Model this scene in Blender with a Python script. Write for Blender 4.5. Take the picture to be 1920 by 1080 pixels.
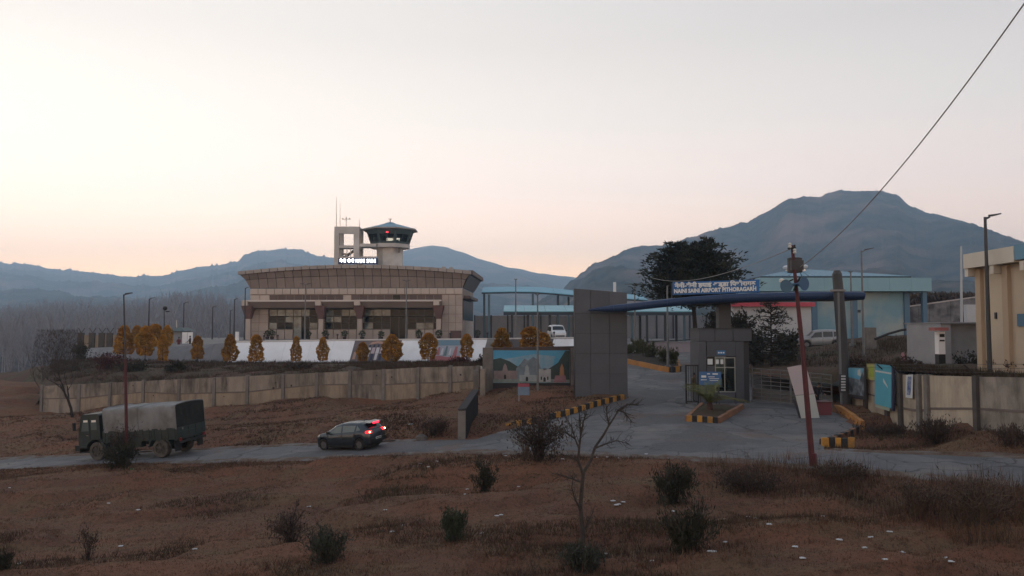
import bpy, math, random
import numpy as np
from mathutils import Vector, Matrix, noise

random.seed(7)
rng = np.random.default_rng(7)
for o in list(bpy.data.objects):
    bpy.data.objects.remove(o)
SC = bpy.context.scene
COL = SC.collection
R = math.radians
PI = math.pi

# ------------------------------------------------------------------ camera
F = 1507.0            # focal length in pixels of the 1920 wide photograph
PITCH = R(3.04)
CZ = 7.0              # eye height above the reference level
cam_d = bpy.data.cameras.new('camera')
cam_d.sensor_width = 36.0
cam_d.lens = F / 1920 * 36
cam_d.clip_start = 0.5
cam_d.clip_end = 20000
cam = bpy.data.objects.new('camera', cam_d)
COL.objects.link(cam)
cam.location = (0, 0, CZ)
cam.rotation_euler = (PI / 2 + PITCH, 0, 0)
SC.camera = cam

# ------------------------------------------------------------------ light and exposure
SUN_EL, SUN_AZ = R(2.0), R(-42)       # the sun has just gone behind the hills ahead on the left
w = bpy.data.worlds.new('World')
SC.world = w
w.use_nodes = True
nt = w.node_tree
nt.nodes.clear()
out = nt.nodes.new('ShaderNodeOutputWorld')
bg = nt.nodes.new('ShaderNodeBackground')
sky = nt.nodes.new('ShaderNodeTexSky')
sky.sky_type = 'NISHITA'
sky.sun_disc = False
sky.sun_elevation = SUN_EL
sky.sun_rotation = SUN_AZ
sky.altitude = 1500
sky.air_density = 1.0
sky.dust_density = 2.0
sky.ozone_density = 1.0
# thin high haze: most of the sky's light is scattered into a pale veil, brighter and warmer
# towards the sunset, falling off to the zenith and to the opposite side of the sky
def wn(kind, **kw):
    n = nt.nodes.new(kind)
    for k, v in kw.items(): setattr(n, k, v)
    return n
tc = wn('ShaderNodeTexCoord')
sep = wn('ShaderNodeSeparateXYZ'); nt.links.new(tc.outputs['Generated'], sep.inputs[0])
ramp = wn('ShaderNodeValToRGB'); nt.links.new(sep.outputs['Z'], ramp.inputs[0])
RAMP = [(0.0, (2.75, 1.60, 0.75)), (0.055, (2.72, 1.60, 0.82)), (0.10, (1.97, 1.37, 0.98)), (0.17, (1.35, 1.08, 0.92)), (0.25, (1.01, 0.895, 0.80)), (0.34, (0.79, 0.72, 0.665)), (0.6, (0.51, 0.535, 0.565)), (1.0, (0.37, 0.42, 0.51))]
er = ramp.color_ramp.elements
while len(er) < len(RAMP): er.new(0.5)
for e, (q, c) in zip(er, RAMP):
    e.position = q; e.color = tuple(v / 4 for v in c) + (1,)
dot = wn('ShaderNodeVectorMath', operation='DOT_PRODUCT')
nt.links.new(tc.outputs['Generated'], dot.inputs[0]); dot.inputs[1].default_value = (math.sin(SUN_AZ), math.cos(SUN_AZ), 0)
SKY_STRENGTH = 0.10
# brightness round the compass: brightest at the sunset, the lit twilight arch faces it
c2 = wn('ShaderNodeMath', operation='MULTIPLY'); nt.links.new(dot.outputs['Value'], c2.inputs[0]); nt.links.new(dot.outputs['Value'], c2.inputs[1])
c2s = wn('ShaderNodeMath', operation='MULTIPLY_ADD'); nt.links.new(c2.outputs[0], c2s.inputs[0])
c2s.inputs[1].default_value = 0.30 * 4 / SKY_STRENGTH; c2s.inputs[2].default_value = 0.66 * 4 / SKY_STRENGTH
az = wn('ShaderNodeMath', operation='MULTIPLY_ADD'); nt.links.new(dot.outputs['Value'], az.inputs[0])
az.inputs[1].default_value = 0.13 * 4 / SKY_STRENGTH; nt.links.new(c2s.outputs[0], az.inputs[2])
warm = wn('ShaderNodeMapRange'); nt.links.new(dot.outputs['Value'], warm.inputs[0]); warm.inputs[1].default_value = -0.4; warm.inputs[2].default_value = 1.0
tint = wn('ShaderNodeMix', data_type='RGBA'); nt.links.new(warm.outputs[0], tint.inputs[0])
tint.inputs[6].default_value = (0.95, 0.98, 1.055, 1); tint.inputs[7].default_value = (1.05, 1.03, 0.985, 1)
tm = wn('ShaderNodeVectorMath', operation='MULTIPLY'); nt.links.new(ramp.outputs[0], tm.inputs[0]); nt.links.new(tint.outputs[2], tm.inputs[1])
sc_ = wn('ShaderNodeVectorMath', operation='SCALE')
nt.links.new(tm.outputs[0], sc_.inputs[0]); nt.links.new(az.outputs[0], sc_.inputs['Scale'])
veil = wn('ShaderNodeMix', data_type='RGBA')
veil.inputs[0].default_value = 0.93
nt.links.new(sky.outputs[0], veil.inputs[6]); nt.links.new(sc_.outputs[0], veil.inputs[7])
bg.inputs[1].default_value = SKY_STRENGTH
nt.links.new(veil.outputs[2], bg.inputs[0])
nt.links.new(bg.outputs[0], out.inputs[0])

sd = bpy.data.lights.new('sun', 'SUN')
sd.energy = 0.25
sd.angle = R(25)
sd.color = (1.0, 0.82, 0.66)
sun = bpy.data.objects.new('sun', sd)
COL.objects.link(sun)
_el = R(9)
_dir = Vector((math.sin(SUN_AZ) * math.cos(_el), math.cos(SUN_AZ) * math.cos(_el), math.sin(_el)))
sun.rotation_euler = _dir.to_track_quat('Z', 'Y').to_euler()

SC.view_settings.view_transform = 'Standard'
SC.view_settings.look = 'None'
SC.view_settings.exposure = 0.68
SC.view_settings.gamma = 1.0
SC.view_settings.use_curve_mapping = False
SC.cycles.use_denoising = True
SC.cycles.max_bounces = 7
SC.cycles.transparent_max_bounces = 12
SC.cycles.volume_bounces = 3
SC.cycles.sample_clamp_indirect = 6

# ------------------------------------------------------------------ helpers
_cp, _sp = math.cos(PITCH), math.sin(PITCH)

def P(px, py, Y):
    """world point at forward distance Y that the photograph shows at pixel (px, py)"""
    dx = (px - 960) / F
    dy = (540 - py) / F
    d = (dx, _cp - dy * _sp, _sp + dy * _cp)
    t = Y / d[1]
    return Vector((d[0] * t, Y, CZ + d[2] * t))

def sm(a, b, x):
    t = min(1, max(0, (x - a) / (b - a)))
    return t * t * (3 - 2 * t)

def lerp(a, b, t):
    return a + (b - a) * t

class MB:
    """collects shapes and links them as ONE mesh object"""
    def __init__(s):
        s.v, s.f, s.m = [], [], []
    def add(s, vs, fs, m=0):
        n = len(s.v)
        s.v.extend([tuple(q) for q in vs])
        for f in fs:
            s.f.append(tuple(i + n for i in f))
            s.m.append(m)
        return s
    def box(s, x0, x1, y0, y1, z0, z1, m=0):
        return s.add([(x0, y0, z0), (x1, y0, z0), (x1, y1, z0), (x0, y1, z0),
                      (x0, y0, z1), (x1, y0, z1), (x1, y1, z1), (x0, y1, z1)],
                     [(0, 3, 2, 1), (4, 5, 6, 7), (0, 1, 5, 4), (1, 2, 6, 5), (2, 3, 7, 6), (3, 0, 4, 7)], m)
    def hexa(s, b, t, m=0):
        """b, t: four bottom and four top corners"""
        return s.add(list(b) + list(t),
                     [(0, 3, 2, 1), (4, 5, 6, 7), (0, 1, 5, 4), (1, 2, 6, 5), (2, 3, 7, 6), (3, 0, 4, 7)], m)
    def bar(s, a, b, wx, wz, m=0, up=(0, 0, 1)):
        """square bar from a to b"""
        a, b = Vector(a), Vector(b)
        d = (b - a).normalized()
        u = Vector(up)
        if abs(d.dot(u)) > 0.98:
            u = Vector((0, 1, 0))
        sx = d.cross(u).normalized()
        sz = sx.cross(d).normalized()
        c = [(-1, -1), (1, -1), (1, 1), (-1, 1)]
        return s.hexa([a + sx * wx / 2 * i + sz * wz / 2 * j for i, j in c],
                      [b + sx * wx / 2 * i + sz * wz / 2 * j for i, j in c], m)
    def tube(s, pts, r, n=6, m=0, cap=True):
        pts = [Vector(p) for p in pts]
        rs = r if isinstance(r, (list, tuple)) else [r] * len(pts)
        vs, fs = [], []
        up = None
        for i, p in enumerate(pts):
            d = (pts[min(i + 1, len(pts) - 1)] - pts[max(i - 1, 0)])
            d = d.normalized() if d.length > 1e-9 else Vector((0, 0, 1))
            if up is None:
                up = Vector((0, 1, 0)) if abs(d.z) > 0.9 else Vector((0, 0, 1))
            sx = d.cross(up)
            if sx.length < 1e-4:
                sx = d.cross(Vector((1, 0, 0.3)))
            sx.normalize()
            sz = sx.cross(d).normalized()
            up = sz
            for k in range(n):
                a = 2 * PI * k / n
                vs.append(p + sx * (math.cos(a) * rs[i]) + sz * (math.sin(a) * rs[i]))
        for i in range(len(pts) - 1):
            for k in range(n):
                k2 = (k + 1) % n
                fs.append((i * n + k, i * n + k2, (i + 1) * n + k2, (i + 1) * n + k))
        if cap:
            fs.append(tuple(range(n - 1, -1, -1)))
            fs.append(tuple((len(pts) - 1) * n + k for k in range(n)))
        return s.add(vs, fs, m)
    def prism(s, poly, a, b, axis='z', m=0):
        """poly: 2-D outline; extruded between a and b along axis (other two axes keep their order)"""
        def mk(p, h):
            return {'z': (p[0], p[1], h), 'y': (p[0], h, p[1]), 'x': (h, p[0], p[1])}[axis]
        n = len(poly)
        vs = [mk(p, a) for p in poly] + [mk(p, b) for p in poly]
        fs = [tuple(range(n - 1, -1, -1)), tuple(range(n, 2 * n))]
        fs += [(i, (i + 1) % n, n + (i + 1) % n, n + i) for i in range(n)]
        return s.add(vs, fs, m)
    def lathe(s, prof, c=(0, 0, 0), n=16, axis='z', m=0):
        vs, fs = [], []
        for (r, h) in prof:
            for k in range(n):
                a = 2 * PI * k / n
                q = (r * math.cos(a), r * math.sin(a), h)
                if axis == 'y':
                    q = (q[0], q[2], q[1])
                elif axis == 'x':
                    q = (q[2], q[0], q[1])
                vs.append((q[0] + c[0], q[1] + c[1], q[2] + c[2]))
        for i in range(len(prof) - 1):
            for k in range(n):
                k2 = (k + 1) % n
                fs.append((i * n + k, i * n + k2, (i + 1) * n + k2, (i + 1) * n + k))
        if prof[0][0] > 1e-6:
            fs.append(tuple(range(n - 1, -1, -1)))
        if prof[-1][0] > 1e-6:
            fs.append(tuple((len(prof) - 1) * n + k for k in range(n)))
        return s.add(vs, fs, m)
    def grid(s, fn, nu, nv, m=0):
        vs = [fn(i / nu, j / nv) for j in range(nv + 1) for i in range(nu + 1)]
        fs = [(j * (nu + 1) + i, j * (nu + 1) + i + 1, (j + 1) * (nu + 1) + i + 1, (j + 1) * (nu + 1) + i)
              for j in range(nv) for i in range(nu)]
        return s.add(vs, fs, m)
    def quad(s, a, b, c, d, m=0):
        return s.add([a, b, c, d], [(0, 1, 2, 3)], m)
    def build(s, name, mats, parent=None, smooth=False, world=False):
        me = bpy.data.meshes.new(name)
        vs = s.v
        if world and parent is not None:
            inv = parent_inv(parent)
            vs = [tuple(inv @ Vector(q)) for q in vs]
        me.from_pydata(vs, [], s.f)
        if not isinstance(mats, (list, tuple)):
            mats = [mats]
        for m in mats:
            me.materials.append(m)
        if len(mats) > 1:
            me.polygons.foreach_set('material_index', s.m)
        if smooth:
            me.polygons.foreach_set('use_smooth', [True] * len(me.polygons))
        me.update()
        return link(name, me, parent)

def link(name, me, parent=None):
    o = bpy.data.objects.new(name, me)
    COL.objects.link(o)
    if parent is not None:
        o.parent = parent
    return o

def parent_inv(p):
    M = Matrix.Identity(4)
    q = p
    while q is not None:
        M = (Matrix.Translation(q.location) @ q.rotation_euler.to_matrix().to_4x4() @ Matrix.Diagonal((*q.scale, 1))) @ M
        q = q.parent
    return M.inverted()

def tag(o, label=None, cat=None, group=None, kind=None):
    if label: o['label'] = label
    if cat: o['category'] = cat
    if group: o['group'] = group
    if kind: o['kind'] = kind
    return o

def thing(name, label, cat, loc=(0, 0, 0), rz=0, group=None):
    o = bpy.data.objects.new(name, None)
    o.empty_display_size = 0.3
    COL.objects.link(o)
    o.location = loc
    o.rotation_euler = (0, 0, rz)
    return tag(o, label, cat, group)

def dup(root, loc=None, rz=None, label=None, scale=None):
    r = root.copy(); COL.objects.link(r)
    if loc is not None: r.location = loc
    if rz is not None: r.rotation_euler = (0, 0, rz)
    if scale is not None: r.scale = scale
    if label: r['label'] = label
    for ch in list(root.children):
        c = ch.copy(); COL.objects.link(c); c.parent = r
        for g in list(ch.children):
            d = g.copy(); COL.objects.link(d); d.parent = c
    return r

def fast_mesh(name, verts, faces, mats, mi=None, parent=None, smooth=False):
    """verts (n,3) and faces (m,k) numpy arrays"""
    me = bpy.data.meshes.new(name)
    k = faces.shape[1]
    me.vertices.add(len(verts)); me.vertices.foreach_set('co', np.asarray(verts, dtype=np.float32).ravel())
    me.loops.add(faces.size); me.loops.foreach_set('vertex_index', faces.astype(np.int32).ravel())
    me.polygons.add(len(faces))
    me.polygons.foreach_set('loop_start', np.arange(0, faces.size, k, dtype=np.int32))
    me.polygons.foreach_set('loop_total', np.full(len(faces), k, dtype=np.int32))
    for m in (mats if isinstance(mats, (list, tuple)) else [mats]):
        me.materials.append(m)
    if mi is not None:
        me.polygons.foreach_set('material_index', mi.astype(np.int32))
    if smooth:
        me.polygons.foreach_set('use_smooth', np.ones(len(faces), dtype=bool))
    me.update(calc_edges=True)
    me.validate()
    return link(name, me, parent)

# ------------------------------------------------------------------ materials
_mc = {}
def mat(name, c1, c2=None, scale=4.0, rough=0.75, metal=0.0, bump=0.0, bscale=None, stretch=(1, 1, 1), lo=0.35, hi=0.65,
        spec=0.35, c3=None, scale3=0.5, emit=None, estr=0.0, rand=0.0, alpha=None, lo3=0.45, hi3=0.6):
    if name in _mc:
        return _mc[name]
    m = bpy.data.materials.new(name)
    m.use_nodes = True
    t = m.node_tree
    b = t.nodes['Principled BSDF']
    b.inputs['Roughness'].default_value = rough
    b.inputs['Metallic'].default_value = metal
    b.inputs['Specular IOR Level'].default_value = spec
    b.inputs['Base Color'].default_value = (*c1, 1)
    tc = t.nodes.new('ShaderNodeTexCoord')
    mp = t.nodes.new('ShaderNodeMapping')
    mp.inputs['Scale'].default_value = stretch
    t.links.new(tc.outputs['Object'], mp.inputs[0])
    col = None
    if c2 is not None:
        n = t.nodes.new('ShaderNodeTexNoise')
        n.inputs['Scale'].default_value = scale
        n.inputs['Detail'].default_value = 6
        n.inputs['Roughness'].default_value = 0.6
        t.links.new(mp.outputs[0], n.inputs['Vector'])
        r = t.nodes.new('ShaderNodeMapRange')
        r.inputs[1].default_value = lo; r.inputs[2].default_value = hi
        t.links.new(n.outputs['Fac'], r.inputs[0])
        x = t.nodes.new('ShaderNodeMix'); x.data_type = 'RGBA'
        x.inputs[6].default_value = (*c1, 1); x.inputs[7].default_value = (*c2, 1)
        t.links.new(r.outputs[0], x.inputs[0])
        col = x.outputs[2]
    if c3 is not None:
        n3 = t.nodes.new('ShaderNodeTexNoise')
        n3.inputs['Scale'].default_value = scale3
        n3.inputs['Detail'].default_value = 5
        t.links.new(tc.outputs['Object'], n3.inputs['Vector'])
        r3 = t.nodes.new('ShaderNodeMapRange')
        r3.inputs[1].default_value = lo3; r3.inputs[2].default_value = hi3
        t.links.new(n3.outputs['Fac'], r3.inputs[0])
        x3 = t.nodes.new('ShaderNodeMix'); x3.data_type = 'RGBA'
        if col is not None: t.links.new(col, x3.inputs[6])
        else: x3.inputs[6].default_value = (*c1, 1)
        x3.inputs[7].default_value = (*c3, 1)
        t.links.new(r3.outputs[0], x3.inputs[0])
        col = x3.outputs[2]
    if rand > 0:
        oi = t.nodes.new('ShaderNodeObjectInfo')
        rr = t.nodes.new('ShaderNodeMapRange')
        rr.inputs[3].default_value = 1 - rand; rr.inputs[4].default_value = 1 + rand
        t.links.new(oi.outputs['Random'], rr.inputs[0])
        hv = t.nodes.new('ShaderNodeHueSaturation')
        t.links.new(rr.outputs[0], hv.inputs['Value'])
        if col is not None: t.links.new(col, hv.inputs['Color'])
        else: hv.inputs['Color'].default_value = (*c1, 1)
        col = hv.outputs[0]
    if col is not None:
        t.links.new(col, b.inputs['Base Color'])
    if bump > 0:
        nb = t.nodes.new('ShaderNodeTexNoise')
        nb.inputs['Scale'].default_value = bscale or scale * 3
        nb.inputs['Detail'].default_value = 5
        t.links.new(mp.outputs[0], nb.inputs['Vector'])
        bp = t.nodes.new('ShaderNodeBump')
        bp.inputs['Strength'].default_value = bump
        bp.inputs['Distance'].default_value = 0.1
        t.links.new(nb.outputs['Fac'], bp.inputs['Height'])
        t.links.new(bp.outputs[0], b.inputs['Normal'])
    if emit is not None:
        b.inputs['Emission Color'].default_value = (*emit, 1)
        b.inputs['Emission Strength'].default_value = estr
    if alpha is not None:
        b.inputs['Alpha'].default_value = alpha
    _mc[name] = m
    return m

def glass(name, tint, rough=0.03, see=0.5):
    """window glass: part clear (tinted), part mirror"""
    if name in _mc:
        return _mc[name]
    m = bpy.data.materials.new(name); m.use_nodes = True
    t = m.node_tree; t.nodes.clear()
    o = t.nodes.new('ShaderNodeOutputMaterial')
    tr = t.nodes.new('ShaderNodeBsdfTransparent'); tr.inputs[0].default_value = (*tint, 1)
    gl = t.nodes.new('ShaderNodeBsdfGlossy'); gl.inputs['Roughness'].default_value = rough
    gl.inputs[0].default_value = (0.8, 0.85, 0.85, 1)
    fr = t.nodes.new('ShaderNodeFresnel'); fr.inputs[0].default_value = 1.5
    mx = t.nodes.new('ShaderNodeMixShader')
    t.links.new(fr.outputs[0], mx.inputs[0]); t.links.new(tr.outputs[0], mx.inputs[1]); t.links.new(gl.outputs[0], mx.inputs[2])
    t.links.new(mx.outputs[0], o.inputs[0])
    _mc[name] = m
    return m
# ------------------------------------------------------------------ terrain
ROAD = [(-330, 897, 53.5), (-160, 884, 50), (0, 872, 47), (140, 864, 45.4), (270, 858, 44), (400, 852.5, 43), (520, 848, 42.2), (655, 843, 41), (780, 837.5, 40.2), (900, 834, 39.2), (1000, 833, 37.9),
        (1100, 835, 36.6), (1200, 838, 35.4), (1300, 842, 34.2), (1410, 848, 32.7), (1520, 855, 31.2), (1610, 861, 30.1), (1700, 867, 29), (1800, 875, 28), (1900, 884, 27), (2050, 898, 25.5), (2300, 915, 24.3), (2700, 930, 23.5)]
CTRL = ROAD + [
    (-250, 1085, 21.5), (0, 1080, 20.5), (480, 1080, 19.5), (960, 1080, 18), (1400, 1080, 17), (1920, 1080, 16),
    (0, 960, 31), (480, 960, 27.5), (960, 960, 25.3), (1400, 960, 23.5), (1900, 960, 21.3),
    (0, 905, 39.6), (480, 890, 36.3), (960, 880, 32.5), (1400, 890, 28.5),
    (0, 760, 70), (0, 722, 85), (-200, 725, 85), (-200, 770, 70),
    (80, 768, 70), (340, 762, 67), (620, 752, 63.5), (790, 742, 61.5), (890, 738, 60),
    (0, 805, 60), (300, 803, 57), (500, 793, 54), (760, 790, 49),
    (945, 807, 43.2), (1060, 780, 47), (1170, 748, 51.8), (1290, 762, 48.6), (1300, 791, 41), (1430, 757, 49), (1560, 772, 45),
    (1430, 806, 39.6), (1540, 836, 33.8), (930, 737, 55), (1000, 745, 53), (1612, 805, 39.2),
    (1590, 775, 46), (1700, 795, 39.5), (1830, 816, 33.6), (1920, 827, 30.6), (1700, 835, 33.5)]
_pts = [P(*c) for c in CTRL]
_pts += [Vector(q) for q in [(60, 18, CZ - 4.6), (60, 45, CZ - 4.2), (-75, 45, CZ - 9.5), (-75, 15, CZ - 7.2), (0, 5, CZ - 5.4), (-40, 5, CZ - 6), (40, 5, CZ - 4.6),
                             (-25, 82, CZ - 6.6), (0, 78, CZ - 6.2), (0, 95, CZ - 6.6), (15, 92, CZ - 5.4), (15, 70, CZ - 4.9), (32, 62, CZ - 4.8), (45, 90, CZ - 6), (15, 56, CZ - 4.2), (-75, 92, CZ - 9)]]
_cx = np.array([[p.x, p.y] for p in _pts])
_cz = np.array([p.z for p in _pts])

def _tps(d2):
    return 0.5 * d2 * np.log(d2 + 1e-9)

def _fit():
    n = len(_cx)
    d2 = ((_cx[:, None] - _cx[None]) ** 2).sum(-1)
    A = np.zeros((n + 3, n + 3))
    A[:n, :n] = _tps(d2) + np.eye(n) * 0.6
    A[:n, n] = 1; A[:n, n + 1:] = _cx
    A[n, :n] = 1; A[n + 1:, :n] = _cx.T
    return np.linalg.solve(A, np.concatenate([_cz, np.zeros(3)]))
_w = _fit()

def Gs_arr(xy):
    d2 = ((xy[:, None] - _cx[None]) ** 2).sum(-1)
    return _tps(d2) @ _w[:-3] + _w[-3] + xy @ _w[-2:]

def Gs(x, y):
    return float(Gs_arr(np.array([[x, y]]))[0])

ROADXY = np.array([[P(*c).x, P(*c).y] for c in ROAD])

def road_dist(xy):
    best = np.full(len(xy), 1e9)
    for a, b in zip(ROADXY[:-1], ROADXY[1:]):
        ab = b - a
        t = np.clip(((xy - a) @ ab) / (ab @ ab), 0, 1)
        best = np.minimum(best, np.linalg.norm(xy - (a + t[:, None] * ab), axis=1))
    return best

APRON_L = [P(*c) for c in [(800, 838, 38.5), (885, 826, 40.6), (945, 807, 43.2), (1060, 780, 47), (1172, 749, 51.8), (1177, 740, 53.8)]]
APRON_R = [P(*c) for c in [(1560, 858, 31.0), (1545, 846, 32.6), (1545, 837, 33.8), (1612, 804, 39.2), (1566, 774, 45.2), (1562, 758, 49.5)]]
_ap_poly = [(p.x, p.y) for p in APRON_L] + [(20.0, 60.0)] + [(p.x, p.y) for p in reversed(APRON_R)]

def in_poly(xy, poly):
    x, y = xy[:, 0], xy[:, 1]
    ins = np.zeros(len(xy), bool)
    n = len(poly)
    for i in range(n):
        x1, y1 = poly[i]; x2, y2 = poly[(i + 1) % n]
        c = ((y1 > y) != (y2 > y)) & (x < (x2 - x1) * (y - y1) / (y2 - y1 + 1e-12) + x1)
        ins ^= c
    return ins

def vnoise(x, y, s, seed=0.0, oct=4):
    return noise.fractal(Vector((x * s, y * s, seed)), 1.0, 2.0, oct)

def bumps_scalar(x, y):
    b = 0.10 * vnoise(x, y, 0.28, 3.1) + 0.035 * vnoise(x, y, 1.3, 9.7)
    c = vnoise(x * 0.55 + 0.25 * y, y * 1.25, 0.13, 21.4, 3)        # low terraces that run across the slope
    b += 0.34 * (sm(-0.05, 0.02, c) - 0.5) + 0.26 * sm(0.24, 0.30, c) - 0.24 * (1 - sm(-0.36, -0.30, c)) 
    return b

def damp_arr(xy):
    d = road_dist(xy)
    k = np.clip((d - 2.5) / 2.2, 0, 1)
    k = k * k * (3 - 2 * k)
    k[in_poly(xy, _ap_poly)] = 0
    ap = np.array(_ap_poly)
    return k

def G(x, y):
    """height of the field surface as built"""
    q = np.array([[x, y]])
    k = float(damp_arr(q)[0])
    z = float(Gs_arr(q)[0])
    return z + (bumps_scalar(x, y) * k if k > 0 else 0) - 0.0

def on(px, py, Y0=None):
    """point of the field seen at pixel (px, py)"""
    lo, hi = 9.0, 90.0
    prev = None
    Y = lo
    while Y < hi:
        p = P(px, py, Y)
        if p.z - Gs(p.x, p.y) < 0:
            a, b = Y - 1.0, Y
            for _ in range(14):
                mth = (a + b) / 2
                q = P(px, py, mth)
                if q.z - Gs(q.x, q.y) < 0: b = mth
                else: a = mth
            q = P(px, py, b)
            return Vector((q.x, q.y, G(q.x, q.y)))
        Y += 1.0
    return P(px, py, 60)

# --- field mesh
def make_field():
    xs = np.concatenate([np.arange(-78, -32, 0.8), np.arange(-32, 24, 0.36), np.arange(24, 66, 1.0)])
    ys = np.concatenate([np.arange(7, 46, 0.34), np.arange(46, 96, 0.7)])
    X, Y = np.meshgrid(xs, ys)
    xy = np.stack([X.ravel(), Y.ravel()], 1)
    z = np.concatenate([Gs_arr(c) for c in np.array_split(xy, 40)])
    k = damp_arr(xy)
    b = np.array([bumps_scalar(a, c) if kk > 0 else 0.0 for (a, c), kk in zip(xy, k)])
    z = z + b * k - 0.02 * (1 - k)
    z -= 1.0 * np.clip((xy[:, 1] - 53.2) / 2.0, 0, 1) * (xy[:, 0] > 6.4)
    nx, ny = len(xs), len(ys)
    i = np.arange(nx * ny).reshape(ny, nx)
    f = np.stack([i[:-1, :-1].ravel(), i[:-1, 1:].ravel(), i[1:, 1:].ravel(), i[1:, :-1].ravel()], 1)
    o = fast_mesh('field', np.column_stack([xy, z]), f, ground_mat('field_soil'), smooth=True)
    tag(o, kind='structure')

def ground_mat(name, dark=0.92):
    m = bpy.data.materials.new(name); m.use_nodes = True
    t = m.node_tree; b = t.nodes['Principled BSDF']
    b.inputs['Roughness'].default_value = 0.95
    b.inputs['Specular IOR Level'].default_value = 0.1
    tc = t.nodes.new('ShaderNodeTexCoord')
    def nz(scale, detail=6, rough=0.6, stretch=None):
        n = t.nodes.new('ShaderNodeTexNoise'); n.inputs['Scale'].default_value = scale
        n.inputs['Detail'].default_value = detail; n.inputs['Roughness'].default_value = rough
        if stretch:
            mp = t.nodes.new('ShaderNodeMapping'); mp.inputs['Scale'].default_value = stretch
            t.links.new(tc.outputs['Object'], mp.inputs[0]); t.links.new(mp.outputs[0], n.inputs['Vector'])
        else:
            t.links.new(tc.outputs['Object'], n.inputs['Vector'])
        return n.outputs['Fac']
    def rmp(v, a, c):
        r = t.nodes.new('ShaderNodeMapRange'); r.inputs[1].default_value = a; r.inputs[2].default_value = c
        t.links.new(v, r.inputs[0]); return r.outputs[0]
    def mix(f, a, c):
        x = t.nodes.new('ShaderNodeMix'); x.data_type = 'RGBA'
        t.links.new(f, x.inputs[0])
        for s, q in ((6, a), (7, c)):
            if isinstance(q, tuple): x.inputs[s].default_value = tuple(v * dark for v in q) + (1,)
            else: t.links.new(q, x.inputs[s])
        return x.outputs[2]
    c = mix(rmp(nz(0.16), 0.40, 0.62), (0.152, 0.080, 0.057), (0.208, 0.095, 0.058))
    c = mix(rmp(nz(0.55, stretch=(0.6, 1.6, 1)), 0.46, 0.66), c, (0.165, 0.110, 0.066))
    c = mix(rmp(nz(1.1, 8, 0.7, stretch=(0.6, 1.4, 1)), 0.54, 0.74), c, (0.095, 0.060, 0.044))
    c = mix(rmp(nz(9, 6, 0.8), 0.50, 0.66), c, (0.070, 0.044, 0.034))
    c = mix(rmp(nz(24, 4, 0.8, stretch=(1, 2.0, 1)), 0.56, 0.72), c, (0.30, 0.20, 0.135))
    t.links.new(c, b.inputs['Base Color'])
    bp = t.nodes.new('ShaderNodeBump'); bp.inputs['Strength'].default_value = 0.8; bp.inputs['Distance'].default_value = 0.12
    t.links.new(nz(7, 8, 0.75), bp.inputs['Height']); t.links.new(bp.outputs[0], b.inputs['Normal'])
    return m

make_field()

# --- road and apron
def asphalt_mat(name, base, dusty, sd):
    m = mat(name, base, tuple(v * .74 for v in base), scale=1.1, rough=.88, bump=.35, bscale=34, c3=dusty, scale3=.42, lo3=.50, hi3=.70, spec=.25)
    t = m.node_tree; b = t.nodes['Principled BSDF']; src = b.inputs['Base Color'].links[0].from_socket
    tc = t.nodes.new('ShaderNodeTexCoord')
    def mixin(fac, col):
        nonlocal src
        x = t.nodes.new('ShaderNodeMix'); x.data_type = 'RGBA'; x.inputs[7].default_value = (*col, 1)
        t.links.new(fac, x.inputs[0]); t.links.new(src, x.inputs[6]); src = x.outputs[2]
    def rng_(sock, a, c, hi=1.0):
        r = t.nodes.new('ShaderNodeMapRange'); r.inputs[1].default_value = a; r.inputs[2].default_value = c; r.inputs[4].default_value = hi; t.links.new(sock, r.inputs[0]); return r.outputs[0]
    nz = t.nodes.new('ShaderNodeTexNoise'); nz.inputs['Scale'].default_value = .9; nz.inputs['Detail'].default_value = 6
    mp = t.nodes.new('ShaderNodeMapping'); mp.inputs['Location'].default_value = (sd, sd, 0); t.links.new(tc.outputs['Object'], mp.inputs[0]); t.links.new(mp.outputs[0], nz.inputs['Vector'])
    ds = t.nodes.new('ShaderNodeVectorMath'); ds.operation = 'MULTIPLY_ADD'; t.links.new(nz.outputs['Color'], ds.inputs[0]); ds.inputs[1].default_value = (1.6, 1.6, 0); t.links.new(tc.outputs['Object'], ds.inputs[2])
    vo = t.nodes.new('ShaderNodeTexVoronoi'); vo.feature = 'DISTANCE_TO_EDGE'; vo.inputs['Scale'].default_value = .33; t.links.new(ds.outputs[0], vo.inputs['Vector'])
    mixin(rng_(vo.outputs['Distance'], .022, .006, .75), tuple(v * .35 for v in base))          # cracks
    v2 = t.nodes.new('ShaderNodeTexVoronoi'); v2.inputs['Scale'].default_value = .21; t.links.new(ds.outputs[0], v2.inputs['Vector'])
    sp = t.nodes.new('ShaderNodeSeparateColor'); t.links.new(v2.outputs['Color'], sp.inputs[0])
    mixin(rng_(sp.outputs[0], .70, .74, .7), tuple(v * .62 for v in base))                       # old repairs
    n2 = t.nodes.new('ShaderNodeTexNoise'); n2.inputs['Scale'].default_value = .28; n2.inputs['Detail'].default_value = 7; n2.inputs['Roughness'].default_value = .7; t.links.new(mp.outputs[0], n2.inputs['Vector'])
    mixin(rng_(n2.outputs['Fac'], .56, .66, .65), (0.135, 0.085, 0.068))                         # washed-in red soil
    n3 = t.nodes.new('ShaderNodeTexNoise'); n3.inputs['Scale'].default_value = 12; n3.inputs['Detail'].default_value = 3; t.links.new(tc.outputs['Object'], n3.inputs['Vector'])
    mixin(rng_(n3.outputs['Fac'], .58, .72, .45), tuple(min(1, v * 1.5) for v in base))
    t.links.new(src, b.inputs['Base Color'])
    return m
asphalt = asphalt_mat('asphalt', (0.135, 0.135, 0.142), (0.165, 0.155, 0.15), 3.0)
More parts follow.
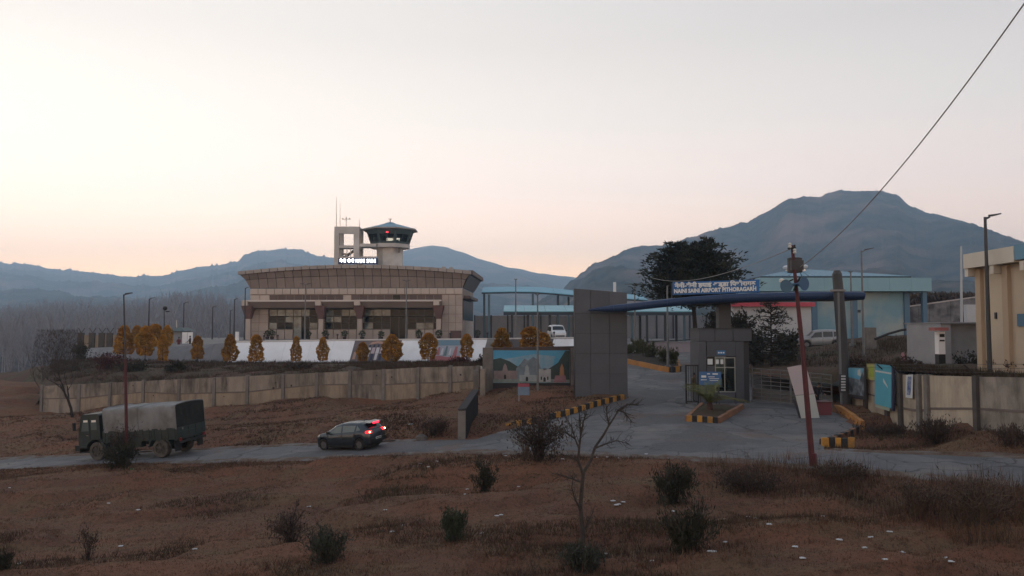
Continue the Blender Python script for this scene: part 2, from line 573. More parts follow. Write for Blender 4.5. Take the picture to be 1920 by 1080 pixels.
apron_m = asphalt_mat('apron_asphalt', (0.142, 0.139, 0.142), (0.19, 0.175, 0.165), 11.0)
gravel_m = mat('gravel_shoulder', (0.150, 0.110, 0.088), (0.105, 0.075, 0.060), scale=5, rough=1, bump=.6, bscale=25, c3=(0.17, 0.155, 0.145), scale3=1.3, spec=.1)

def resample(pts, step):
    pts = [Vector(p) for p in pts]
    outp = [pts[0]]
    for a, b in zip(pts[:-1], pts[1:]):
        n = max(1, int((b - a).length / step))
        for i in range(1, n + 1):
            outp.append(a.lerp(b, i / n))
    return outp

def sheet(name, L, Rr, nu, nv, zf, m, kind='structure', edge=0.0):
    def at(poly, t):
        k = t * (len(poly) - 1); i = min(int(k), len(poly) - 2)
        return poly[i].lerp(poly[i + 1], k - i)
    mb = MB()
    def fn(u, v):
        a, b = at(L, v), at(Rr, v)
        p = a.lerp(b, u)
        if edge and (u in (0, 1)):
            j = edge * vnoise(p.x, p.y, 0.9, 5.5)
            p = p + (b - a).normalized() * j
        return (p.x, p.y, zf(p) - (0.09 if edge and u in (0, 1) else 0))
    mb.grid(fn, nu, nv)
    o = mb.build(name, m, smooth=True)
    return tag(o, kind=kind)

def smooth_poly(pts, it=2):
    for _ in range(it):
        q = [pts[0]]
        for a, b in zip(pts[:-1], pts[1:]):
            q += [a.lerp(b, 0.25), a.lerp(b, 0.75)]
        q.append(pts[-1]); pts = q
    return pts

_rc = smooth_poly([Vector((x, y, 0)) for x, y in ROADXY], 2)
_rl, _rr = [], []
for i, p in enumerate(_rc):
    d = (_rc[min(i + 1, len(_rc) - 1)] - _rc[max(i - 1, 0)]).normalized()
    nrm = Vector((-d.y, d.x, 0))
    wd = 1.9 + 0.25 * sm(4, 20, p.x)
    _rl.append(p + nrm * wd); _rr.append(p - nrm * wd)
sheet('road', _rr, _rl, 8, len(_rc) * 3, lambda p: Gs(p.x, p.y) + 0.035, asphalt, edge=0.35)
def shoulder(name, line, s_, a0, a1):
    """strip of loose gravel with a broken edge along one side of the road"""
    mb = MB(); pts = line; n = len(pts)
    fine = []
    for p, q in zip(pts[:-1], pts[1:]):
        for k in range(8): fine.append(p.lerp(q, k / 8))
    vs = []
    for i, p in enumerate(fine):
        d = (fine[min(i + 1, len(fine) - 1)] - fine[max(i - 1, 0)]).normalized(); nr = Vector((-d.y, d.x, 0)) * s_
        j0 = .45 * vnoise(p.x, p.y, .55, 1.0) + .2 * vnoise(p.x, p.y, 2.1, 4.0); j1 = .35 * vnoise(p.x, p.y, .6, 7.0)
        for w_, dz in ((-a0 + j0 - .12, -.02), (-a0 + j0, .044), (0, .05), (a1 + j1, .03), (a1 + j1 + .3, -.12)):
            q = p + nr * w_; vs.append((q.x, q.y, Gs(q.x, q.y) + dz))
    mb.add(vs, [(i * 5 + k, (i + 1) * 5 + k, (i + 1) * 5 + k + 1, i * 5 + k + 1)[::int(s_) or 1] for i in range(len(fine) - 1) for k in range(4)])
    tag(mb.build(name, gravel_m, smooth=True), kind='structure')
shoulder('near_road_shoulder', _rr, -1, .25, .35)
_far = [p for p in _rl if not (-4.5 < p.x < 12.6)]
shoulder('far_road_shoulder', [p for p in _rl if p.x <= -4.0], 1, .25, .35)
shoulder('far_road_shoulder', [p for p in _rl if p.x >= 12.7], 1, .25, .35)
sheet('gate_apron', APRON_L, APRON_R, 40, 50, lambda p: Gs(p.x, p.y) + 0.015, apron_m)

# --- sheets behind the boundary walls
def loft(name, lines, n, m, bump=0.0, bs=0.4, sub=6):
    """surface through a list of polylines (each a list of points)"""
    rows = []
    def rs(poly):
        poly = [Vector(p) for p in poly]
        L = [0]
        for a, b in zip(poly[:-1], poly[1:]): L.append(L[-1] + (b - a).length)
        outp = []
        for i in range(n + 1):
            d = L[-1] * i / n
            k = max(j for j in range(len(L) - 1) if L[j] <= d + 1e-9) if d < L[-1] else len(L) - 2
            outp.append(poly[k].lerp(poly[k + 1], (d - L[k]) / max(1e-9, L[k + 1] - L[k])))
        return outp
    R_ = [rs(l) for l in lines]
    for a, b in zip(R_[:-1], R_[1:]):
        for s in range(sub):
            rows.append([p.lerp(q, s / sub) for p, q in zip(a, b)])
    rows.append(R_[-1])
    vs = []
    for j, r in enumerate(rows):
        for p in r:
            z = p.z + (bump * vnoise(p.x, p.y, bs, 2.2) if bump and 0 < j < len(rows) - 1 else 0)
            vs.append((p.x, p.y, z))
    mb = MB()
    mb.add(vs, [(j * (n + 1) + i, j * (n + 1) + i + 1, (j + 1) * (n + 1) + i + 1, (j + 1) * (n + 1) + i)
                for j in range(len(rows) - 1) for i in range(n)])
    o = mb.build(name, m, smooth=True)
    return tag(o, kind='structure')

bank_m = mat('bank_grass', (0.088, 0.068, 0.050), (0.052, 0.048, 0.033), scale=0.9, rough=0.95, bump=0.9, bscale=9, c3=(0.085, 0.050, 0.040), scale3=0.35, spec=0.1)
mound_m = mat('mound_soil', (0.100, 0.062, 0.046), (0.060, 0.042, 0.032), scale=0.7, rough=0.95, bump=0.8, bscale=8, c3=(0.065, 0.055, 0.036), scale3=0.3, spec=0.1)
plateau_m = mat('forecourt_paving', (0.20, 0.185, 0.175), (0.16, 0.15, 0.145), scale=0.6, rough=0.9, bump=0.2, bscale=20)
# left wall line (top of wall, ground side behind it)
LW = [(80, 724, 70.0), (340, 711, 67.0), (620, 698, 63.5), (790, 689, 61.3), (898, 686, 60.0)]
LWtop = [P(*c) for c in LW]
SLB = [P(*c) for c in [(150, 672, 92), (300, 676, 89), (440, 679, 87), (640, 680, 85), (900, 679, 83), (1080, 684, 81)]]    # foot of the white slope
SLT = [P(*c) for c in [(150, 655, 96), (300, 652, 93), (440, 643, 89.2), (640, 640, 87.4), (900, 638, 85.4), (1080, 636, 83.4)]]
loft('embankment', [[p + Vector((-0.2, 0.32, -0.05)) for p in LWtop] + [P(925, 700, 58.5), P(1080, 702, 57.5)],
                    [P(100, 700, 78), P(340, 695, 75), P(640, 690, 72), P(900, 687, 70), P(1080, 693, 66)],
                    SLB], 90, bank_m, bump=0.35, bs=0.35)
def low(p, d=0.5):
    return Vector((p.x, p.y, Gs(p.x, p.y) - d))
loft('embankment_side', [[low(P(-420, 740, 90), 1.5), P(-420, 712, 120), P(-420, 706, 175)], [low(P(-60, 722, 88), .6), P(-60, 712, 112), P(-60, 705, 175)], [low(P(60, 727, 72), .9), P(60, 690, 95), P(60, 702, 175)], [P(100, 712, 74), P(150, 672, 92), P(150, 690, 175)]], 20, bank_m, bump=0.4, bs=0.3)
loft('forecourt', [SLT + [P(1190, 650, 83.6)], [P(140, 646, 112), P(440, 637.5, 108), P(900, 636, 104), P(1215, 640, 100)], [P(150, 640, 126), P(440, 636, 126), P(900, 634, 126), P(1330, 634, 126)],
                   [P(150, 634, 190), P(440, 633, 190), P(900, 632, 190), P(1250, 632, 190)]], 40, plateau_m)
ramp_m = apron_m
def ramp_line(py, Y, xa, xb):
    return [P(xa, py, Y), P((xa + xb) / 2, py, Y), P(xb, py, Y)]
_z53 = [Vector((x, 53.2, Gs(x, 53.2) + 0.005)) for x in (7.4, 14, 22)]
_z49 = [Vector((x, 48.5, Gs(x, 48.5) + 0.008)) for x in (11.5, 16, 20.2)]
loft('driveway', [_z49, _z53, ramp_line(704, 64, 1150, 1480), ramp_line(678, 76, 1150, 1450), ramp_line(660, 88, 1160, 1430)], 24, ramp_m)
paver_m = mat('red_pavers', (0.215, 0.145, 0.135), (0.16, 0.115, 0.11), scale=2.5, rough=0.9, bump=0.3, bscale=25)
loft('paver_ramp', [ramp_line(660, 88, 1160, 1430), ramp_line(648, 95, 1170, 1420), ramp_line(641, 101, 1190, 1400)], 20, paver_m)
loft('back_yard', [ramp_line(641, 101, 1190, 1640), ramp_line(637, 126, 1190, 1640), ramp_line(634, 190, 1180, 1640)], 10, plateau_m)
# right of the drive: a scrubby mound behind the right wall
MW = [Vector((19.75, y, CZ - 1.95 + 0.03 * (y - 46))) for y in (60, 46, 40, 34, 28)]
loft('mound', [[P(1405, 700, 58), Vector((19.8, 50, CZ - 3.3)), Vector((19.75, 46, CZ - 2.2)), Vector((19.75, 40, CZ - 2.0)), Vector((19.75, 34, CZ - 1.9)), Vector((19.75, 30.1, CZ - 1.85)), Vector((38, 29.2, CZ - 1.8))],
               [P(1405, 688, 63), P(1560, 690, 54), P(1700, 678, 52), P(1800, 676, 50), P(1900, 680, 46), P(2380, 690, 40)],
               [P(1408, 668, 76), P(1520, 655, 70), P(1640, 640, 68), P(1700, 632, 68), P(1800, 628, 66), P(2250, 620, 62)],
               [P(1425, 646, 92), P(1520, 640, 88), P(1640, 633, 88), P(1740, 628, 88), P(1840, 622, 88), P(2200, 615, 88)],
               [P(1400, 640, 135), P(1520, 636, 135), P(1640, 630, 135), P(1740, 618, 135), P(1840, 612, 135), P(2200, 605, 135)]], 60, mound_m, bump=0.3, bs=0.3)

# --- far ground, hills
valley_m = mat('valley_floor', (0.050, 0.048, 0.042), (0.035, 0.037, 0.032), scale=0.02, rough=1.0, spec=0.0)
mb = MB()
_zv = CZ - 19
def far_line(Y, z):
    return [(-7200, Y, z), (-1500, Y, z), (-300, Y, z), (-75, Y, z), (75, Y, z + 4), (300, Y, z + 4), (1500, Y, z), (7200, Y, z)]
rows = [far_line(y, z) for y, z in ((-900, CZ - 26), (-60, CZ - 22), (5, CZ - 17), (60, CZ - 17), (100, CZ - 17), (200, CZ - 17), (500, CZ - 17), (1500, CZ - 20), (5900, CZ - 20))]
mb.add([p for r in rows for p in r], [(j * 8 + i, j * 8 + i + 1, (j + 1) * 8 + i + 1, (j + 1) * 8 + i) for j in range(len(rows) - 1) for i in range(7)])
tag(mb.build('valley_ground', valley_m), kind='structure')

def interp(pts, x):
    for (a, ya), (b, yb) in zip(pts[:-1], pts[1:]):
        if x <= b:
            t = max(0, (x - a) / (b - a)); t2 = t * t * (3 - 2 * t)
            return lerp(ya, yb, 0.5 * t + 0.5 * t2)
    return pts[-1][1]

def hill(name, sky_pts, Y0, Yfoot, zfoot, m, step=4, spike=0.0, rough=1.0, seed=0.0, nv=46, relief=60, backw=700):
    x0, x1 = sky_pts[0][0], sky_pts[-1][0]
    n = int((x1 - x0) / step)
    vs = []
    for j in range(-1, nv + 1):
        for i in range(n + 1):
            px = x0 + (x1 - x0) * i / n
            py = interp(sky_pts, px)
            py += rough * 2.6 * noise.fractal(Vector((px * 0.016, seed, 0)), 1.0, 2.0, 5)
            if spike:
                s = noise.noise(Vector((px * 0.21, seed + 5, 0))) * 0.7 + noise.noise(Vector((px * 0.05, seed + 7, 0))) * 0.7
                py -= spike * min(.42, max(0, s))
            yv = Y0 + relief * 1.5 * noise.fractal(Vector((px * 0.004, seed + 2, 0)), 1.0, 2.0, 3)
            top = P(px, py, yv)
            if j < 0:
                q = P(px, py, yv); t = (yv + backw) / yv
                vs.append((q.x * t, yv + backw, zfoot - 2)); continue
            v = j / nv
            yy = lerp(yv, Yfoot, v)
            X = top.x * lerp(1, (Yfoot / yv), v)
            zz = lerp(top.z, zfoot, v ** 0.8)
            rg = noise.ridged_multi_fractal(Vector((X / (relief * 9), yy / (relief * 14), seed)), 0.9, 2.1, 6, 1.0, 2.0)
            zz += (rg - 1.2) * relief * 0.8 * math.sin(PI * min(1, v * 1.15)) ** 0.7 * min(1, v * 6) if v < 0.87 else 0
            vs.append((X, yy, zz))
    mb = MB()
    mb.add(vs, [(j * (n + 1) + i, (j + 1) * (n + 1) + i, (j + 1) * (n + 1) + i + 1, j * (n + 1) + i + 1) for j in range(nv + 1) for i in range(n)])
    o = mb.build(name, m, smooth=True)
    return tag(o, kind='structure')

hill_m = mat('forested_slope', (0.016, 0.024, 0.018), (0.085, 0.075, 0.060), scale=0.022, rough=1.0, spec=0.0, bump=1.0, bscale=0.05, c3=(0.20, 0.135, 0.105), scale3=0.006, lo3=0.52, hi3=0.70)
hill('mountain', [(900, 640), (1000, 590), (1050, 550), (1075, 528), (1090, 514), (1120, 493), (1150, 478), (1190, 463), (1240, 461), (1300, 444), (1340, 430), (1400, 418), (1430, 400), (1480, 375),
                  (1510, 368), (1540, 370), (1575, 355), (1600, 358), (1650, 358), (1680, 365), (1710, 388), (1750, 402), (1800, 412), (1840, 430), (1880, 445), (1920, 463), (2000, 500), (2100, 530), (2300, 560), (2700, 600)],
     2300, 520, CZ - 14, hill_m, spike=7.0, rough=1.7, seed=4.0, relief=130, nv=90, backw=500, step=3)
hill('far_ridge', [(440, 530), (640, 498), (750, 472), (790, 463), (812, 460), (835, 463), (860, 471), (900, 485), (960, 503), (1010, 512), (1060, 518), (1150, 530), (1400, 560)],
     5350, 1500, CZ - 16, hill_m, spike=1.0, rough=0.7, seed=9.0, relief=110, backw=300)
hill('long_ridge', [(-900, 520), (-500, 470), (-250, 480), (-80, 488), (0, 493), (45, 494), (100, 505), (160, 510), (250, 519), (300, 518), (340, 508), (400, 497), (445, 491), (458, 478), (480, 471), (555, 467), (600, 480), (640, 486), (720, 500), (800, 520), (950, 560)],
     5050, 1100, CZ - 16, hill_m, spike=11.0, rough=1.0, seed=13.0, relief=85, backw=400, step=3)

# --- air
HAZE_BOX = (-7300, 7300, -905, 5950, CZ - 27.5, 610)
hz = bpy.data.materials.new('haze'); hz.use_nodes = True
t = hz.node_tree; t.nodes.clear()
o_ = t.nodes.new('ShaderNodeOutputMaterial'); pv = t.nodes.new('ShaderNodeVolumePrincipled')
pv.inputs['Color'].default_value = (0.53, 0.75, 1.0, 1)
pv.inputs['Density'].default_value = 2.5e-4
pv.inputs['Anisotropy'].default_value = 0.5
t.links.new(pv.outputs[0], o_.inputs['Volume'])
mb = MB(); mb.box(*HAZE_BOX)
tag(mb.build('haze', hz), kind='stuff')
# ------------------------------------------------------------------ terminal building
beige = mat('beige_stone', (0.42, 0.355, 0.315), (0.365, 0.305, 0.272), scale=0.8, rough=0.7, bump=0.1, bscale=20, rand=0.07)
beige_lt = mat('pale_band_stone', (0.49, 0.425, 0.38), (0.44, 0.38, 0.34), scale=0.8, rough=0.7, rand=0.06)
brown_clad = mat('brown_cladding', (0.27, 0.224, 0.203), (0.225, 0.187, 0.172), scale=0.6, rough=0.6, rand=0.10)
brown_dk = mat('dark_brown_cladding', (0.125, 0.090, 0.080), (0.10, 0.074, 0.066), scale=0.6, rough=0.6, rand=0.12)
joint_m = mat('dark_joint', (0.035, 0.03, 0.028), rough=0.9)
cornice_m = mat('roof_edge_paint', (0.40, 0.365, 0.345), (0.33, 0.30, 0.285), scale=0.5, rough=0.6, rand=0.05)
roof_grey = mat('roof_sheet_grey', (0.32, 0.30, 0.29), rough=0.5)
glass_dk = mat('dark_window_glass', (0.008, 0.013, 0.016), rough=0.08, spec=0.16, rand=0.3)
glass_pl = mat('glass_painted_bright', (0.26, 0.30, 0.30), (0.07, 0.085, 0.09), scale=0.7, rough=0.15, spec=0.5, rand=0.3)  # reflections and brightness through the panes painted into the colour
frame_m = mat('window_frame_metal', (0.11, 0.10, 0.095), rough=0.5, metal=0.3)
maroon = mat('maroon_stone', (0.145, 0.085, 0.078), (0.11, 0.07, 0.066), scale=1.0, rough=0.8)

tA, tB = P(468, 637, 119.3), P(867, 637, 117.6)
tW = (tB - tA).length
tS = 118.4 / F
T = thing('terminal_building', 'beige and brown airport terminal with arched roof and glazed front below the control tower', 'building',
          tA, math.atan2(tB.y - tA.y, tB.x - tA.x))
lx = lambda px: (px - 468) * tW / 399.0
lz = lambda py: (637 - py) * tS
DEP = 15.0
# core walls (behind the cladding), open front for the glazed hall
m = MB()
m.box(0, lx(503), 0.02, DEP, 0, lz(541)); m.box(lx(829), tW, 0.02, DEP, 0, lz(541))
m.box(lx(503), lx(829), 9, DEP, 0, lz(541)); m.box(lx(503), lx(829), 0.06, 9, lz(577), lz(541))
m.box(lx(503), lx(829), 0.05, 9, -0.3, 0.02)
m.build('wall', mat('hall_wall', (0.30, 0.245, 0.215), (0.26, 0.215, 0.19), scale=0.5), T)
def px_cols(a, b, step=15.4):
    n = max(1, round((b - a) / step)); return [a + (b - a) * i / n for i in range(n + 1)]
def tile(name, x0, x1, z0, z1, y, th, mt, gap=0.04, parent=T):
    k = MB(); k.box(x0 + gap, x1 - gap, y - th, y + 0.02, z0 + gap, z1 - gap)
    return k.build(name, mt, parent)
for c in (px_cols(468, 503), px_cols(829, 867, 13)):                # stone facing of the two end blocks
    rows_ = [637, 621, 605, 589, 573, 552.6] if c[0] > 800 else [637, 621, 605, 589, 575, 565]
    for a, b in zip(c[:-1], c[1:]):
        for r0, r1 in zip(rows_[:-1], rows_[1:]):
            tile('stone_tile', lx(a), lx(b), lz(r0), lz(r1), 0, 0.05, beige)
for a, b in zip(px_cols(468, 867)[:-1], px_cols(468, 867)[1:]):     # pale band under the frieze
    tile('band_panel', lx(a), lx(b), lz(552), lz(540.5), 0, 0.18, beige_lt)
cols_ = px_cols(505, 829, 15.4)
for i, (a, b) in enumerate(zip(cols_[:-1], cols_[1:])):             # recessed brown band
    mid = (a + b) / 2
    mt = beige_lt if 645 < mid < 661 else (glass_dk if 735 < mid < 752 else brown_dk)
    tile('cladding_panel', lx(a), lx(b), lz(564), lz(552.6), 0.05, 0.04, mt)
for a, b in ((468, 486.5), (486.5, 505)):
    tile('stone_tile', lx(a), lx(b), lz(565), lz(552.6), 0, 0.06, beige_lt)
# flared frieze between the band and the arched roof edge
OUT = 1.2
def roof_py(u):
    return 515.5 - 11.8 * (1 - abs(2 * u - 0.99) ** 2.0)
def fr(u, v, back=0.0):
    """point of the front frieze, u along, v up"""
    f = v ** 1.6; e_ = OUT * f
    xx = min(max(lerp(-OUT, tW + OUT, u), -e_), tW + e_)
    zb, zt = lz(540.5), lz(roof_py(u))
    return (xx, lerp(-0.12, -OUT, f) + back, lerp(zb, zt, v))
def panel4(name, p, mt, thick, parent=T):
    a = [Vector(q) for q in p]
    n = (a[1] - a[0]).cross(a[3] - a[0]).normalized()
    c = sum(a, Vector()) / 4
    a = [c + (q - c) * 1.0 - (q - c).normalized() * 0.055 for q in a]
    k = MB(); k.hexa([q - n * thick for q in a], [q + n * 0.012 for q in a])
    return k.build(name, mt, parent)
k = MB(); k.grid(lambda u, v: fr(u, v, 0.09), 40, 6); k.build('frieze_backing', joint_m, T)
NF = 26
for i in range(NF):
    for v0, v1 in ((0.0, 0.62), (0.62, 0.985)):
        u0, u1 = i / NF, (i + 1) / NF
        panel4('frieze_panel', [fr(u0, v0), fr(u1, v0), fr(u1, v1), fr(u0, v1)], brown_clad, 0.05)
def frs(u, v, back=0.0):
    f = v ** 1.6; yb = yt = min(max(lerp(-OUT, DEP + OUT, u), -OUT * f), DEP + OUT * f)
    return (tW + lerp(0.12, OUT, f) - back, lerp(yb, yt, f), lerp(lz(540.5), lz(515.5), v))
k = MB(); k.grid(lambda u, v: frs(u, v, 0.09), 16, 6); k.build('frieze_backing', joint_m, T)
for i in range(14):
    panel4('frieze_panel', [frs(i / 14, 0), frs((i + 1) / 14, 0), frs((i + 1) / 14, 0.985), frs(i / 14, 0.985)], mat('frieze_side_metal', (0.13, 0.13, 0.135), rough=0.35, metal=0.2), 0.05)
k = MB()
k.grid(lambda u, v: (lerp(-OUT - .1, tW + OUT + .1, u), lerp(-OUT - .1, DEP + OUT, v), lz(roof_py(u)) + 0.4), 40, 2)
k.build('roof', roof_grey, T, smooth=True)
for i in range(29):                                                   # roof edge in lengths, joints showing
    u0, u1 = i / 29, (i + 1) / 29
    xs_ = [lerp(-OUT - .15, tW + OUT + .15, u) for u in (u0 + .0012, u1 - .0012)]
    zs_ = [lz(roof_py(u)) for u in (u0, u1)]
    k = MB()
    k.hexa([(xs_[0], -OUT - .32, zs_[0] - .02), (xs_[1], -OUT - .32, zs_[1] - .02), (xs_[1], -OUT + .5, zs_[1] - .02), (xs_[0], -OUT + .5, zs_[0] - .02)],
           [(xs_[0], -OUT - .45, zs_[0] + .47), (xs_[1], -OUT - .45, zs_[1] + .47), (xs_[1], -OUT + .5, zs_[1] + .47), (xs_[0], -OUT + .5, zs_[0] + .47)])
    k.build('cornice_length', cornice_m, T)
k = MB(); k.box(tW + OUT - .3, tW + OUT + .4, -OUT + .5, DEP + OUT, lz(515.5) - .02, lz(515.5) + .58); k.build('cornice_length', brown_dk, T)
for px in (560, 638, 826, 840):
    k = MB(); k.box(lx(px) - .25, lx(px) + .25, 3, 3.5, lz(roof_py((px - 448) / 440)) + .5, lz(roof_py((px - 448) / 440)) + 1.0)
    k.build('roof_vent', roof_grey, T)
# side wall facing, glazed below
for j, (y0, y1) in enumerate([(0.2, 5), (5, 10), (10, 14.8)]):
    k = MB(); k.box(tW, tW + .05, y0, y1 - .05, lz(600), lz(560)); k.build('side_window', glass_dk, T)
    k = MB(); k.box(tW, tW + .07, y0, y1 - .05, lz(634), lz(601)); k.build('stone_tile', beige, T)
k = MB(); k.box(tW + .04, tW + .9, 1.5, DEP - 1, lz(559.5), lz(554)); k.build('side_canopy', brown_dk, T)
# entrance canopy with gutter, brackets and columns
k = MB(); k.prism([(0.0, lz(564.5)), (-2.3, lz(565)), (-2.3, lz(567.5)), (-1.7, lz(577.5)), (0.0, lz(579.5))], lx(470), lx(829), 'x')
k.build('canopy', mat('canopy_soffit', (0.225, 0.18, 0.158), (0.185, 0.15, 0.134), scale=0.4), T)
k = MB(); k.box(lx(466), lx(832), -2.45, -2.2, lz(566.2), lz(563.4)); k.build('gutter', mat('gutter_paint', (0.55, 0.50, 0.47), rough=0.5), T)
for px in (470, 606, 678, 823):
    w_ = 5.2
    k = MB(); k.box(lx(px - w_), lx(px + w_), -2.6, -1.7, lz(573.5), lz(564)); k.build('bracket', beige_lt, T)
    k = MB()
    k.hexa([(lx(px + 3 - 4.5), -1.9, lz(598)), (lx(px + 3 + 4.5), -1.9, lz(598)), (lx(px + 3 + 4.5), -1.1, lz(598)), (lx(px + 3 - 4.5), -1.1, lz(598))],
           [(lx(px - 8), -2.3, lz(574)), (lx(px + 12), -2.3, lz(574)), (lx(px + 12), -0.6, lz(574)), (lx(px - 8), -0.6, lz(574))])
    k.build('capital', maroon, T)
    k = MB(); k.box(lx(px + 3 - 4.2), lx(px + 3 + 4.2), -1.85, -1.15, -0.4, lz(598.1)); k.build('column', beige, T)
# glazing
def glazing(a, b, door=None):
    wd = thing('window', None, None); wd.parent = T
    fr_ = MB()
    cs = px_cols(a, b, 15.6)
    for i, (c0, c1) in enumerate(zip(cs[:-1], cs[1:])):
        isdoor = door and door[0] < (c0 + c1) / 2 < door[1]
        zr = [(592.5, 580, True)] + ([(636, 593.5, False)] if isdoor else [(617, 605, False), (604.4, 593.5, False)])
        for z0, z1, up in zr:
            q = MB(); q.box(lx(c0) + .05, lx(c1) - .05, 0.30, 0.33, lz(z0) + .03, lz(z1) - .03)
            pale = (random.random() < (0.75 if a > 690 else 0.5)) if up else random.random() < 0.22
            q.build('pane', glass_pl if pale else glass_dk, wd)
            fr_.box(lx(c0), lx(c1), 0.26, 0.36, lz(z0) - .02, lz(z0) + .04)
        fr_.box(lx(c0) - .045, lx(c0) + .045, 0.24, 0.38, lz(636 if isdoor else 617), lz(580))
        if not isdoor:
            tile('base_panel', lx(c0), lx(c1), lz(637), lz(617.4), 0.2, 0.1, beige)
    fr_.box(lx(b) - .045, lx(b) + .045, 0.24, 0.38, lz(617), lz(580))
    fr_.build('window_frame', frame_m, wd)
glazing(503, 611, (552, 584)); glazing(611, 684); glazing(684, 829, (738, 768))
k = MB(); k.box(lx(462), lx(880), -6, -0.45, -0.9, -0.02); k.box(lx(470), lx(860), -7.2, -6, -0.9, -0.25)
k.build('terrace', maroon, T)
k = MB(); k.box(lx(846), lx(866), -1.4, -0.7, 0.25, 0.75); k.box(lx(847), lx(849), -1.3, -0.8, 0, 0.25); k.box(lx(863), lx(865), -1.3, -0.8, 0, 0.25)
k.box(lx(846), lx(866), -0.85, -0.75, 0.75, 1.35)
tag(k.build('bench', maroon, None), 'maroon bench by the right end wall of the terminal', 'bench')
b_ = bpy.data.objects['bench']; b_.matrix_world = Matrix.Translation(tA) @ Matrix.Rotation(T.rotation_euler.z, 4, 'Z')
# potted plants along the terrace
pot_m = mat('pot_clay', (0.045, 0.035, 0.035), rough=0.7)
leaf_dk = mat('dark_leaf', (0.030, 0.042, 0.026), (0.050, 0.058, 0.032), scale=3, rough=0.7, rand=0.2)
def leaf_ball(n, rx, rz, cz, s, seed, droop=0.0):
    r_ = np.random.default_rng(seed)
    d = r_.normal(size=(n, 3)); d /= np.linalg.norm(d, axis=1)[:, None]
    rad = r_.uniform(0.35, 1, n) ** 0.6
    c = d * rad[:, None] * np.array([rx, rx, rz]) + np.array([0, 0, cz])
    a = r_.normal(size=(n, 3)) + d * 0.8; a /= np.linalg.norm(a, axis=1)[:, None]
    b = np.cross(a, r_.normal(size=(n, 3))); b /= np.linalg.norm(b, axis=1)[:, None]
    sz = s * r_.uniform(0.6, 1.3, n)[:, None]
    v = np.stack([c - a * sz - b * sz * .1, c + b * sz * 0.5, c + a * sz, c - b * sz * 0.5], 1).reshape(-1, 3)
    f = np.arange(4 * n).reshape(n, 4)
    return v, f
pots = [(516, 633), (525, 636), (592, 633), (623, 634), (658, 632), (690, 633), (725, 631), (793, 632), (829, 632), (895, 630)]
pot_first = None
for i, (px, py) in enumerate(pots):
    if pot_first is None:
        pot_first = thing('potted_plant', 'dark potted plant on the terminal terrace near its left door', 'potted plant', (0, 0, 0), 0, 'potted plants on the terminal terrace')
        k = MB(); k.lathe([(0.2, 0), (0.3, 0.5), (0.33, 0.52), (0.28, 0.52)], n=10); k.build('pot', pot_m, pot_first)
        v, f = leaf_ball(90, 0.5, 0.5, 0.95, 0.16, 3); fast_mesh('foliage', v, f, leaf_dk, parent=pot_first)
        q = pot_first
    else:
        q = dup(pot_first)
    lx_, ly_ = lx(px), -3.2
    wp = Matrix.Rotation(T.rotation_euler.z, 4, 'Z') @ Vector((lx_, ly_, -0.02)) + tA
    if px > 885: wp = P(px, 637, 112)
    q.location = wp; q.rotation_euler = (0, 0, i * 1.3); s_ = 0.85 + 0.25 * random.random(); q.scale = (s_, s_, s_)
    q['label'] = 'dark potted plant ' + ['at the left end of the terrace, left of a close pair', 'at the left end of the terrace, right of a close pair', 'on the terrace right of the left door', 'on the terrace by the second column from the left', 'on the terrace below the middle window', 'on the terrace in front of the third column', 'on the terrace left of the right door', 'on the terrace right of the right door', 'on the terrace below the rightmost column', 'standing alone right of the terminal side wall'][i]

# ------------------------------------------------------------------ control tower
white_p = mat('white_tower_paint', (0.55, 0.535, 0.52), (0.46, 0.45, 0.44), scale=0.5, rough=0.7, bump=0.05, c3=(0.42, 0.40, 0.385), scale3=0.25)
cab_m = mat('cab_green_frame', (0.055, 0.082, 0.088), rough=0.45)
cab_gl = glass('cab_glass', (0.86, 0.90, 0.84))
blue_roof = mat('blue_roof_sheet', (0.085, 0.235, 0.340), (0.075, 0.205, 0.30), scale=0.6, rough=0.45)
tY = 142.0; tsc = tY / F
TW = thing('control_tower', 'white concrete control tower with green glazed cab rising behind the terminal roof', 'control tower', P(690, 637, tY))
tx = lambda px: (px - 690) * tsc
tz = lambda py: (637 - py) * tsc
k = MB()
for (a, b) in ((624.5, 633.5), (661, 671.5)):
    k.box(tx(a), tx(b), 0, 0.9, 0, tz(424)); k.box(tx(a) + .12, tx(b) - .12, 4.0, 4.8, 0, tz(424.6))
k.build('frame_column', white_p, TW)
k = MB()
k.box(tx(633.5), tx(661), 0.05, 0.85, tz(437), tz(424)); k.box(tx(625), tx(671), 0.9, 4.0, tz(425.5), tz(424.2)); k.box(tx(633.5), tx(661), 4.05, 4.7, tz(430), tz(424.8))
k.build('top_beam', white_p, TW)
k = MB(); k.box(tx(633.5), tx(661), 0.05, 0.85, tz(464.5), tz(459.5)); k.box(tx(627), tx(669), 0.9, 4.0, tz(463), tz(461.5)); k.build('middle_beam', white_p, TW)
k = MB(); k.box(tx(633.5), tx(661), 0.05, 0.85, tz(487), tz(481)); k.box(tx(671.5), tx(702), 0.1, 0.8, tz(495), tz(480.5)); k.build('lower_beam', white_p, TW)
k = MB(); k.bar((tx(637), 3, tz(480)), (tx(660), 3, tz(464)), 1.1, 0.3); k.box(tx(633), tx(644), 2.4, 3.6, tz(474), tz(472)); k.build('stair_flight', mat('stair_concrete', (0.27, 0.255, 0.245)), TW)
for px in (648, 655):
    k = MB(); k.box(tx(px) - .06, tx(px) + .06, .3, .45, tz(481), tz(465)); k.build('rail_post', white_p, TW)
def octo(ap, z, cx, cy):
    r_ = ap / math.cos(PI / 8)
    return [(cx + r_ * math.cos(PI / 8 + k_ * PI / 4), cy + r_ * math.sin(PI / 8 + k_ * PI / 4), z) for k_ in range(8)]
cx_, cy_ = tx(724), 3.6
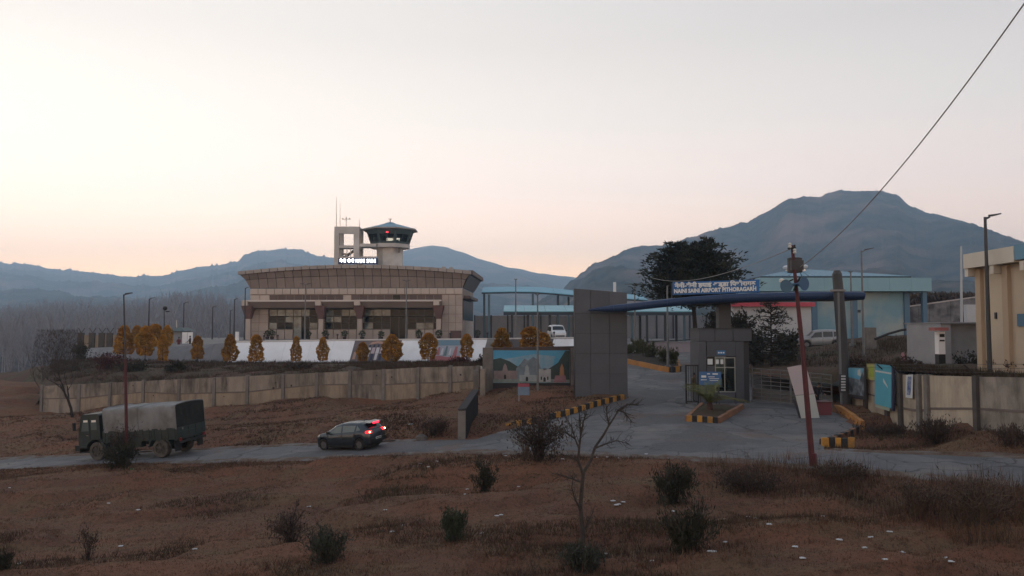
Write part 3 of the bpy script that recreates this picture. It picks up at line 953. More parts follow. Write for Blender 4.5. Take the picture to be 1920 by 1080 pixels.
def frust(mb_, z0, a0, z1, a1, cap=True):
    A_, B_ = octo(a0, z0, cx_, cy_), octo(a1, z1, cx_, cy_)
    mb_.add(A_ + B_, [(i, (i + 1) % 8, 8 + (i + 1) % 8, 8 + i) for i in range(8)] + ([tuple(range(7, -1, -1)), tuple(range(8, 16))] if cap else []))
k = MB(); frust(k, 0, 2.25, tz(462), 2.25); k.build('shaft', white_p, TW)
k = MB(); frust(k, tz(462), 3.4, tz(455), 3.5); k.box(tx(671.5), tx(703), 0.2, 3.4, tz(461.8), tz(456)); k.build('deck', white_p, TW)
k = MB(); k.box(tx(743), tx(747), 1.2, 1.5, tz(472), tz(463)); k.build('junction_box', frame_m, TW)
CAB0, CAB1 = (tz(455), 3.3), (tz(428), 4.1)
ca = lambda v: (lerp(CAB0[0], CAB1[0], v), lerp(CAB0[1], CAB1[1], v))
def face_pt(i, s_, v, inset=0.0):
    z, a_ = ca(v); o8 = octo(a_ - inset, z, cx_, cy_)
    p, q = Vector(o8[i]), Vector(o8[(i + 1) % 8])
    return p.lerp(q, s_)
for i in range(8):
    fm = MB()
    W0, W1 = 0.16, 0.68
    for (s0, s1, v0, v1) in ((0, 1, 0, W0), (0, 1, W1, 1), (0, .09, W0, W1), (.91, 1, W0, W1), (.48, .52, W0, W1)):
        a_ = [face_pt(i, s0, v0), face_pt(i, s1, v0), face_pt(i, s1, v1), face_pt(i, s0, v1)]
        b_2 = [face_pt(i, s0, v0, .14), face_pt(i, s1, v0, .14), face_pt(i, s1, v1, .14), face_pt(i, s0, v1, .14)]
        fm.hexa(b_2, a_)
    wp_ = fm.build('cab_wall', cab_m, TW)
    g_ = MB()
    for s0, s1 in ((.09, .48), (.52, .91)):
        g_.quad(face_pt(i, s0, W0, .07), face_pt(i, s1, W0, .07), face_pt(i, s1, W1, .07), face_pt(i, s0, W1, .07))
    g_.build('pane', cab_gl, wp_)
k = MB(); k.box(cx_ - 1.2, cx_ + 0.9, cy_ - .6, cy_ + .3, tz(455), tz(448)); k.box(cx_ + 1.2, cx_ + 1.6, cy_ - .4, cy_ + .2, tz(455), tz(445)); k.build('console', cab_m, TW)
k = MB(); frust(k, tz(428.2), 4.75, tz(426), 4.8); k.build('roof_edge', mat('cab_roof_edge', (0.30, 0.285, 0.27), rough=0.6), TW)
k = MB(); frust(k, tz(425.9), 4.75, tz(413.5), 0.85); frust(k, tz(413.5), .95, tz(411.5), .55); k.build('roof', blue_roof, TW)
k = MB(); k.tube([(cx_, cy_, tz(411.5)), (cx_, cy_, tz(404))], 0.08); k.tube([(cx_ - .3, cy_, tz(404.5)), (cx_ + .3, cy_, tz(404.5))], 0.06); k.build('lightning_rod', frame_m, TW)
k = MB(); k.lathe([(0.02, -0.12), (.22, -.1), (.26, .05), (.02, .14)], c=(cx_ + 0.1, cy_ - 4.05, tz(435)), n=10); k.build('red_lamp', mat('red_lamp_glow', (0.5, 0.03, 0.04), emit=(1, 0.05, 0.08), estr=1.2), TW)
for (px, p0, p1, r_) in ((627, 424, 366, .055), (634, 424, 379, .04), (671, 424, 409, .045)):
    k = MB(); k.tube([(tx(px), .6, tz(p0)), (tx(px - .6), .6, tz(p1))], [r_ * 1.4, r_ * .6]); k.build('mast', mat('mast_metal', (0.42, 0.41, 0.40), metal=0.5, rough=0.4), TW)
k = MB(); k.tube([(tx(645.5), .6, tz(424)), (tx(645.5), .6, tz(404))], .06); k.tube([(tx(639), .6, tz(409.5)), (tx(652), .6, tz(409))], .05)
for px in (639, 645.5, 652): k.lathe([(.02, -.18), (.16, 0), (.02, .18)], c=(tx(px), .6, tz(408.4)), n=8)
k.build('wind_gauge', mat('mast_metal', (0, 0, 0)), TW)
for px in (637, 655):
    k = MB(); k.lathe([(.8, 0), (.8, .12), (.5, .22), (.02, .25)], c=(tx(px), 2, tz(424)), n=10); k.build('roof_dome', white_p, TW)

# ---- lettering helper: Blender's own font (Devanagari comes from its fallback fonts)
def text_mesh(name, s, size, mt, ext=0.01, width=None, parent=None, loc=(0, 0, 0), rot=(PI / 2, 0, 0), bold=0.0):
    cu = bpy.data.curves.new(name, 'FONT')
    cu.body = s; cu.size = size; cu.extrude = ext; cu.offset = bold
    cu.align_x = 'CENTER'; cu.align_y = 'CENTER'; cu.resolution_u = 2
    to = bpy.data.objects.new(name, cu); COL.objects.link(to)
    bpy.context.view_layer.update()
    me = bpy.data.meshes.new_from_object(to.evaluated_get(bpy.context.evaluated_depsgraph_get()))
    bpy.data.objects.remove(to)
    me.materials.clear(); me.materials.append(mt)
    xs_ = [v.co.x for v in me.vertices]
    if width and xs_:
        f_ = width / (max(xs_) - min(xs_)); c_ = (max(xs_) + min(xs_)) / 2
        for v in me.vertices: v.co.x = (v.co.x - c_) * f_
    o = link(name, me, parent)
    o.location = loc; o.rotation_euler = rot
    return o

SG = thing('illuminated_sign', 'lit white lettering on a dark blue board below the control tower', 'sign', P(671, 489.5, 139.5))
ss = 139.5 / F
k = MB(); k.box(-37 * ss, 37 * ss, 0, 0.25, -5.6 * ss, 5.6 * ss); k.build('board', mat('sign_navy', (0.012, 0.025, 0.085), rough=0.4), SG)
for px in (-30, 0, 30):
    k = MB(); k.tube([(px * ss, .2, -5.6 * ss), (px * ss, .2, -12 * ss)], .07); k.build('stay', frame_m, SG)
lit = mat('lit_letters', (0.9, 0.92, 1.0), emit=(0.86, 0.92, 1.0), estr=2.0)
text_mesh('lettering', 'नैनी सैनी', 0.78, lit, width=28 * ss, parent=SG, loc=(-20.5 * ss, -0.03, -.02), bold=0.02)
text_mesh('lettering', 'NAINI', 0.92, lit, width=17 * ss, parent=SG, loc=(4.5 * ss, -0.03, 0), bold=0.03)
text_mesh('lettering', 'SAINI', 0.92, lit, width=17 * ss, parent=SG, loc=(25 * ss, -0.03, 0), bold=0.03)

# ------------------------------------------------------------------ blue steel canopies and the wall behind
blue_st = mat('pale_blue_steel', (0.105, 0.330, 0.450), (0.085, 0.275, 0.39), scale=0.4, rough=0.5)
teal_roof = mat('teal_roof_sheet', (0.150, 0.370, 0.430), (0.12, 0.30, 0.37), scale=0.5, rough=0.45)
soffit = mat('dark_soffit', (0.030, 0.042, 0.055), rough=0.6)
post_bl = mat('post_blue_paint', (0.075, 0.13, 0.155), rough=0.5)
post_dk = mat('post_dark_paint', (0.035, 0.042, 0.050), rough=0.5)

def canopy(name, label, Y, front, rise_px, depth, th_px, posts, base_py, post_mats, roof_m, fascia_m):
    """front: list of (px, py) of the lower front edge; roof climbs rise_px over depth"""
    t_ = thing(name, label, 'canopy', P((front[0][0] + front[-1][0]) / 2, base_py, Y))
    for i, ((a, pa), (b, pb)) in enumerate(zip(front[:-1], front[1:])):
        n = max(1, round((b - a) / 40))
        for j in range(n):
            u0, u1 = j / n, (j + 1) / n
            x0, y0, x1, y1 = lerp(a, b, u0), lerp(pa, pb, u0), lerp(a, b, u1), lerp(pa, pb, u1)
            f0, f1 = P(x0, y0 - th_px, Y), P(x1, y1 - th_px, Y)
            sc2 = (Y + depth) / Y
            b0, b1 = P(x0, y0 - th_px - rise_px, Y + depth), P(x1, y1 - th_px - rise_px, Y + depth)
            b0.x, b1.x = f0.x, f1.x
            g = Vector((0.02, 0, 0)); dz = Vector((0, 0, 0.10))
            q = MB(); q.hexa([f0 + g, f1 - g, b1 - g, b0 + g], [f0 + g + dz, f1 - g + dz, b1 - g + dz, b0 + g + dz])
            q.build('roof_sheet', roof_m, t_, world=True)
    q = MB()
    for (a, pa), (b, pb) in zip(front[:-1], front[1:]):
        q.hexa([P(a, pa, Y), P(b, pb, Y), P(b, pb, Y) + Vector((0, .25, 0)), P(a, pa, Y) + Vector((0, .25, 0))],
               [P(a, pa - th_px, Y), P(b, pb - th_px, Y), P(b, pb - th_px, Y) + Vector((0, .25, 0)), P(a, pa - th_px, Y) + Vector((0, .25, 0))])
    q.build('fascia_beam', fascia_m, t_, world=True)
    for i, (px, pt, dY) in enumerate(posts):
        q = MB(); a = P(px, pt, Y + dY); b = P(px, base_py, Y + dY); b.x = a.x
        q.tube([b, a], 0.16, n=8); q.build('post', post_mats[i % len(post_mats)], t_, world=True)
    return t_
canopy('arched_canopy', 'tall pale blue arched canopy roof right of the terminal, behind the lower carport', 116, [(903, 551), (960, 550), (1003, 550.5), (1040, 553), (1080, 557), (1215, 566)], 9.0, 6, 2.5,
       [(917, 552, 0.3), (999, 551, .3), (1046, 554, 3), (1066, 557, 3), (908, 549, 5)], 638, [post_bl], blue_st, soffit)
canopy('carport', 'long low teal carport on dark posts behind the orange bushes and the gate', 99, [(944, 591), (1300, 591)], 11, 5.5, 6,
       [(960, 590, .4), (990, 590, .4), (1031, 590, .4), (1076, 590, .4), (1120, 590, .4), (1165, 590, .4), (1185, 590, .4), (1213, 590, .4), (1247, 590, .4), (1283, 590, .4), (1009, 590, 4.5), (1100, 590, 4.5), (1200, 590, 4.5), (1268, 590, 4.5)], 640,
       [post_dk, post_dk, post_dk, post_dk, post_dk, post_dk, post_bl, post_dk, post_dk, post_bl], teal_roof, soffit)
WB = thing('compound_wall', 'grey sheet wall in bays running behind the carport and right of the terminal', 'wall', P(1110, 640, 122))
sheet_m = mat('grey_wall_sheet', (0.235, 0.235, 0.25), (0.19, 0.19, 0.205), scale=0.7, stretch=(1, 1, .4), rough=0.7, rand=0.06)
for i in range(15):
    a, b = 890 + 31 * i, 890 + 31 * (i + 1)
    p0, p1 = P(a, 592, 122), P(b, 592, 122)
    q = MB(); zb = P(a, 645, 122).z
    q.box(p0.x + .03, p1.x - .03, 122, 122.12, zb, p0.z); q.build('wall_sheet', sheet_m, WB, world=True)
    q = MB(); q.box(p0.x - .1, p0.x + .1, 121.85, 122.3, zb, p0.z + .1); q.build('wall_post', post_dk, WB, world=True)
q = MB(); a, b = P(1050, 552, 121.0), P(1056, 528, 121.0)
q.box(P(1150, 500, 121).x, P(1155, 500, 121).x, 121, 121.4, P(1152, 600, 121).z, P(1152, 529, 121).z)
tag(q.build('chimney_pipe', mat('white_pipe', (0.62, 0.6, 0.58), rough=0.5)), 'white upright pipe showing above the grey gate slab', 'pipe')

# ------------------------------------------------------------------ blue hall, shop, right-hand buildings
cyan_w = mat('pale_cyan_plaster', (0.175, 0.305, 0.375), (0.155, 0.275, 0.34), scale=0.35, rough=0.8, bump=0.04, c3=(0.30, 0.35, 0.35), scale3=0.2)
cyan_f = mat('cyan_fascia', (0.225, 0.39, 0.455), (0.20, 0.35, 0.415), scale=0.4, rough=0.7)
hall_bl = mat('hall_blue_paint', (0.075, 0.150, 0.225), rough=0.6)
BH = thing('blue_hall', 'pale cyan airport hall with blue hipped roof and deep fascia behind the gate', 'building', P(1580, 637, 96))
hs = 96 / F
bx = lambda px: (px - 1580) * hs
bz = lambda py: (637 - py) * hs
q = MB(); q.box(bx(1425), bx(1704), 0.0, 17, -0.6, bz(548)); q.build('wall', cyan_w, BH)
for px0 in range(1420, 1738, 40):
    q = MB(); q.box(bx(px0) + .01, bx(min(px0 + 40, 1738)) - .01, -1.4, 0.4, bz(547), bz(522)); q.build('fascia_panel', cyan_f, BH)
q = MB(); q.box(bx(1704), bx(1738), 0.4, 17, bz(547), bz(522)); q.box(bx(1420), bx(1704), .4, 17, bz(547.5), bz(523)); q.build('overhang', cyan_f, BH)
for px in (1447, 1527, 1602, 1700):
    q = MB(); q.box(bx(px - 4.5), bx(px + 5.5), -0.25, 0.3, -0.5, bz(548)); q.build('pilaster', hall_bl, BH)
for px, yy in ((1728, -1.0), (1730, 12)):
    q = MB(); q.box(bx(px - 4), bx(px + 4), yy, yy + .5, -0.5, bz(547)); q.build('corner_post', hall_bl, BH)
for px in (1520, 1611):
    q = MB(); q.box(bx(px - 3), bx(px + 3), -.16, .0, bz(586), bz(581)); q.build('wall_lamp', post_dk, BH)
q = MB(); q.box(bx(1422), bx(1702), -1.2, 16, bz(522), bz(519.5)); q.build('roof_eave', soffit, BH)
ev = [(bx(1424), -1.1, bz(519.5)), (bx(1702), -1.1, bz(519.5)), (bx(1702), 16, bz(519.5)), (bx(1424), 16, bz(519.5))]
r0, r1 = (bx(1530), 7.5, bz(503) + .35), (bx(1572), 7.5, bz(503) + .35)
def hip_strip(A, B, C, D, n):
    """sheet strips between eave A-B and ridge D-C"""
    A, B, C, D = map(Vector, (A, B, C, D))
    for i in range(n):
        u0, u1 = i / n + .004, (i + 1) / n - .004
        a, b, c, d = A.lerp(B, u0), A.lerp(B, u1), D.lerp(C, u1), D.lerp(C, u0)
        up = Vector((0, 0, .07))
        k2 = MB(); k2.hexa([a, b, c, d], [a + up, b + up, c + up, d + up]); k2.build('roof_sheet', blue_roof, BH)
hip_strip(ev[0], ev[1], r1, r0, 22); hip_strip(ev[1], ev[2], r1, r1, 6); hip_strip(ev[3], ev[0], r0, r0, 6); hip_strip(ev[2], ev[3], r0, r1, 8)
for px in (1508, 1541):
    q = MB(); zt = bz(500) if px > 1520 else bz(502)
    q.lathe([(.22, -1.2), (.22, .0), (.5, .1), (.55, .35), (.3, .55), (.02, .6)], c=(bx(px), 5.5, zt + .15), n=12); q.build('roof_ventilator', mat('bright_metal', (0.6, 0.6, 0.6), metal=0.6, rough=0.35), BH)

SH = thing('white_kiosk', 'white flat roofed block with red fascia between the conifer and the blue hall', 'building', P(1445, 637, 84))
ks = 84 / F
kx = lambda px: (px - 1445) * ks
kz = lambda py: (637 - py) * ks
q = MB(); q.box(kx(1376), kx(1522), 0, 6, -.6, kz(575)); q.build('wall', mat('kiosk_white', (0.43, 0.45, 0.475), (0.38, 0.395, 0.42), scale=0.5, rough=0.8), SH)
red_f = mat('red_fascia', (0.42, 0.055, 0.085), rough=0.5)
for a, b in ((1370, 1420), (1420, 1470), (1470, 1526)):
    q = MB(); q.box(kx(a) + .01, kx(b) - .01, -.5, .25, kz(575), kz(567)); q.build('fascia_panel', red_f, SH)
q = MB(); q.box(kx(1372), kx(1524), .25, 6.2, kz(574), kz(568)); q.build('roof', roof_grey, SH)

# cream building at the right edge (its long face looks towards the gate)
cream = mat('cream_plaster', (0.50, 0.415, 0.31), (0.455, 0.375, 0.285), scale=0.4, rough=0.85, bump=0.05, c3=(0.42, 0.34, 0.26), scale3=0.3)
cream_d = mat('cream_pilaster', (0.41, 0.315, 0.225), rough=0.85)
cream_w = mat('cream_roof_slab', (0.58, 0.53, 0.45), (0.52, 0.47, 0.40), scale=0.5, rough=0.8)
CB = thing('cream_building', 'cream plastered building with projecting flat roof slab at the right edge above the wall', 'building', (22.6, 38.8, CZ - 2.0))
BX = 22.6
def cz_(py, Y): return P(1840, py, Y).z
q = MB(); q.box(0, 9, -13, 0, -.2, 5.0); q.build('wall', cream, CB)
for yy in (0.06, -2.05, -4.3, -7.5):
    q = MB(); q.box(-0.18, 0.4, yy - .42, yy, -.2, 4.98); q.build('pilaster', cream_d, CB)
for (y0, y1, blue) in ((0.35, -3.6, False), (-3.64, -9, True)):
    q = MB(); q.box(-.55, 9.2, y1, y0, 5.02 if not blue else 5.1, 5.72 if not blue else 5.75)
    q.build('roof_slab', blue_roof if blue else cream_w, CB)
for yy in (.35, -1.7, -3.9):
    q = MB(); q.box(-.5, 0.2, yy - .3, yy, 4.62, 5.02); q.build('roof_bracket', cream_w, CB)
q = MB(); q.box(-.06, .02, -3.4, -2.9, 2.2, 2.75); q.build('blue_plate', hall_bl, CB)
q = MB(); q.box(-.05, .02, -1.35, -1.2, 2.55, 2.85); q.build('wall_lamp', post_dk, CB)
q = MB(); q.box(-.04, .02, -6, -0.45, -0.1, 0.05); q.build('plinth', cream_d, CB)

grey_pl = mat('grey_plaster', (0.285, 0.285, 0.30), (0.235, 0.235, 0.25), scale=0.6, rough=0.85, bump=0.08, c3=(0.2, 0.2, 0.205), scale3=0.5)
GB = thing('grey_store', 'plain grey rendered block with stepped front standing left of the cream building', 'building', P(1805, 700, 44))
gs_ = 44 / F
q = MB(); q.box(-18 * gs_, 40 * gs_, 0.5, 4.2, -.4, 93 * gs_); q.build('wall', grey_pl, GB)
q = MB(); q.box(-37 * gs_, -18 * gs_, 0.1, 3.9, -.4, 92.4 * gs_); q.build('front_block', mat('grey_plaster_pale', (0.33, 0.33, 0.345), (0.28, 0.28, 0.295), scale=0.7, rough=0.85), GB)
q = MB(); q.box(-38 * gs_, 41 * gs_, 0.0, 4.3, 93 * gs_, 95.5 * gs_); q.build('roof_slab', grey_pl, GB)
q = MB(); a, b = P(1812, 571, 62), P(1850, 606, 62)
q.box(a.x, b.x, 62, 62.4, b.z - 1.5, a.z)
tag(q.build('white_wall', mat('kiosk_white', (0, 0, 0))), 'short length of white wall behind the grey store beside the white pole', 'wall')
FW = thing('perimeter_wall', 'distant grey stone perimeter wall with pale coping right of the blue hall', 'wall', P(1770, 606, 105))
for i in range(8):
    a, b = 1702 + 20 * i, 1702 + 20 * (i + 1)
    q = MB(); p0, p1 = P(a, 576 - 0.14 * (a - 1702), 105), P(b, 576 - 0.14 * (b - 1702), 105)
    zb = P(a, 622, 105).z
    q.hexa([(p0.x + .02, 105, zb), (p1.x - .02, 105, zb), (p1.x - .02, 105.3, zb), (p0.x + .02, 105.3, zb)], [(p0.x + .02, 105, p0.z), (p1.x - .02, 105, p1.z), (p1.x - .02, 105.3, p1.z), (p0.x + .02, 105.3, p0.z)])
    q.build('wall_bay', mat('dark_stone_wall', (0.13, 0.13, 0.14), (0.20, 0.20, 0.21), scale=1.6, rough=0.9, c3=(0.07, 0.07, 0.075), scale3=0.6), FW, world=True)
    q = MB(); q.hexa([(p0.x + .02, 104.9, p0.z), (p1.x - .02, 104.9, p1.z), (p1.x - .02, 105.4, p1.z), (p0.x + .02, 105.4, p0.z)], [(p0.x + .02, 104.9, p0.z + .15), (p1.x - .02, 104.9, p1.z + .15), (p1.x - .02, 105.4, p1.z + .15), (p0.x + .02, 105.4, p0.z + .15)])
    q.build('coping', cornice_m, FW, world=True)
# ------------------------------------------------------------------ boundary walls
conc = mat('stained_concrete', (0.275, 0.238, 0.200), (0.20, 0.172, 0.145), scale=1.3, stretch=(1, 1, .35), rough=0.9, bump=0.2, bscale=14, c3=(0.10, 0.085, 0.072), scale3=0.9, lo3=0.55, hi3=0.78, rand=0.14)
conc_y = mat('ochre_concrete', (0.305, 0.245, 0.180), (0.24, 0.192, 0.145), scale=1.1, stretch=(1, 1, .5), rough=0.9, bump=0.2, bscale=14, c3=(0.17, 0.13, 0.10), scale3=0.7, lo3=0.56, hi3=0.8, rand=0.12)
conc_p = mat('grey_post_concrete', (0.175, 0.160, 0.148), (0.13, 0.12, 0.112), scale=2, rough=0.9, bump=0.2, rand=0.12)
rail_m = mat('wall_rail', (0.115, 0.095, 0.088), (0.15, 0.125, 0.112), scale=1, rough=0.9)

# vertical drip stains for the panels
def drip_mat(base, name, amount):
    m = base.copy(); m.name = name
    t = m.node_tree; b = t.nodes['Principled BSDF']
    src = b.inputs['Base Color'].links[0].from_socket
    tc = t.nodes.new('ShaderNodeTexCoord'); oi = t.nodes.new('ShaderNodeObjectInfo')
    ad = t.nodes.new('ShaderNodeVectorMath'); ad.operation = 'ADD'
    mp = t.nodes.new('ShaderNodeMapping'); mp.inputs['Scale'].default_value = (.9, .9, .16)
    t.links.new(tc.outputs['Object'], ad.inputs[0])
    cb = t.nodes.new('ShaderNodeCombineXYZ'); ml = t.nodes.new('ShaderNodeMath'); ml.operation = 'MULTIPLY'; ml.inputs[1].default_value = 40
    t.links.new(oi.outputs['Random'], ml.inputs[0]); t.links.new(ml.outputs[0], cb.inputs[0])
    t.links.new(cb.outputs[0], ad.inputs[1]); t.links.new(ad.outputs[0], mp.inputs[0])
    n = t.nodes.new('ShaderNodeTexNoise'); n.inputs['Scale'].default_value = 1.0; n.inputs['Detail'].default_value = 6; n.inputs['Roughness'].default_value = .7
    t.links.new(mp.outputs[0], n.inputs['Vector'])
    r = t.nodes.new('ShaderNodeMapRange'); r.inputs[1].default_value = .46; r.inputs[2].default_value = .66; r.inputs[4].default_value = amount
    t.links.new(n.outputs['Fac'], r.inputs[0])
    x = t.nodes.new('ShaderNodeMix'); x.data_type = 'RGBA'; x.inputs[7].default_value = (0.055, 0.048, 0.044, 1)
    t.links.new(r.outputs[0], x.inputs[0]); t.links.new(src, x.inputs[6]); t.links.new(x.outputs[2], b.inputs['Base Color'])
    return m
conc = drip_mat(conc, 'drip_stained_concrete', 0.95)
conc_y = drip_mat(conc_y, 'drip_stained_ochre', 0.6)
chipped = mat('chip_dark', (0.05, 0.042, 0.038), rough=1)

def wall_bay(t_, a, b, za0, zb0, za1, zb1, nrm, lower_m, upper_m, split=0.45, pw=0.14):
    """a, b: xy of the two posts; z0 foot, z1 top at each; two stacked panels and a rail between"""
    d = (b - a).normalized(); n = nrm * 0.07
    def pan(name, u0, u1, f0, f1, th, mt):
        vs0, vs1 = [], []
        for (u, f) in ((u0, f0), (u1, f0), (u1, f1), (u0, f1)):
            p = a + d * ((b - a).length * u)
            z0, z1 = lerp(za0, zb0, u), lerp(za1, zb1, u)
            z = lerp(z0, z1, f)
            vs0.append(Vector((p.x, p.y, z)) - nrm * th); vs1.append(Vector((p.x, p.y, z)) + nrm * th)
        q = MB(); q.hexa(vs0, vs1); return q.build(name, mt, t_, world=True)
    u0, u1 = pw / (b - a).length, 1 - pw / (b - a).length
    pan('wall_panel', u0, u1, -0.25, split - .02, .05, lower_m)
    pan('wall_panel', u0, u1, split + .02, 1.0, .055, upper_m)
    pan('wall_rail', u0, u1, split - .021, split + .021, .075, rail_m)

LWT = thing('boundary_wall', 'long stained concrete panel wall with grey posts below the airport bank', 'wall', (LWtop[2].x, LWtop[2].y, Gs(LWtop[2].x, LWtop[2].y)))
lw_px = [80, 150, 208, 270, 337, 403, 465, 532, 595, 657, 720, 785, 845, 897]
def lw_at(px):
    for (a, ya, da), (b, yb, db) in zip(LW[:-1], LW[1:]):
        if px <= b: break
    t = (px - a) / (b - a)
    return P(px, lerp(ya, yb, t), lerp(da, db, t))
lw = [lw_at(px) for px in lw_px]
dirw = (lw[-1] - lw[0]); dirw.z = 0; dirw.normalize()
nw = Vector((dirw.y, -dirw.x, 0))
for i, p in enumerate(lw):
    zg = G(p.x, p.y)
    q = MB(); h_ = p.z + (0.02 if i % 3 else 0.10)
    q.hexa([p.xy.to_3d() + dirw * s_ * .13 + nw * r_ * .16 + Vector((0, 0, zg - .3)) for s_, r_ in ((-1, 1), (1, 1), (1, -1), (-1, -1))],
           [p.xy.to_3d() + dirw * s_ * .12 + nw * r_ * .14 + Vector((0, 0, h_)) for s_, r_ in ((-1, 1), (1, 1), (1, -1), (-1, -1))])
    q.build('wall_post', conc_p, LWT, world=True)
for i, (a, b) in enumerate(zip(lw[:-1], lw[1:])):
    up_m = conc; lo_m = conc_y if i not in (0, 9) else conc
    wall_bay(LWT, a.xy.to_3d(), b.xy.to_3d(), G(a.x, a.y), G(b.x, b.y), a.z, b.z, nw, lo_m, up_m, split=.5)
for k_ in range(9):                                                   # broken spots
    i = random.randrange(len(lw) - 1); p = lw[i].lerp(lw[i + 1], random.uniform(.2, .8))
    z = lerp(G(p.x, p.y), p.z, random.uniform(.3, .9)); r_ = random.uniform(.05, .12)
    q = MB(); q.lathe([(r_, 0), (r_ * .8, .012), (.001, .014)], c=(0, 0, 0), n=6, axis='y')
    o = q.build('broken_spot', chipped, LWT); inv = parent_inv(LWT); w_ = inv @ (Vector((p.x, p.y, z)) + nw * .07); o.location = w_; o.rotation_euler = (0, 0, PI + math.atan2(dirw.y, dirw.x))
# the short return of the wall towards the road
pe = lw[-1]; pf = P(905, 765, 53.5)
RT = thing('corner_wall', 'short return of the concrete panel wall coming towards the road beside the mural', 'wall', (pf.x, pf.y, G(pf.x, pf.y)))
zt_ = P(905, 692, 53.5).z
for p, zt2, w_ in ((pf, zt_, .17), (P(892, 760, 55.5), P(892, 694, 55.5).z, .16), (P(913, 757, 54.6), P(913, 690, 54.6).z, .14)):
    q = MB(); zg = G(p.x, p.y); q.box(p.x - w_, p.x + w_, p.y - w_, p.y + w_, zg - .3, zt2); q.build('wall_post', conc_p if p is not pf else conc, RT, world=True)
a, b = Vector((pf.x, pf.y, 0)), Vector((pe.x + .2, pe.y, 0))
wall_bay(RT, a, b, G(pf.x, pf.y), G(pe.x, pe.y), zt_ - .1, pe.z, Vector((1, 0.1, 0)).normalized(), conc, conc, split=.5)

# dark culvert stub by the road
p = P(866, 816, 41.6); zg = G(p.x, p.y)
q = MB()
q.hexa([(p.x - .17, 41.4, zg - .4), (p.x + .2, 41.4, zg - .4), (p.x + .62, 47.0, zg - .4), (p.x + .25, 47.0, zg - .4)],
       [(p.x - .15, 41.4, zg + 1.45), (p.x + .18, 41.4, zg + 1.50), (p.x + .6, 47.0, zg + 2.05), (p.x + .27, 47.0, zg + 2.0)])
ST = thing('culvert_wall', 'dark grey concrete stub wall with sloping top beside the road behind the car', 'wall', (p.x, 44, zg))
q.build('wall', mat('dark_concrete', (0.042, 0.042, 0.046), (0.03, 0.03, 0.033), scale=1.5, rough=1.0, bump=.2, spec=.03), ST, world=True)
q = MB(); q.hexa([(p.x - .2, 41.35, zg + 1.46), (p.x + .23, 41.35, zg + 1.51), (p.x + .65, 47.05, zg + 2.06), (p.x + .22, 47.05, zg + 2.01)],
                 [(p.x - .2, 41.35, zg + 1.52), (p.x + .23, 41.35, zg + 1.57), (p.x + .65, 47.05, zg + 2.12), (p.x + .22, 47.05, zg + 2.07)])
q.build('coping', mat('dark_coping', (0.06, 0.058, 0.06), rough=1.0, spec=.05), ST, world=True)
q = MB(); q.box(p.x - .19, p.x + .2, 41.3, 41.42, zg - .3, zg + 1.44); q.build('end_face', conc_p, ST, world=True)

# right-hand wall: runs away from the camera
XW = 19.5
yw = lambda px: XW * F / (px - 960) * 0.9985
RW = thing('panel_wall', 'cream concrete panel wall with dark posts and slanted wire arms right of the gate', 'wall', (XW, 38, G(XW, 38)))
rw_m = drip_mat(mat('cream_wall_panel', (0.45, 0.385, 0.30), (0.39, 0.33, 0.26), scale=1.2, rough=0.9, bump=0.15, bscale=12, c3=(0.20, 0.17, 0.14), scale3=0.6, lo3=.55, hi3=.8), 'cream_wall_drips', .35)
rw_g = drip_mat(mat('grey_wall_panel', (0.31, 0.275, 0.235), (0.24, 0.215, 0.185), scale=1.2, rough=0.9, bump=0.15, bscale=12, c3=(0.11, 0.10, 0.09), scale3=0.7, lo3=.5, hi3=.75), 'grey_wall_drips', .6)
rw_px = [1590, 1622, 1662, 1687, 1722, 1737, 1829, 1945]
rw_top = lambda Y: P(960 + XW * F / Y, lerp(699, 708, (46.6 - Y) / 16), Y).z
wire_m = mat('black_iron', (0.022, 0.02, 0.02), rough=0.6)
arms = []
for i, px in enumerate(rw_px):
    Y = yw(px); zg = G(XW, Y); zt2 = rw_top(Y)
    q = MB(); w_ = .15
    q.box(XW - .2, XW + .12, Y - w_, Y + w_, zg - .4, zt2 + .04); q.build('wall_post', conc_p if i in (0, 4, 5, 7) else mat('dark_post_concrete', (0.085, 0.075, 0.072), (0.06, 0.055, 0.052), scale=2, rough=.9), RW, world=True)
    e = Vector((XW - .55, Y + .1, zt2 + .5)); arms.append(e)
    q = MB(); q.bar((XW, Y, zt2 - .02), e, .06, .06); q.build('wire_arm', wire_m, RW, world=True)
for i, (a, b) in enumerate(zip(rw_px[:-1], rw_px[1:])):
    Ya, Yb = yw(a), yw(b)
    wall_bay(RW, Vector((XW, Ya, 0)), Vector((XW, Yb, 0)), G(XW, Ya), G(XW, Yb), rw_top(Ya), rw_top(Yb), Vector((-1, 0, 0)), rw_g if i == 6 else rw_m, rw_g if i == 6 else rw_m, split=.40, pw=.16)
for f_ in (.35, .68, 1.0):
    q = MB(); q.tube([Vector((XW, yw(px), rw_top(yw(px)))).lerp(e, f_) for px, e in zip(rw_px, arms)], .008, n=3); q.build('wire_strand', wire_m, RW, world=True)

# the wall turns the corner and goes on to the right along the road, outside the picture
CW = thing('roadside_wall', 'continuation of the cream panel wall round its corner along the road', 'wall', (28, 29.5, G(28, 29.5)))
cwp = [Vector((XW + .1 + 3.0 * i, 29.7 - .17 * i, 0)) for i in range(7)]
for i, v in enumerate(cwp):
    q = MB(); q.box(v.x - .14, v.x + .14, v.y - .2, v.y + .14, G(v.x, v.y) - .4, CZ - 1.72); q.build('wall_post', conc_p, CW, world=True)
for a, b in zip(cwp[:-1], cwp[1:]):
    wall_bay(CW, a, b, G(a.x, a.y), G(b.x, b.y), CZ - 1.78, CZ - 1.78, Vector((-.05, -1, 0)), rw_g, rw_m, split=.4, pw=.16)

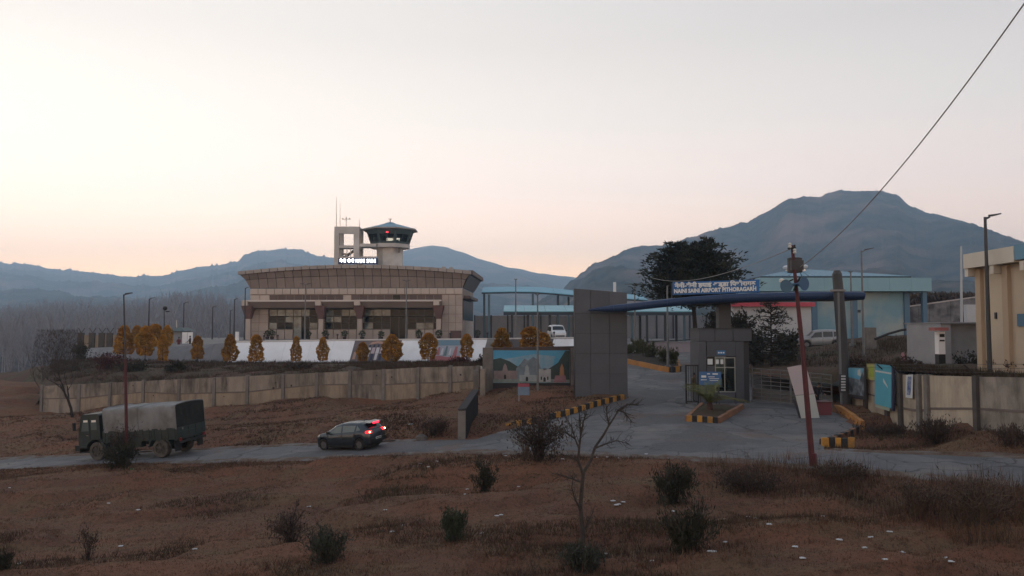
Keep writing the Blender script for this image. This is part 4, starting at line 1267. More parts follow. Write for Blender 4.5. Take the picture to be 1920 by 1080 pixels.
def on_wall(px, py, off):
    X = XW - off; Y = X * F / (px - 960)
    return P(px, py, Y)
def wall_board(o_, name, pts, off, mt, th=.05, parent=None):
    v = [on_wall(px, py, off) for px, py in pts]
    d = Vector((-th, 0, 0))
    q = MB(); q.hexa([p for p in v], [p + d for p in v]); return q.build(name, mt, parent, world=parent is not None)
PB = thing('photo_hoarding', 'framed hoarding picturing grey rocks under blue sky at the gate end of the right wall', 'sign', on_wall(1604, 740, .3))
wall_board(PB, 'frame', [(1583, 744), (1624, 750), (1624, 687), (1583, 687)], .24, mat('hoarding_frame', (0.045, 0.04, 0.045), rough=.6), .05, PB)
pic = mat('picture_grey', (0.10, 0.125, 0.145), (0.27, 0.30, 0.33), scale=2.4, rough=.5, lo=.42, hi=.62, c3=(0.05, 0.06, 0.075), scale3=1.7)
wall_board(PB, 'picture', [(1586, 738), (1620, 743), (1620, 690), (1586, 689)], .30, pic, .012, PB)
wall_board(PB, 'picture_sky', [(1586.5, 706), (1604, 712), (1619.5, 708), (1619.5, 690.6), (1586.5, 689.6)][:1] + [(1612, 712), (1619.5, 690.6), (1586.5, 689.6)], .314, mat('picture_blue', (0.10, 0.32, 0.47), (0.16, 0.38, 0.5), scale=1.5, rough=.5), .006, PB)
wall_board(PB, 'picture_cloud', [(1608, 703), (1614, 706), (1613, 692), (1608, 694)], .322, mat('picture_white', (0.5, 0.5, 0.47), rough=.6), .005, PB)
for i in range(8):
    pass
YP = thing('yellow_panel', 'narrow yellow notice panel on the right wall beside the blue banner', 'sign', on_wall(1633, 712, .1))
wall_board(YP, 'panel', [(1626, 711), (1640.5, 713), (1640.5, 682), (1626, 682)], .085, mat('notice_yellow', (0.42, 0.36, 0.16), (0.36, 0.38, 0.11), scale=1.2, rough=.6), .03, YP)
wall_board(YP, 'green_square', [(1630, 706), (1638.5, 707), (1638.5, 687), (1630, 687)], .118, mat('notice_green', (0.30, 0.37, 0.06), rough=.6), .006, YP)
BN = thing('blue_banner', 'tall bright blue banner hung on the right wall', 'banner', on_wall(1658, 760, .2))
wall_board(BN, 'cloth', [(1641, 757), (1672, 766), (1674, 686), (1641, 682)], .20, mat('banner_blue', (0.085, 0.325, 0.42), (0.10, 0.36, 0.46), scale=1.0, rough=.6), .025, BN)
wall_board(BN, 'white_stripe', [(1641.5, 697), (1671.5, 702), (1671.8, 699), (1641.5, 694)], .228, mat('banner_white', (0.5, 0.52, 0.52), rough=.7), .006, BN)
wall_board(BN, 'white_mark', [(1656, 716), (1665, 728), (1663, 722), (1656, 709)], .228, mat('banner_white', (0, 0, 0)), .006, BN)
wall_board(BN, 'hem', [(1642, 763), (1668, 771), (1669, 764), (1642, 756)], .17, mat('banner_hem', (0.33, 0.37, 0.30), rough=.8), .02, BN)
wall_board(BN, 'side_pole', [(1674, 770), (1678, 771), (1678, 688), (1674, 687)], .17, mat('banner_pole', (0.03, 0.035, 0.07), rough=.5), .07, BN)
NP = thing('paper_poster', 'small white poster with dark blue print on the right wall by the thick post', 'poster', on_wall(1705, 740, .1))
wall_board(NP, 'sheet', [(1698, 745), (1711, 747), (1712, 702), (1699, 703)], .075, mat('banner_white', (0, 0, 0)), .006, NP)
wall_board(NP, 'print', [(1700, 740), (1707, 741), (1709, 706), (1702, 706)], .084, mat('print_blue', (0.025, 0.06, 0.20), (0.3, 0.33, 0.40), scale=5, rough=.6), .004, NP)

# ------------------------------------------------------------------ entrance gate
gate_t = mat('gate_grey_panel', (0.074, 0.082, 0.098), (0.060, 0.067, 0.081), scale=0.7, rough=0.5, bump=.03, rand=0.08)
gate_d = mat('gate_dark_panel', (0.040, 0.041, 0.047), rough=0.55)
blue_c = mat('canopy_blue', (0.018, 0.038, 0.092), (0.015, 0.032, 0.080), scale=.5, rough=0.4)
GT = thing('entrance_gate', 'dark grey airport entrance gate with tapering blue arch carried on a slab and columns', 'gate', P(1127, 745, 52))
GY = 52.0; gs2 = GY / F
p0, p1 = P(1078, 745, GY), P(1176, 745, GY)
zbase = min(G(p0.x, GY), G(p1.x, GY)) - .5
top_z = lambda x: lerp(P(1078, 541, GY).z, P(1176, 549, GY).z, (x - p0.x) / (p1.x - p0.x))
q = MB(); q.hexa([(p0.x, GY, zbase), (p1.x, GY, zbase), (p1.x, GY + .9, zbase), (p0.x, GY + .9, zbase)], [(p0.x, GY, top_z(p0.x)), (p1.x, GY, top_z(p1.x)), (p1.x, GY + .9, top_z(p1.x)), (p0.x, GY + .9, top_z(p0.x))])
q.build('slab', gate_d, GT, world=True)
tc_ = [1078, 1107, 1142.5, 1176]; tr_ = [752, 701, 663, 625, 588, 540]
for a, b in zip(tc_[:-1], tc_[1:]):
    for r0, r1 in zip(tr_[:-1], tr_[1:]):
        xa, xb = P(a, 600, GY).x + .012, P(b, 600, GY).x - .012
        za, zb2 = P(1100, r0, GY).z + .012, P(1100, r1, GY).z - .012
        t0, t1 = (top_z(xa) - .01, top_z(xb) - .01) if r1 == 540 else (zb2, zb2)
        q = MB(); q.hexa([(xa, GY - .04, za), (xb, GY - .04, za), (xb, GY + .01, za), (xa, GY + .01, za)], [(xa, GY - .04, t0), (xb, GY - .04, t1), (xb, GY + .01, t1), (xa, GY + .01, t0)])
        q.build('slab_tile', gate_t, GT, world=True)
arch = [(1103, 580.8, 582), (1125, 576.3, 582.8), (1150, 572.3, 584.8), (1176, 569.3, 583.3), (1210, 565.3, 579.3), (1250, 560.8, 574.8), (1300, 556.3, 570.3), (1350, 552.8, 567.3), (1400, 550.3, 565.3), (1450, 548.6, 563.8), (1500, 547.5, 562.8), (1550, 547.1, 562.3), (1600, 547.3, 561.8), (1619, 547.5, 561.8)]
def arch_pt(px, py, back=0.0):
    Y = lerp(51.3, 46.3, (px - 1103) / 517) + back
    return Y, P(px, py, Y - back)
q = MB(); secs = []
for i, (px, pt, pb) in enumerate(arch):
    dep = 0.3 + 2.3 * sm(1103, 1290, px)
    Y, a = arch_pt(px, pb); _, b = arch_pt(px, pt)
    secs.append([a, b, Vector((b.x + .02, Y + dep, b.z)), Vector((a.x + .02, Y + dep, a.z))])
n = len(secs)
q.add([v for s_ in secs for v in s_], [(i * 4 + k_, i * 4 + (k_ + 1) % 4, (i + 1) * 4 + (k_ + 1) % 4, (i + 1) * 4 + k_) for i in range(n - 1) for k_ in range(4)] + [(0, 1, 2, 3), ((n - 1) * 4 + 3, (n - 1) * 4 + 2, (n - 1) * 4 + 1, (n - 1) * 4)])
q.build('arch', mat('arch_soffit', (0.16, 0.15, 0.14), rough=.7), GT, world=True)
for i in range(n - 1):                                                # blue fascia lengths on the front edge
    s0, s1 = secs[i], secs[i + 1]
    g = Vector((.003, 0, 0)); q = MB(); sec_ = []
    for pt, sgn in ((s0, 1), (s1, -1)):           # rounded nose: five points from lower to upper edge
        lo_, hi_ = pt[0] + g * sgn - Vector((0, 0, .02)), pt[1] + g * sgn + Vector((0, 0, .02)); hh = (hi_ - lo_).length
        sec_.append([lo_.lerp(hi_, f_) + Vector((0, -hh * .55 * math.sqrt(max(0, 1 - (2 * f_ - 1) ** 2)) - .002, 0)) for f_ in (0, .1, .3, .5, .7, .9, 1)])
    m7 = len(sec_[0]); q.add(sec_[0] + sec_[1], [(k, m7 + k, m7 + k + 1, k + 1) for k in range(m7 - 1)] + [tuple(range(m7)), tuple(range(2 * m7 - 1, m7 - 1, -1))])
    q.build('arch_fascia', blue_c, GT, smooth=False, world=True)
# columns
def col_box(name, pxa, pxb, pt, pb, Y, d, mt, par=GT):
    a, b = P(pxa, pt, Y), P(pxb, pb, Y)
    q = MB(); q.box(a.x, b.x, Y, Y + d, min(b.z, a.z), a.z); return q.build(name, mt, par, world=True)
col_box('centre_column', 1348, 1371, 566, 618.5, 50.2, .8, mat('column_grey', (0.072, 0.074, 0.08), rough=.6))
rc0, rc1 = P(1584, 772, 46.4), P(1566, 508, 46.4)
q = MB(); q.tube([Vector((rc0.x, 46.1, G(rc0.x, 46.1) - .3)), Vector((rc1.x + .06, 46.1, P(1562, 553, 46.1).z)), Vector((rc1.x - .02, 46.1, rc1.z - .2)), Vector((rc1.x - .02, 46.1, rc1.z))], [.30, .29, .27, .17], n=14)
q.build('round_column', mat('column_grey_round', (0.066, 0.065, 0.068), (0.052, 0.051, 0.054), scale=1, rough=.6), GT, smooth=False, world=True)
q = MB(); zc = P(1560, 545, 46.1).z; q.tube([Vector((rc1.x, 46.1, zc - .06)), Vector((rc1.x, 46.1, zc + .06))], .42, n=14); q.build('column_collar', mat('collar_grey', (.2, .19, .185), rough=.6), GT, world=True)
for i in range(6):
    a, b = P(1577.5, 707 + i * 5.2, 45.2), P(1585.5, 704 + i * 5.2, 45.2); q = MB(); q.box(a.x, b.x, 45.2, 45.24, a.z, b.z); q.build('white_mark', mat('column_mark_white', (0.5, 0.5, 0.5), rough=.7), GT, world=True)
a, b = P(1576.5, 736, 45.25), P(1586.5, 702, 45.25); q = MB(); q.box(a.x, b.x, 45.25, 45.5, a.z, b.z); q.build('mark_plate', gate_d, GT, world=True)
# name board on the arch
NB = thing('airport_name_board', 'long blue name board with white two-line lettering standing on the gate arch', 'sign', P(1343, 552, 50))
a, b, c, d = P(1262, 553, 50.4), P(1424, 548, 48.9), P(1424, 524, 48.9), P(1262, 529, 50.4)
bk = Vector((.03, .28, 0))
q = MB(); q.hexa([a, b, b + bk, a + bk], [d, c, c + bk, d + bk]); q.build('board', mat('name_board_blue', (0.014, 0.115, 0.330), (0.017, 0.125, 0.35), scale=.6, rough=.45), NB, world=True)
q = MB()
for e, f_ in ((a, d), (b, c), (a.lerp(b, .5), d.lerp(c, .5))): q.bar(e + Vector((0, .35, -.6)), f_ + Vector((0, .35, -.05)), .08, .08)
q.build('support', gate_d, NB, world=True)
rot_nb = (PI / 2, 0, math.atan2((b - a).y, (b - a).x))
lw_m = mat('sign_white_paint', (0.62, 0.66, 0.66), rough=.6)
inv = parent_inv(NB)
def nb_text(s, u, v, wpx, hpx):
    ctr = a.lerp(b, u).lerp(d.lerp(c, u), v) + Vector((-.02, -.045, 0))
    o = text_mesh('lettering', s, hpx * 50 / F * 1.35, lw_m, width=wpx * 49.6 / F, parent=NB, loc=inv @ ctr, bold=.018, ext=.012)
    sl = math.atan2((b - a).z, (b - a).xy.length)
    o.rotation_euler = (Matrix.Rotation(rot_nb[2], 3, 'Z') @ Matrix.Rotation(-sl, 3, 'Y') @ Matrix.Rotation(PI / 2, 3, 'X')).to_euler()
nb_text('नैनी-सैनी हवाई अड्डा िपथौरागढ़', .49, .70, 148, 8)
nb_text('NAINI SAINI AIRPORT PITHORAGARH', .49, .27, 150, 7.6)
# ------------------------------------------------------------------ guard booth
BT = thing('guard_booth', 'dark grey guard booth with pale window under the centre column of the gate', 'booth', P(1358, 752, 49.4))
BY = 49.4
zb0 = G(P(1350, 750, BY).x, BY) - .35
def bbox(name, pxa, pxb, pt, pb, mt, y0=0.0, y1=2.4, floor=False):
    a, b = P(pxa, pt, BY), P(pxb, pb, BY)
    q = MB(); q.box(a.x, b.x, BY + y0, BY + y1, zb0 if floor else b.z, a.z); return q.build(name, mt, BT, world=True)
bbox('wall', 1310, 1325, 640, 760, gate_t, floor=True)
bbox('wall', 1325, 1341, 686.5, 760, gate_t, floor=True)
bbox('wall', 1341, 1379, 735.5, 760, gate_t, floor=True)
bbox('wall', 1379, 1396, 640, 760, gate_t, floor=True)
bbox('wall', 1396, 1409, 640, 760, gate_d, y0=.35, floor=True)
bbox('wall', 1325, 1379, 640, 668, gate_t)
bbox('back_wall', 1325, 1379, 736, 760, mat('booth_inside', (0.40, 0.43, 0.39), rough=.9), y0=2.3, floor=True)
bbox('back_window', 1327, 1377, 671, 736, mat('frosted_pane', (0.5, 0.55, 0.5), rough=.6, alpha=.55), y0=2.34, y1=2.36)
for a_, b_ in ((1310, 1340), (1340.6, 1374), (1374.6, 1409)):
    bbox('header_panel', a_, b_, 617, 639.4, gate_t, y0=-.03)
bbox('roof', 1308, 1411, 615.2, 616.9, gate_d, y0=-.08, y1=2.5)
bbox('window', 1341, 1379, 671, 735, glass('booth_glass', (0.80, 0.86, 0.80)), y0=.1, y1=.12)
q = MB()
for px in (1341.7, 1359, 1378.3):
    a, b = P(px, 670, BY), P(px, 735, BY); q.box(a.x - .025, a.x + .025, BY + .06, BY + .15, b.z, a.z)
a, b = P(1341, 690, BY), P(1379, 690, BY)
for py in (671, 689, 734.6): z = P(1360, py, BY).z; q.box(a.x, b.x, BY + .065, BY + .145, z - .025, z + .025)
q.build('window_frame', mat('alu_frame', (0.30, 0.32, 0.30), rough=.4, metal=.3), BT, world=True)
bbox('hatch', 1325.2, 1340.8, 668.5, 686, mat('hatch_dark', (0.012, 0.013, 0.015), rough=.4), y0=.06, y1=.1)
bbox('paper_notice', 1327, 1336.5, 673, 683.5, mat('paper', (0.62, 0.66, 0.67), rough=.9), y0=.04, y1=.058)
for x0 in (1343, 1351.5):
    bbox('paper_notice', x0, x0 + 5.5, 674, 682.5, mat('paper', (0, 0, 0)), y0=.085, y1=.095)
bbox('name_plate', 1344, 1360, 657, 665.5, mat('plate_blue', (0.035, 0.15, 0.33), rough=.5), y0=-.03, y1=-.0)
for i in range(3):
    bbox('plate_mark', 1346 + i * 4.5, 1349 + i * 4.5, 660, 662.6, lw_m, y0=-.04, y1=-.028)
bbox('desk', 1341, 1379, 728, 731, gate_d, y0=.4, y1=1.2)

BB = thing('barricade_board', 'blue barricade board with pale lettering marks in front of the guard booth', 'sign', P(1331, 748, 47.8))
a, b = P(1311, 722, 47.8), P(1352, 697, 47.8)
q = MB(); q.box(a.x, b.x, 47.8, 47.85, a.z, b.z); q.build('board', mat('barricade_blue', (0.045, 0.125, 0.275), (0.055, 0.14, 0.29), scale=1.5, rough=.5), BB, world=True)
q = MB()
for px in (1314, 1349): pp = P(px, 722, 47.8); q.bar((pp.x, 47.9, b.z - .05), (pp.x, 47.95, G(pp.x, 47.9) - .03), .05, .05); q.bar((pp.x, 47.9, a.z), (pp.x, 48.7, G(pp.x, 48.7) - .03), .04, .04)
q.build('stand', gate_d, BB, world=True)
q = MB()
for (x0, x1, y0, y1) in ((1326, 1331, 700, 702), (1336, 1346, 700, 702.5), (1315, 1324, 704, 708), (1328, 1340, 706, 707.2), (1330, 1348, 709.5, 710.6), (1314, 1325, 711.5, 712.8), (1330, 1349, 713, 714)):
    u, v = P(x0, y1, 47.79), P(x1, y0, 47.79); q.box(u.x, v.x, 47.78, 47.795, u.z, v.z)
q.build('print', lw_m, BB, world=True)

PG = thing('pedestrian_gate', 'narrow dark barred wicket gate at the left side of the guard booth', 'gate', P(1298, 748, 49.6))
q = MB(); a, b = P(1286, 684, 49.6), P(1309, 684, 49.6); zg = G(a.x, 49.6) - .05
for x in (a.x, b.x): q.box(x - .05, x + .05, 49.55, 49.65, zg, a.z)
q.box(a.x, b.x, 49.56, 49.64, a.z - .08, a.z); q.box(a.x, b.x, 49.57, 49.63, zg + .15, zg + .22); q.box(a.x, b.x, 49.57, 49.63, (a.z + zg) / 2, (a.z + zg) / 2 + .06)
q.build('gate_frame', wire_m, PG, world=True)
for i in range(1, 5):
    x = lerp(a.x, b.x, i / 5); q = MB(); q.tube([(x, 49.6, zg + .2), (x, 49.6, a.z - .05)], .014, n=5); q.build('gate_bar', wire_m, PG, world=True)

VG = thing('vehicle_gate', 'closed grey tubular barred vehicle gate between the guard booth and the round column', 'gate', P(1480, 755, 49.2))
bar_m = mat('gate_tube_grey', (0.155, 0.15, 0.148), (0.115, 0.11, 0.108), scale=2, rough=.55, metal=.2)
ga, gb = P(1411, 755, 50.1), P(1560, 762, 47.0)
gz = lambda t: G(lerp(ga.x, gb.x, t), lerp(ga.y, gb.y, t))
gp = lambda t, h: Vector((lerp(ga.x, gb.x, t), lerp(ga.y, gb.y, t), gz(t) + h))
GH = 2.05
for t0, t1 in ((0.0, .495), (.505, 1.0)):
    q = MB()
    for t_ in (t0, t1): q.tube([gp(t_, .05), gp(t_, GH)], .045, n=6)
    q.tube([gp(t0, GH), gp(t1, GH)], .04, n=6); q.tube([gp(t0, .12), gp(t1, .12)], .04, n=6)
    lf = q.build('gate_leaf', bar_m, VG, world=True)
    for k_ in range(1, 8):
        h = .12 + (GH - .12) * k_ / 8; q = MB(); q.tube([gp(t0, h), gp(t1, h)], .026, n=5); q.build('rail', bar_m, lf, world=True)
    for k_ in range(1, 4):
        t_ = lerp(t0, t1, k_ / 4); q = MB(); q.tube([gp(t_, .1), gp(t_, GH)], .022, n=5); q.build('upright', bar_m, lf, world=True)
    q = MB(); q.quad(gp(t0, .15) + Vector((0, .03, 0)), gp(t1, .15) + Vector((0, .03, 0)), gp(t1, .8) + Vector((0, .03, 0)), gp(t0, .8) + Vector((0, .03, 0)))
    q.add([gp(t0, .15) + Vector((0, .04, 0)), gp(t1, .15) + Vector((0, .04, 0)), gp(t1, .8) + Vector((0, .04, 0)), gp(t0, .8) + Vector((0, .04, 0))], [(3, 2, 1, 0)])
    q.build('kick_plate', mat('gate_plate', (0.085, 0.08, 0.08), rough=.6), lf, world=True)

# leaning white board, red counter
LB = thing('leaning_board', 'tall white board tilted to the left behind the red pole', 'sign', P(1520, 790, 42.6))
def lb(px, py, dY=0.0): return P(px, py, 42.6 + dY)
zz = Vector((.02, .07, 0))
def lb_part(name, pts, mt, off=0.0):
    v = [lb(*p_) + Vector((0, off, 0)) for p_ in pts]; q = MB(); q.hexa(v, [x + zz for x in v][0:4]); return q.build(name, mt, LB, world=True)
lb_part('upper_panel', [(1491, 741), (1527, 738), (1510, 683), (1476, 689)], mat('board_pinkish', (0.47, 0.40, 0.42), (0.42, 0.38, 0.41), scale=1, rough=.6))
lb_part('lower_panel', [(1504, 791), (1537, 785), (1527.5, 739), (1491.5, 742)], mat('board_pale', (0.46, 0.49, 0.475), (0.42, 0.44, 0.43), scale=1, rough=.6))
q = MB(); q.bar(lb(1493, 720, .12), lb(1499, 792, .9), .07, .07, 0); q.bar(lb(1518, 715, .12), lb(1530, 788, .9), .07, .07); q.bar(lb(1488, 748, .1), lb(1503, 790, .1), .12, .1); q.build('stand', gate_d, LB, world=True)
RC = thing('red_counter', 'dull red box counter beside the yellow kerb under the gate arch', 'counter', P(1546, 786, 43.4))
a, b = P(1529, 786, 43.4), P(1559, 753, 43.4); zg = G(a.x, 43.4)
q = MB(); q.box(a.x, b.x, 43.4, 44.2, zg + .02, b.z - .05); q.build('body', mat('counter_red', (0.19, 0.055, 0.062), (0.16, 0.05, 0.056), scale=1.5, rough=.6), RC, world=True)
q = MB(); q.box(a.x - .05, b.x + .05, 43.35, 44.25, b.z - .05, b.z); q.build('top', mat('counter_top', (0.10, 0.04, 0.045), rough=.5), RC, world=True)

# ------------------------------------------------------------------ kerbs painted in blocks
k_yel = mat('kerb_yellow_paint', (0.42, 0.205, 0.035), (0.33, 0.165, 0.04), scale=4, rough=.8, c3=(0.15, 0.10, 0.06), scale3=2.5, lo3=.56, hi3=.75, rand=.12)
k_blk = mat('kerb_black_paint', (0.020, 0.020, 0.022), (0.05, 0.048, 0.046), scale=4, rough=.8, lo=.5, hi=.8)
k_dull = mat('kerb_dull_paint', (0.25, 0.115, 0.055), (0.19, 0.105, 0.07), scale=2.5, rough=.85, rand=.15)
def kerb(name, label, pts, step, h, wid, mats_, zf, skip=()):
    pts = [Vector((p.x, p.y, 0)) for p in pts]
    L = [0]
    for a, b in zip(pts[:-1], pts[1:]): L.append(L[-1] + (b - a).length)
    def at(d):
        d = min(max(d, 0), L[-1] - 1e-6); k_ = max(j for j in range(len(L) - 1) if L[j] <= d)
        return pts[k_].lerp(pts[k_ + 1], (d - L[k_]) / (L[k_ + 1] - L[k_])), (pts[k_ + 1] - pts[k_]).normalized()
    m0, d0 = at(L[-1] / 2)
    t_ = thing(name, label, 'kerb', (m0.x, m0.y, zf(m0.x, m0.y)))
    nb = max(1, round(L[-1] / step))
    for i in range(nb):
        if i in skip: continue
        a, da = at(L[-1] * (i + .015) / nb); b, db = at(L[-1] * (i + .985) / nb)
        na, nb2 = Vector((-da.y, da.x, 0)) * wid / 2, Vector((-db.y, db.x, 0)) * wid / 2
        j = random.uniform(-.02, .02)
        za, zb2 = zf(a.x, a.y), zf(b.x, b.y)
        q = MB(); q.hexa([Vector((v.x, v.y, z - .15)) for v, z in ((a - na, za), (b - nb2, zb2), (b + nb2, zb2), (a + na, za))],
                         [Vector((v.x, v.y, z + h + j)) for v, z in ((a - na * .85, za), (b - nb2 * .85, zb2), (b + nb2 * .85, zb2), (a + na * .85, za))])
        q.build('kerb_block', mats_[i % len(mats_)], t_, world=True)
    return t_
kerb('striped_kerb', 'yellow and black painted kerb curving along the left edge of the gate apron below the mural', [P(*c) for c in [(946, 806, 43.3), (1000, 794, 45), (1060, 780, 47), (1120, 764, 49.6), (1168, 750, 51.6)]], .41, .34, .25, [k_yel, k_blk], lambda x, y: Gs(x, y) + .0, skip=(6, 7, 8))
isl = [P(*c) for c in [(1316, 757, 48.0), (1288, 790, 41.2), (1346, 792, 40.8), (1392, 760, 46.6)]]
kerb('island_kerb', 'yellow and black painted kerb across the front of the palm island at the booth', isl[1:3], .27, .32, .24, [k_yel, k_blk], Gs)
kerb('island_kerb', 'faded brown kerb along the right side of the palm island', isl[2:4], .8, .30, .22, [k_dull], Gs)
kerb('island_kerb', 'faded brown kerb along the left side of the palm island', isl[0:2], .8, .28, .22, [k_dull, k_dull], Gs)
ic = [Vector((p.x, p.y, Gs(p.x, p.y) + .20)) for p in isl]
mb = MB(); mb.grid(lambda u, v: (lambda p: (p.x, p.y, p.z + .16 * math.sin(PI * u) * math.sin(PI * v) + .05 * vnoise(p.x, p.y, 2)))(ic[1].lerp(ic[2], u).lerp(ic[0].lerp(ic[3], u), v)), 10, 12)
tag(mb.build('island_soil', mound_m, smooth=True), kind='structure')
kr = [P(*c) for c in [(1541, 836.5, 33.7), (1566, 836, 33.7), (1603, 838, 33.4)]]
kerb('corner_kerb', 'short yellow and black painted kerb end facing the road at the foot of the red pole', kr, .26, .36, .22, [k_yel, k_blk, k_yel, k_blk, k_yel, k_blk, k_blk, k_blk], Gs)
kerb('apron_kerb', 'plain orange painted kerb on the right edge of the gate apron', [P(*c) for c in [(1617, 805, 39.2), (1592, 789, 42.2), (1568, 773, 45.2)]], .9, .40, .24, [mat('kerb_orange_paint', (0.40, 0.175, 0.045), (0.32, 0.15, 0.05), scale=2, rough=.8, rand=.1)], Gs)
kerb('apron_kerb', 'dark edged kerb linking the striped kerb end to the orange kerb', [P(*c) for c in [(1541, 833, 34.2), (1575, 822, 36.3), (1612, 806.5, 39)]], .5, .24, .22, [k_blk, k_dull], Gs)
# planter island inside the gate and kerb on the far right side of the drive
def zr(x, y):      # height of the drive
    for (pa, Ya), (pb, Yb) in zip([(748, 53.2), (704, 64), (678, 76), (660, 88)], [(704, 64), (678, 76), (660, 88), (641, 101)]):
        if y <= Yb:
            za = Gs(x, 53.2) if Ya == 53.2 else P(960, pa, Ya).z
            return lerp(za, P(960, pb, Yb).z, (y - Ya) / (Yb - Ya))
    return P(960, 641, 101).z
kerb('planter_kerb', 'orange painted kerb curving round the shrub bed inside the gate', [P(*c) for c in [(1168, 679, 75), (1205, 686, 71), (1240, 694, 67.5), (1256, 697.5, 66.3)]], .9, .42, .25, [mat('kerb_orange_paint', (0, 0, 0))], zr)
kerb('planter_kerb', 'black and yellow kerb end of the shrub bed inside the gate', [P(*c) for c in [(1257, 697.5, 66.2), (1275, 695, 66.8), (1270, 678, 74)]], .5, .44, .25, [k_blk, k_yel], zr)
sb = [P(1150, 676, 76.5), P(1257, 696, 66.8), P(1271, 690, 70), P(1215, 655, 88), P(1150, 655, 88)]
def bedz(p, k_): return Vector((p.x, p.y, zr(p.x, p.y) + k_))
mb = MB(); mb.grid(lambda u, v: (lambda p, w_: (p.x, p.y, zr(p.x, p.y) + .25 + .55 * w_ + .12 * vnoise(p.x, p.y, .9)))(sb[0].lerp(sb[1], u).lerp(sb[4].lerp(sb[2], u) if v < 1 else sb[4].lerp(sb[2], u), v), math.sin(PI * min(1, max(0, u * .9 + .05))) * math.sin(PI * min(1, v * .9 + .1))), 14, 10)
tag(mb.build('shrub_bed', mat('bed_soil', (0.045, 0.033, 0.028), (0.03, 0.025, 0.02), scale=2, rough=1, bump=.6), smooth=True), kind='structure')
kerb('drive_kerb', 'orange kerb along the mound on the far right side of the drive behind the booth', [P(*c) for c in [(1404, 668, 76), (1425, 680, 69), (1446, 692, 63)]], 1.0, .5, .25, [mat('kerb_orange_paint', (0, 0, 0)), k_dull], lambda x, y: zr(x, y) + .05)

# ------------------------------------------------------------------ white slope with murals
white_w = mat('white_wall_paint', (0.80, 0.795, 0.80), (0.75, 0.745, 0.75), scale=0.6, rough=.75, bump=.05, c3=(0.66, 0.645, 0.63), scale3=.5, lo3=.5, hi3=.8)
grey_sl = mat('grey_slope_concrete', (0.175, 0.17, 0.175), (0.14, 0.135, 0.14), scale=.8, rough=.9)
WS = thing('white_slope_wall', 'long white painted sloping retaining wall with murals in front of the terminal', 'wall', P(760, 680, 84))
def poly_at(pts_px, Y_list, px):
    for (a, b), (ya, yb), (p0_, p1_) in zip(zip(pts_px[:-1], pts_px[1:]), zip(Y_list[:-1], Y_list[1:]), zip(range(9), range(1, 10))):
        if px <= b: break
    return lerp(ya, yb, (px - a) / (b - a))
sx_, sbY, stY = [150, 300, 440, 640, 900, 1080], [92, 89, 87, 85, 83, 81], [96, 93, 89.2, 87.4, 85.4, 83.4]
sby, sty = [672, 676, 679, 680, 679, 684], [655, 652, 643, 640, 638, 636]
def slope_pt(px, v, off=0.0):
    b = P(px - 9, poly_at(sx_, sby, px), poly_at(sx_, sbY, px)); t_ = P(px + 2, poly_at(sx_, sty, px), poly_at(sx_, stY, px))
    p = b.lerp(t_, v)
    return p + Vector((0, -off, off * .8))
def slope_panel(name, a, b, mt, v0=-.08, v1=1.0, off=.06, th=.12, parent=WS):
    v = [slope_pt(a, v0, off), slope_pt(b, v0, off), slope_pt(b, v1, off), slope_pt(a, v1, off)]
    d = Vector((0, th, -th * .5)); q = MB(); q.hexa([x + d for x in v], v); return q.build(name, mt, parent, world=parent is not None)
cuts = [436, 487, 535, 583, 625, 665, 707, 751, 800, 815, 868, 890, 913, 960, 1000, 1040, 1080]
for i, (a, b) in enumerate(zip(cuts[:-1], cuts[1:])):
    slope_panel('slope_panel', a + .15, b - .15, white_w)
for a, b in ((152, 200), (200, 250), (250, 300), (300, 352), (352, 400), (400, 436)):
    o = slope_panel('slope_panel', a + .2, b - .2, grey_sl); o['label'] = 'unpainted grey panel'
for i, (a, b) in enumerate(zip(cuts[:-1], cuts[1:])):
    q = MB(); u, v = slope_pt(a + .2, 1.0, .1), slope_pt(b - .2, 1.0, .1)
    q.hexa([u, v, v + Vector((0, .5, 0)), u + Vector((0, .5, 0))], [x + Vector((0, 0, .14)) for x in (u, v, v + Vector((0, .5, 0)), u + Vector((0, .5, 0)))])
    q.build('coping', mat('coping_white', (0.58, 0.56, 0.55), rough=.7), WS, world=True)
def mural_shape(o_, name, pts, mt, off):
    v = [slope_pt(px, f, off) for px, f in pts]; c = [x + Vector((0, .004, -.003)) for x in v]
    q = MB(); n = len(v); q.add(c + v, [tuple(range(n, 2 * n))] + [(i, (i + 1) % n, n + (i + 1) % n, n + i) for i in range(n)]); return q.build(name, mt, o_, world=True)
m1 = slope_panel('mural', 664, 752, mat('mural_brown', (0.145, 0.115, 0.11), (0.10, 0.085, 0.085), scale=.9, rough=.7), off=.085, th=.02)
m1['label'] = 'brown mural of a row of dancers in white'
inv_m = None
m_white, m_red, m_skin, m_blue = mat('mural_white', (0.50, 0.46, 0.47)), mat('mural_red', (0.33, 0.12, 0.12)), mat('mural_tan', (0.36, 0.22, 0.17)), mat('mural_navy', (0.04, 0.045, 0.08))
mural_shape(m1, 'painted_arch', [(692, .78), (697, .92), (708, .97), (720, .92), (725, .78), (708, .86)], m_skin, .10)
for i, px in enumerate((695, 703, 711, 719)):
    mural_shape(m1, 'painted_torso', [(px - 3, .38), (px + 3.5, .38), (px + 3, .66), (px - 2.5, .66)], m_white if i % 2 == 0 else mat('mural_pink', (0.42, 0.33, 0.34)), .10)
    mural_shape(m1, 'painted_head', [(px - 1.5, .67), (px + 1.8, .67), (px + 1.8, .80), (px - 1.5, .80)], m_navy if False else m_blue, .10)
    mural_shape(m1, 'painted_legs', [(px - 2.4, .08), (px + 2.6, .08), (px + 2.6, .37), (px - 2.4, .37)], m_blue if i % 2 else m_white, .10)
mural_shape(m1, 'painted_figure', [(668, .12), (673, .12), (673, .5), (668, .45)], m_skin, .10)
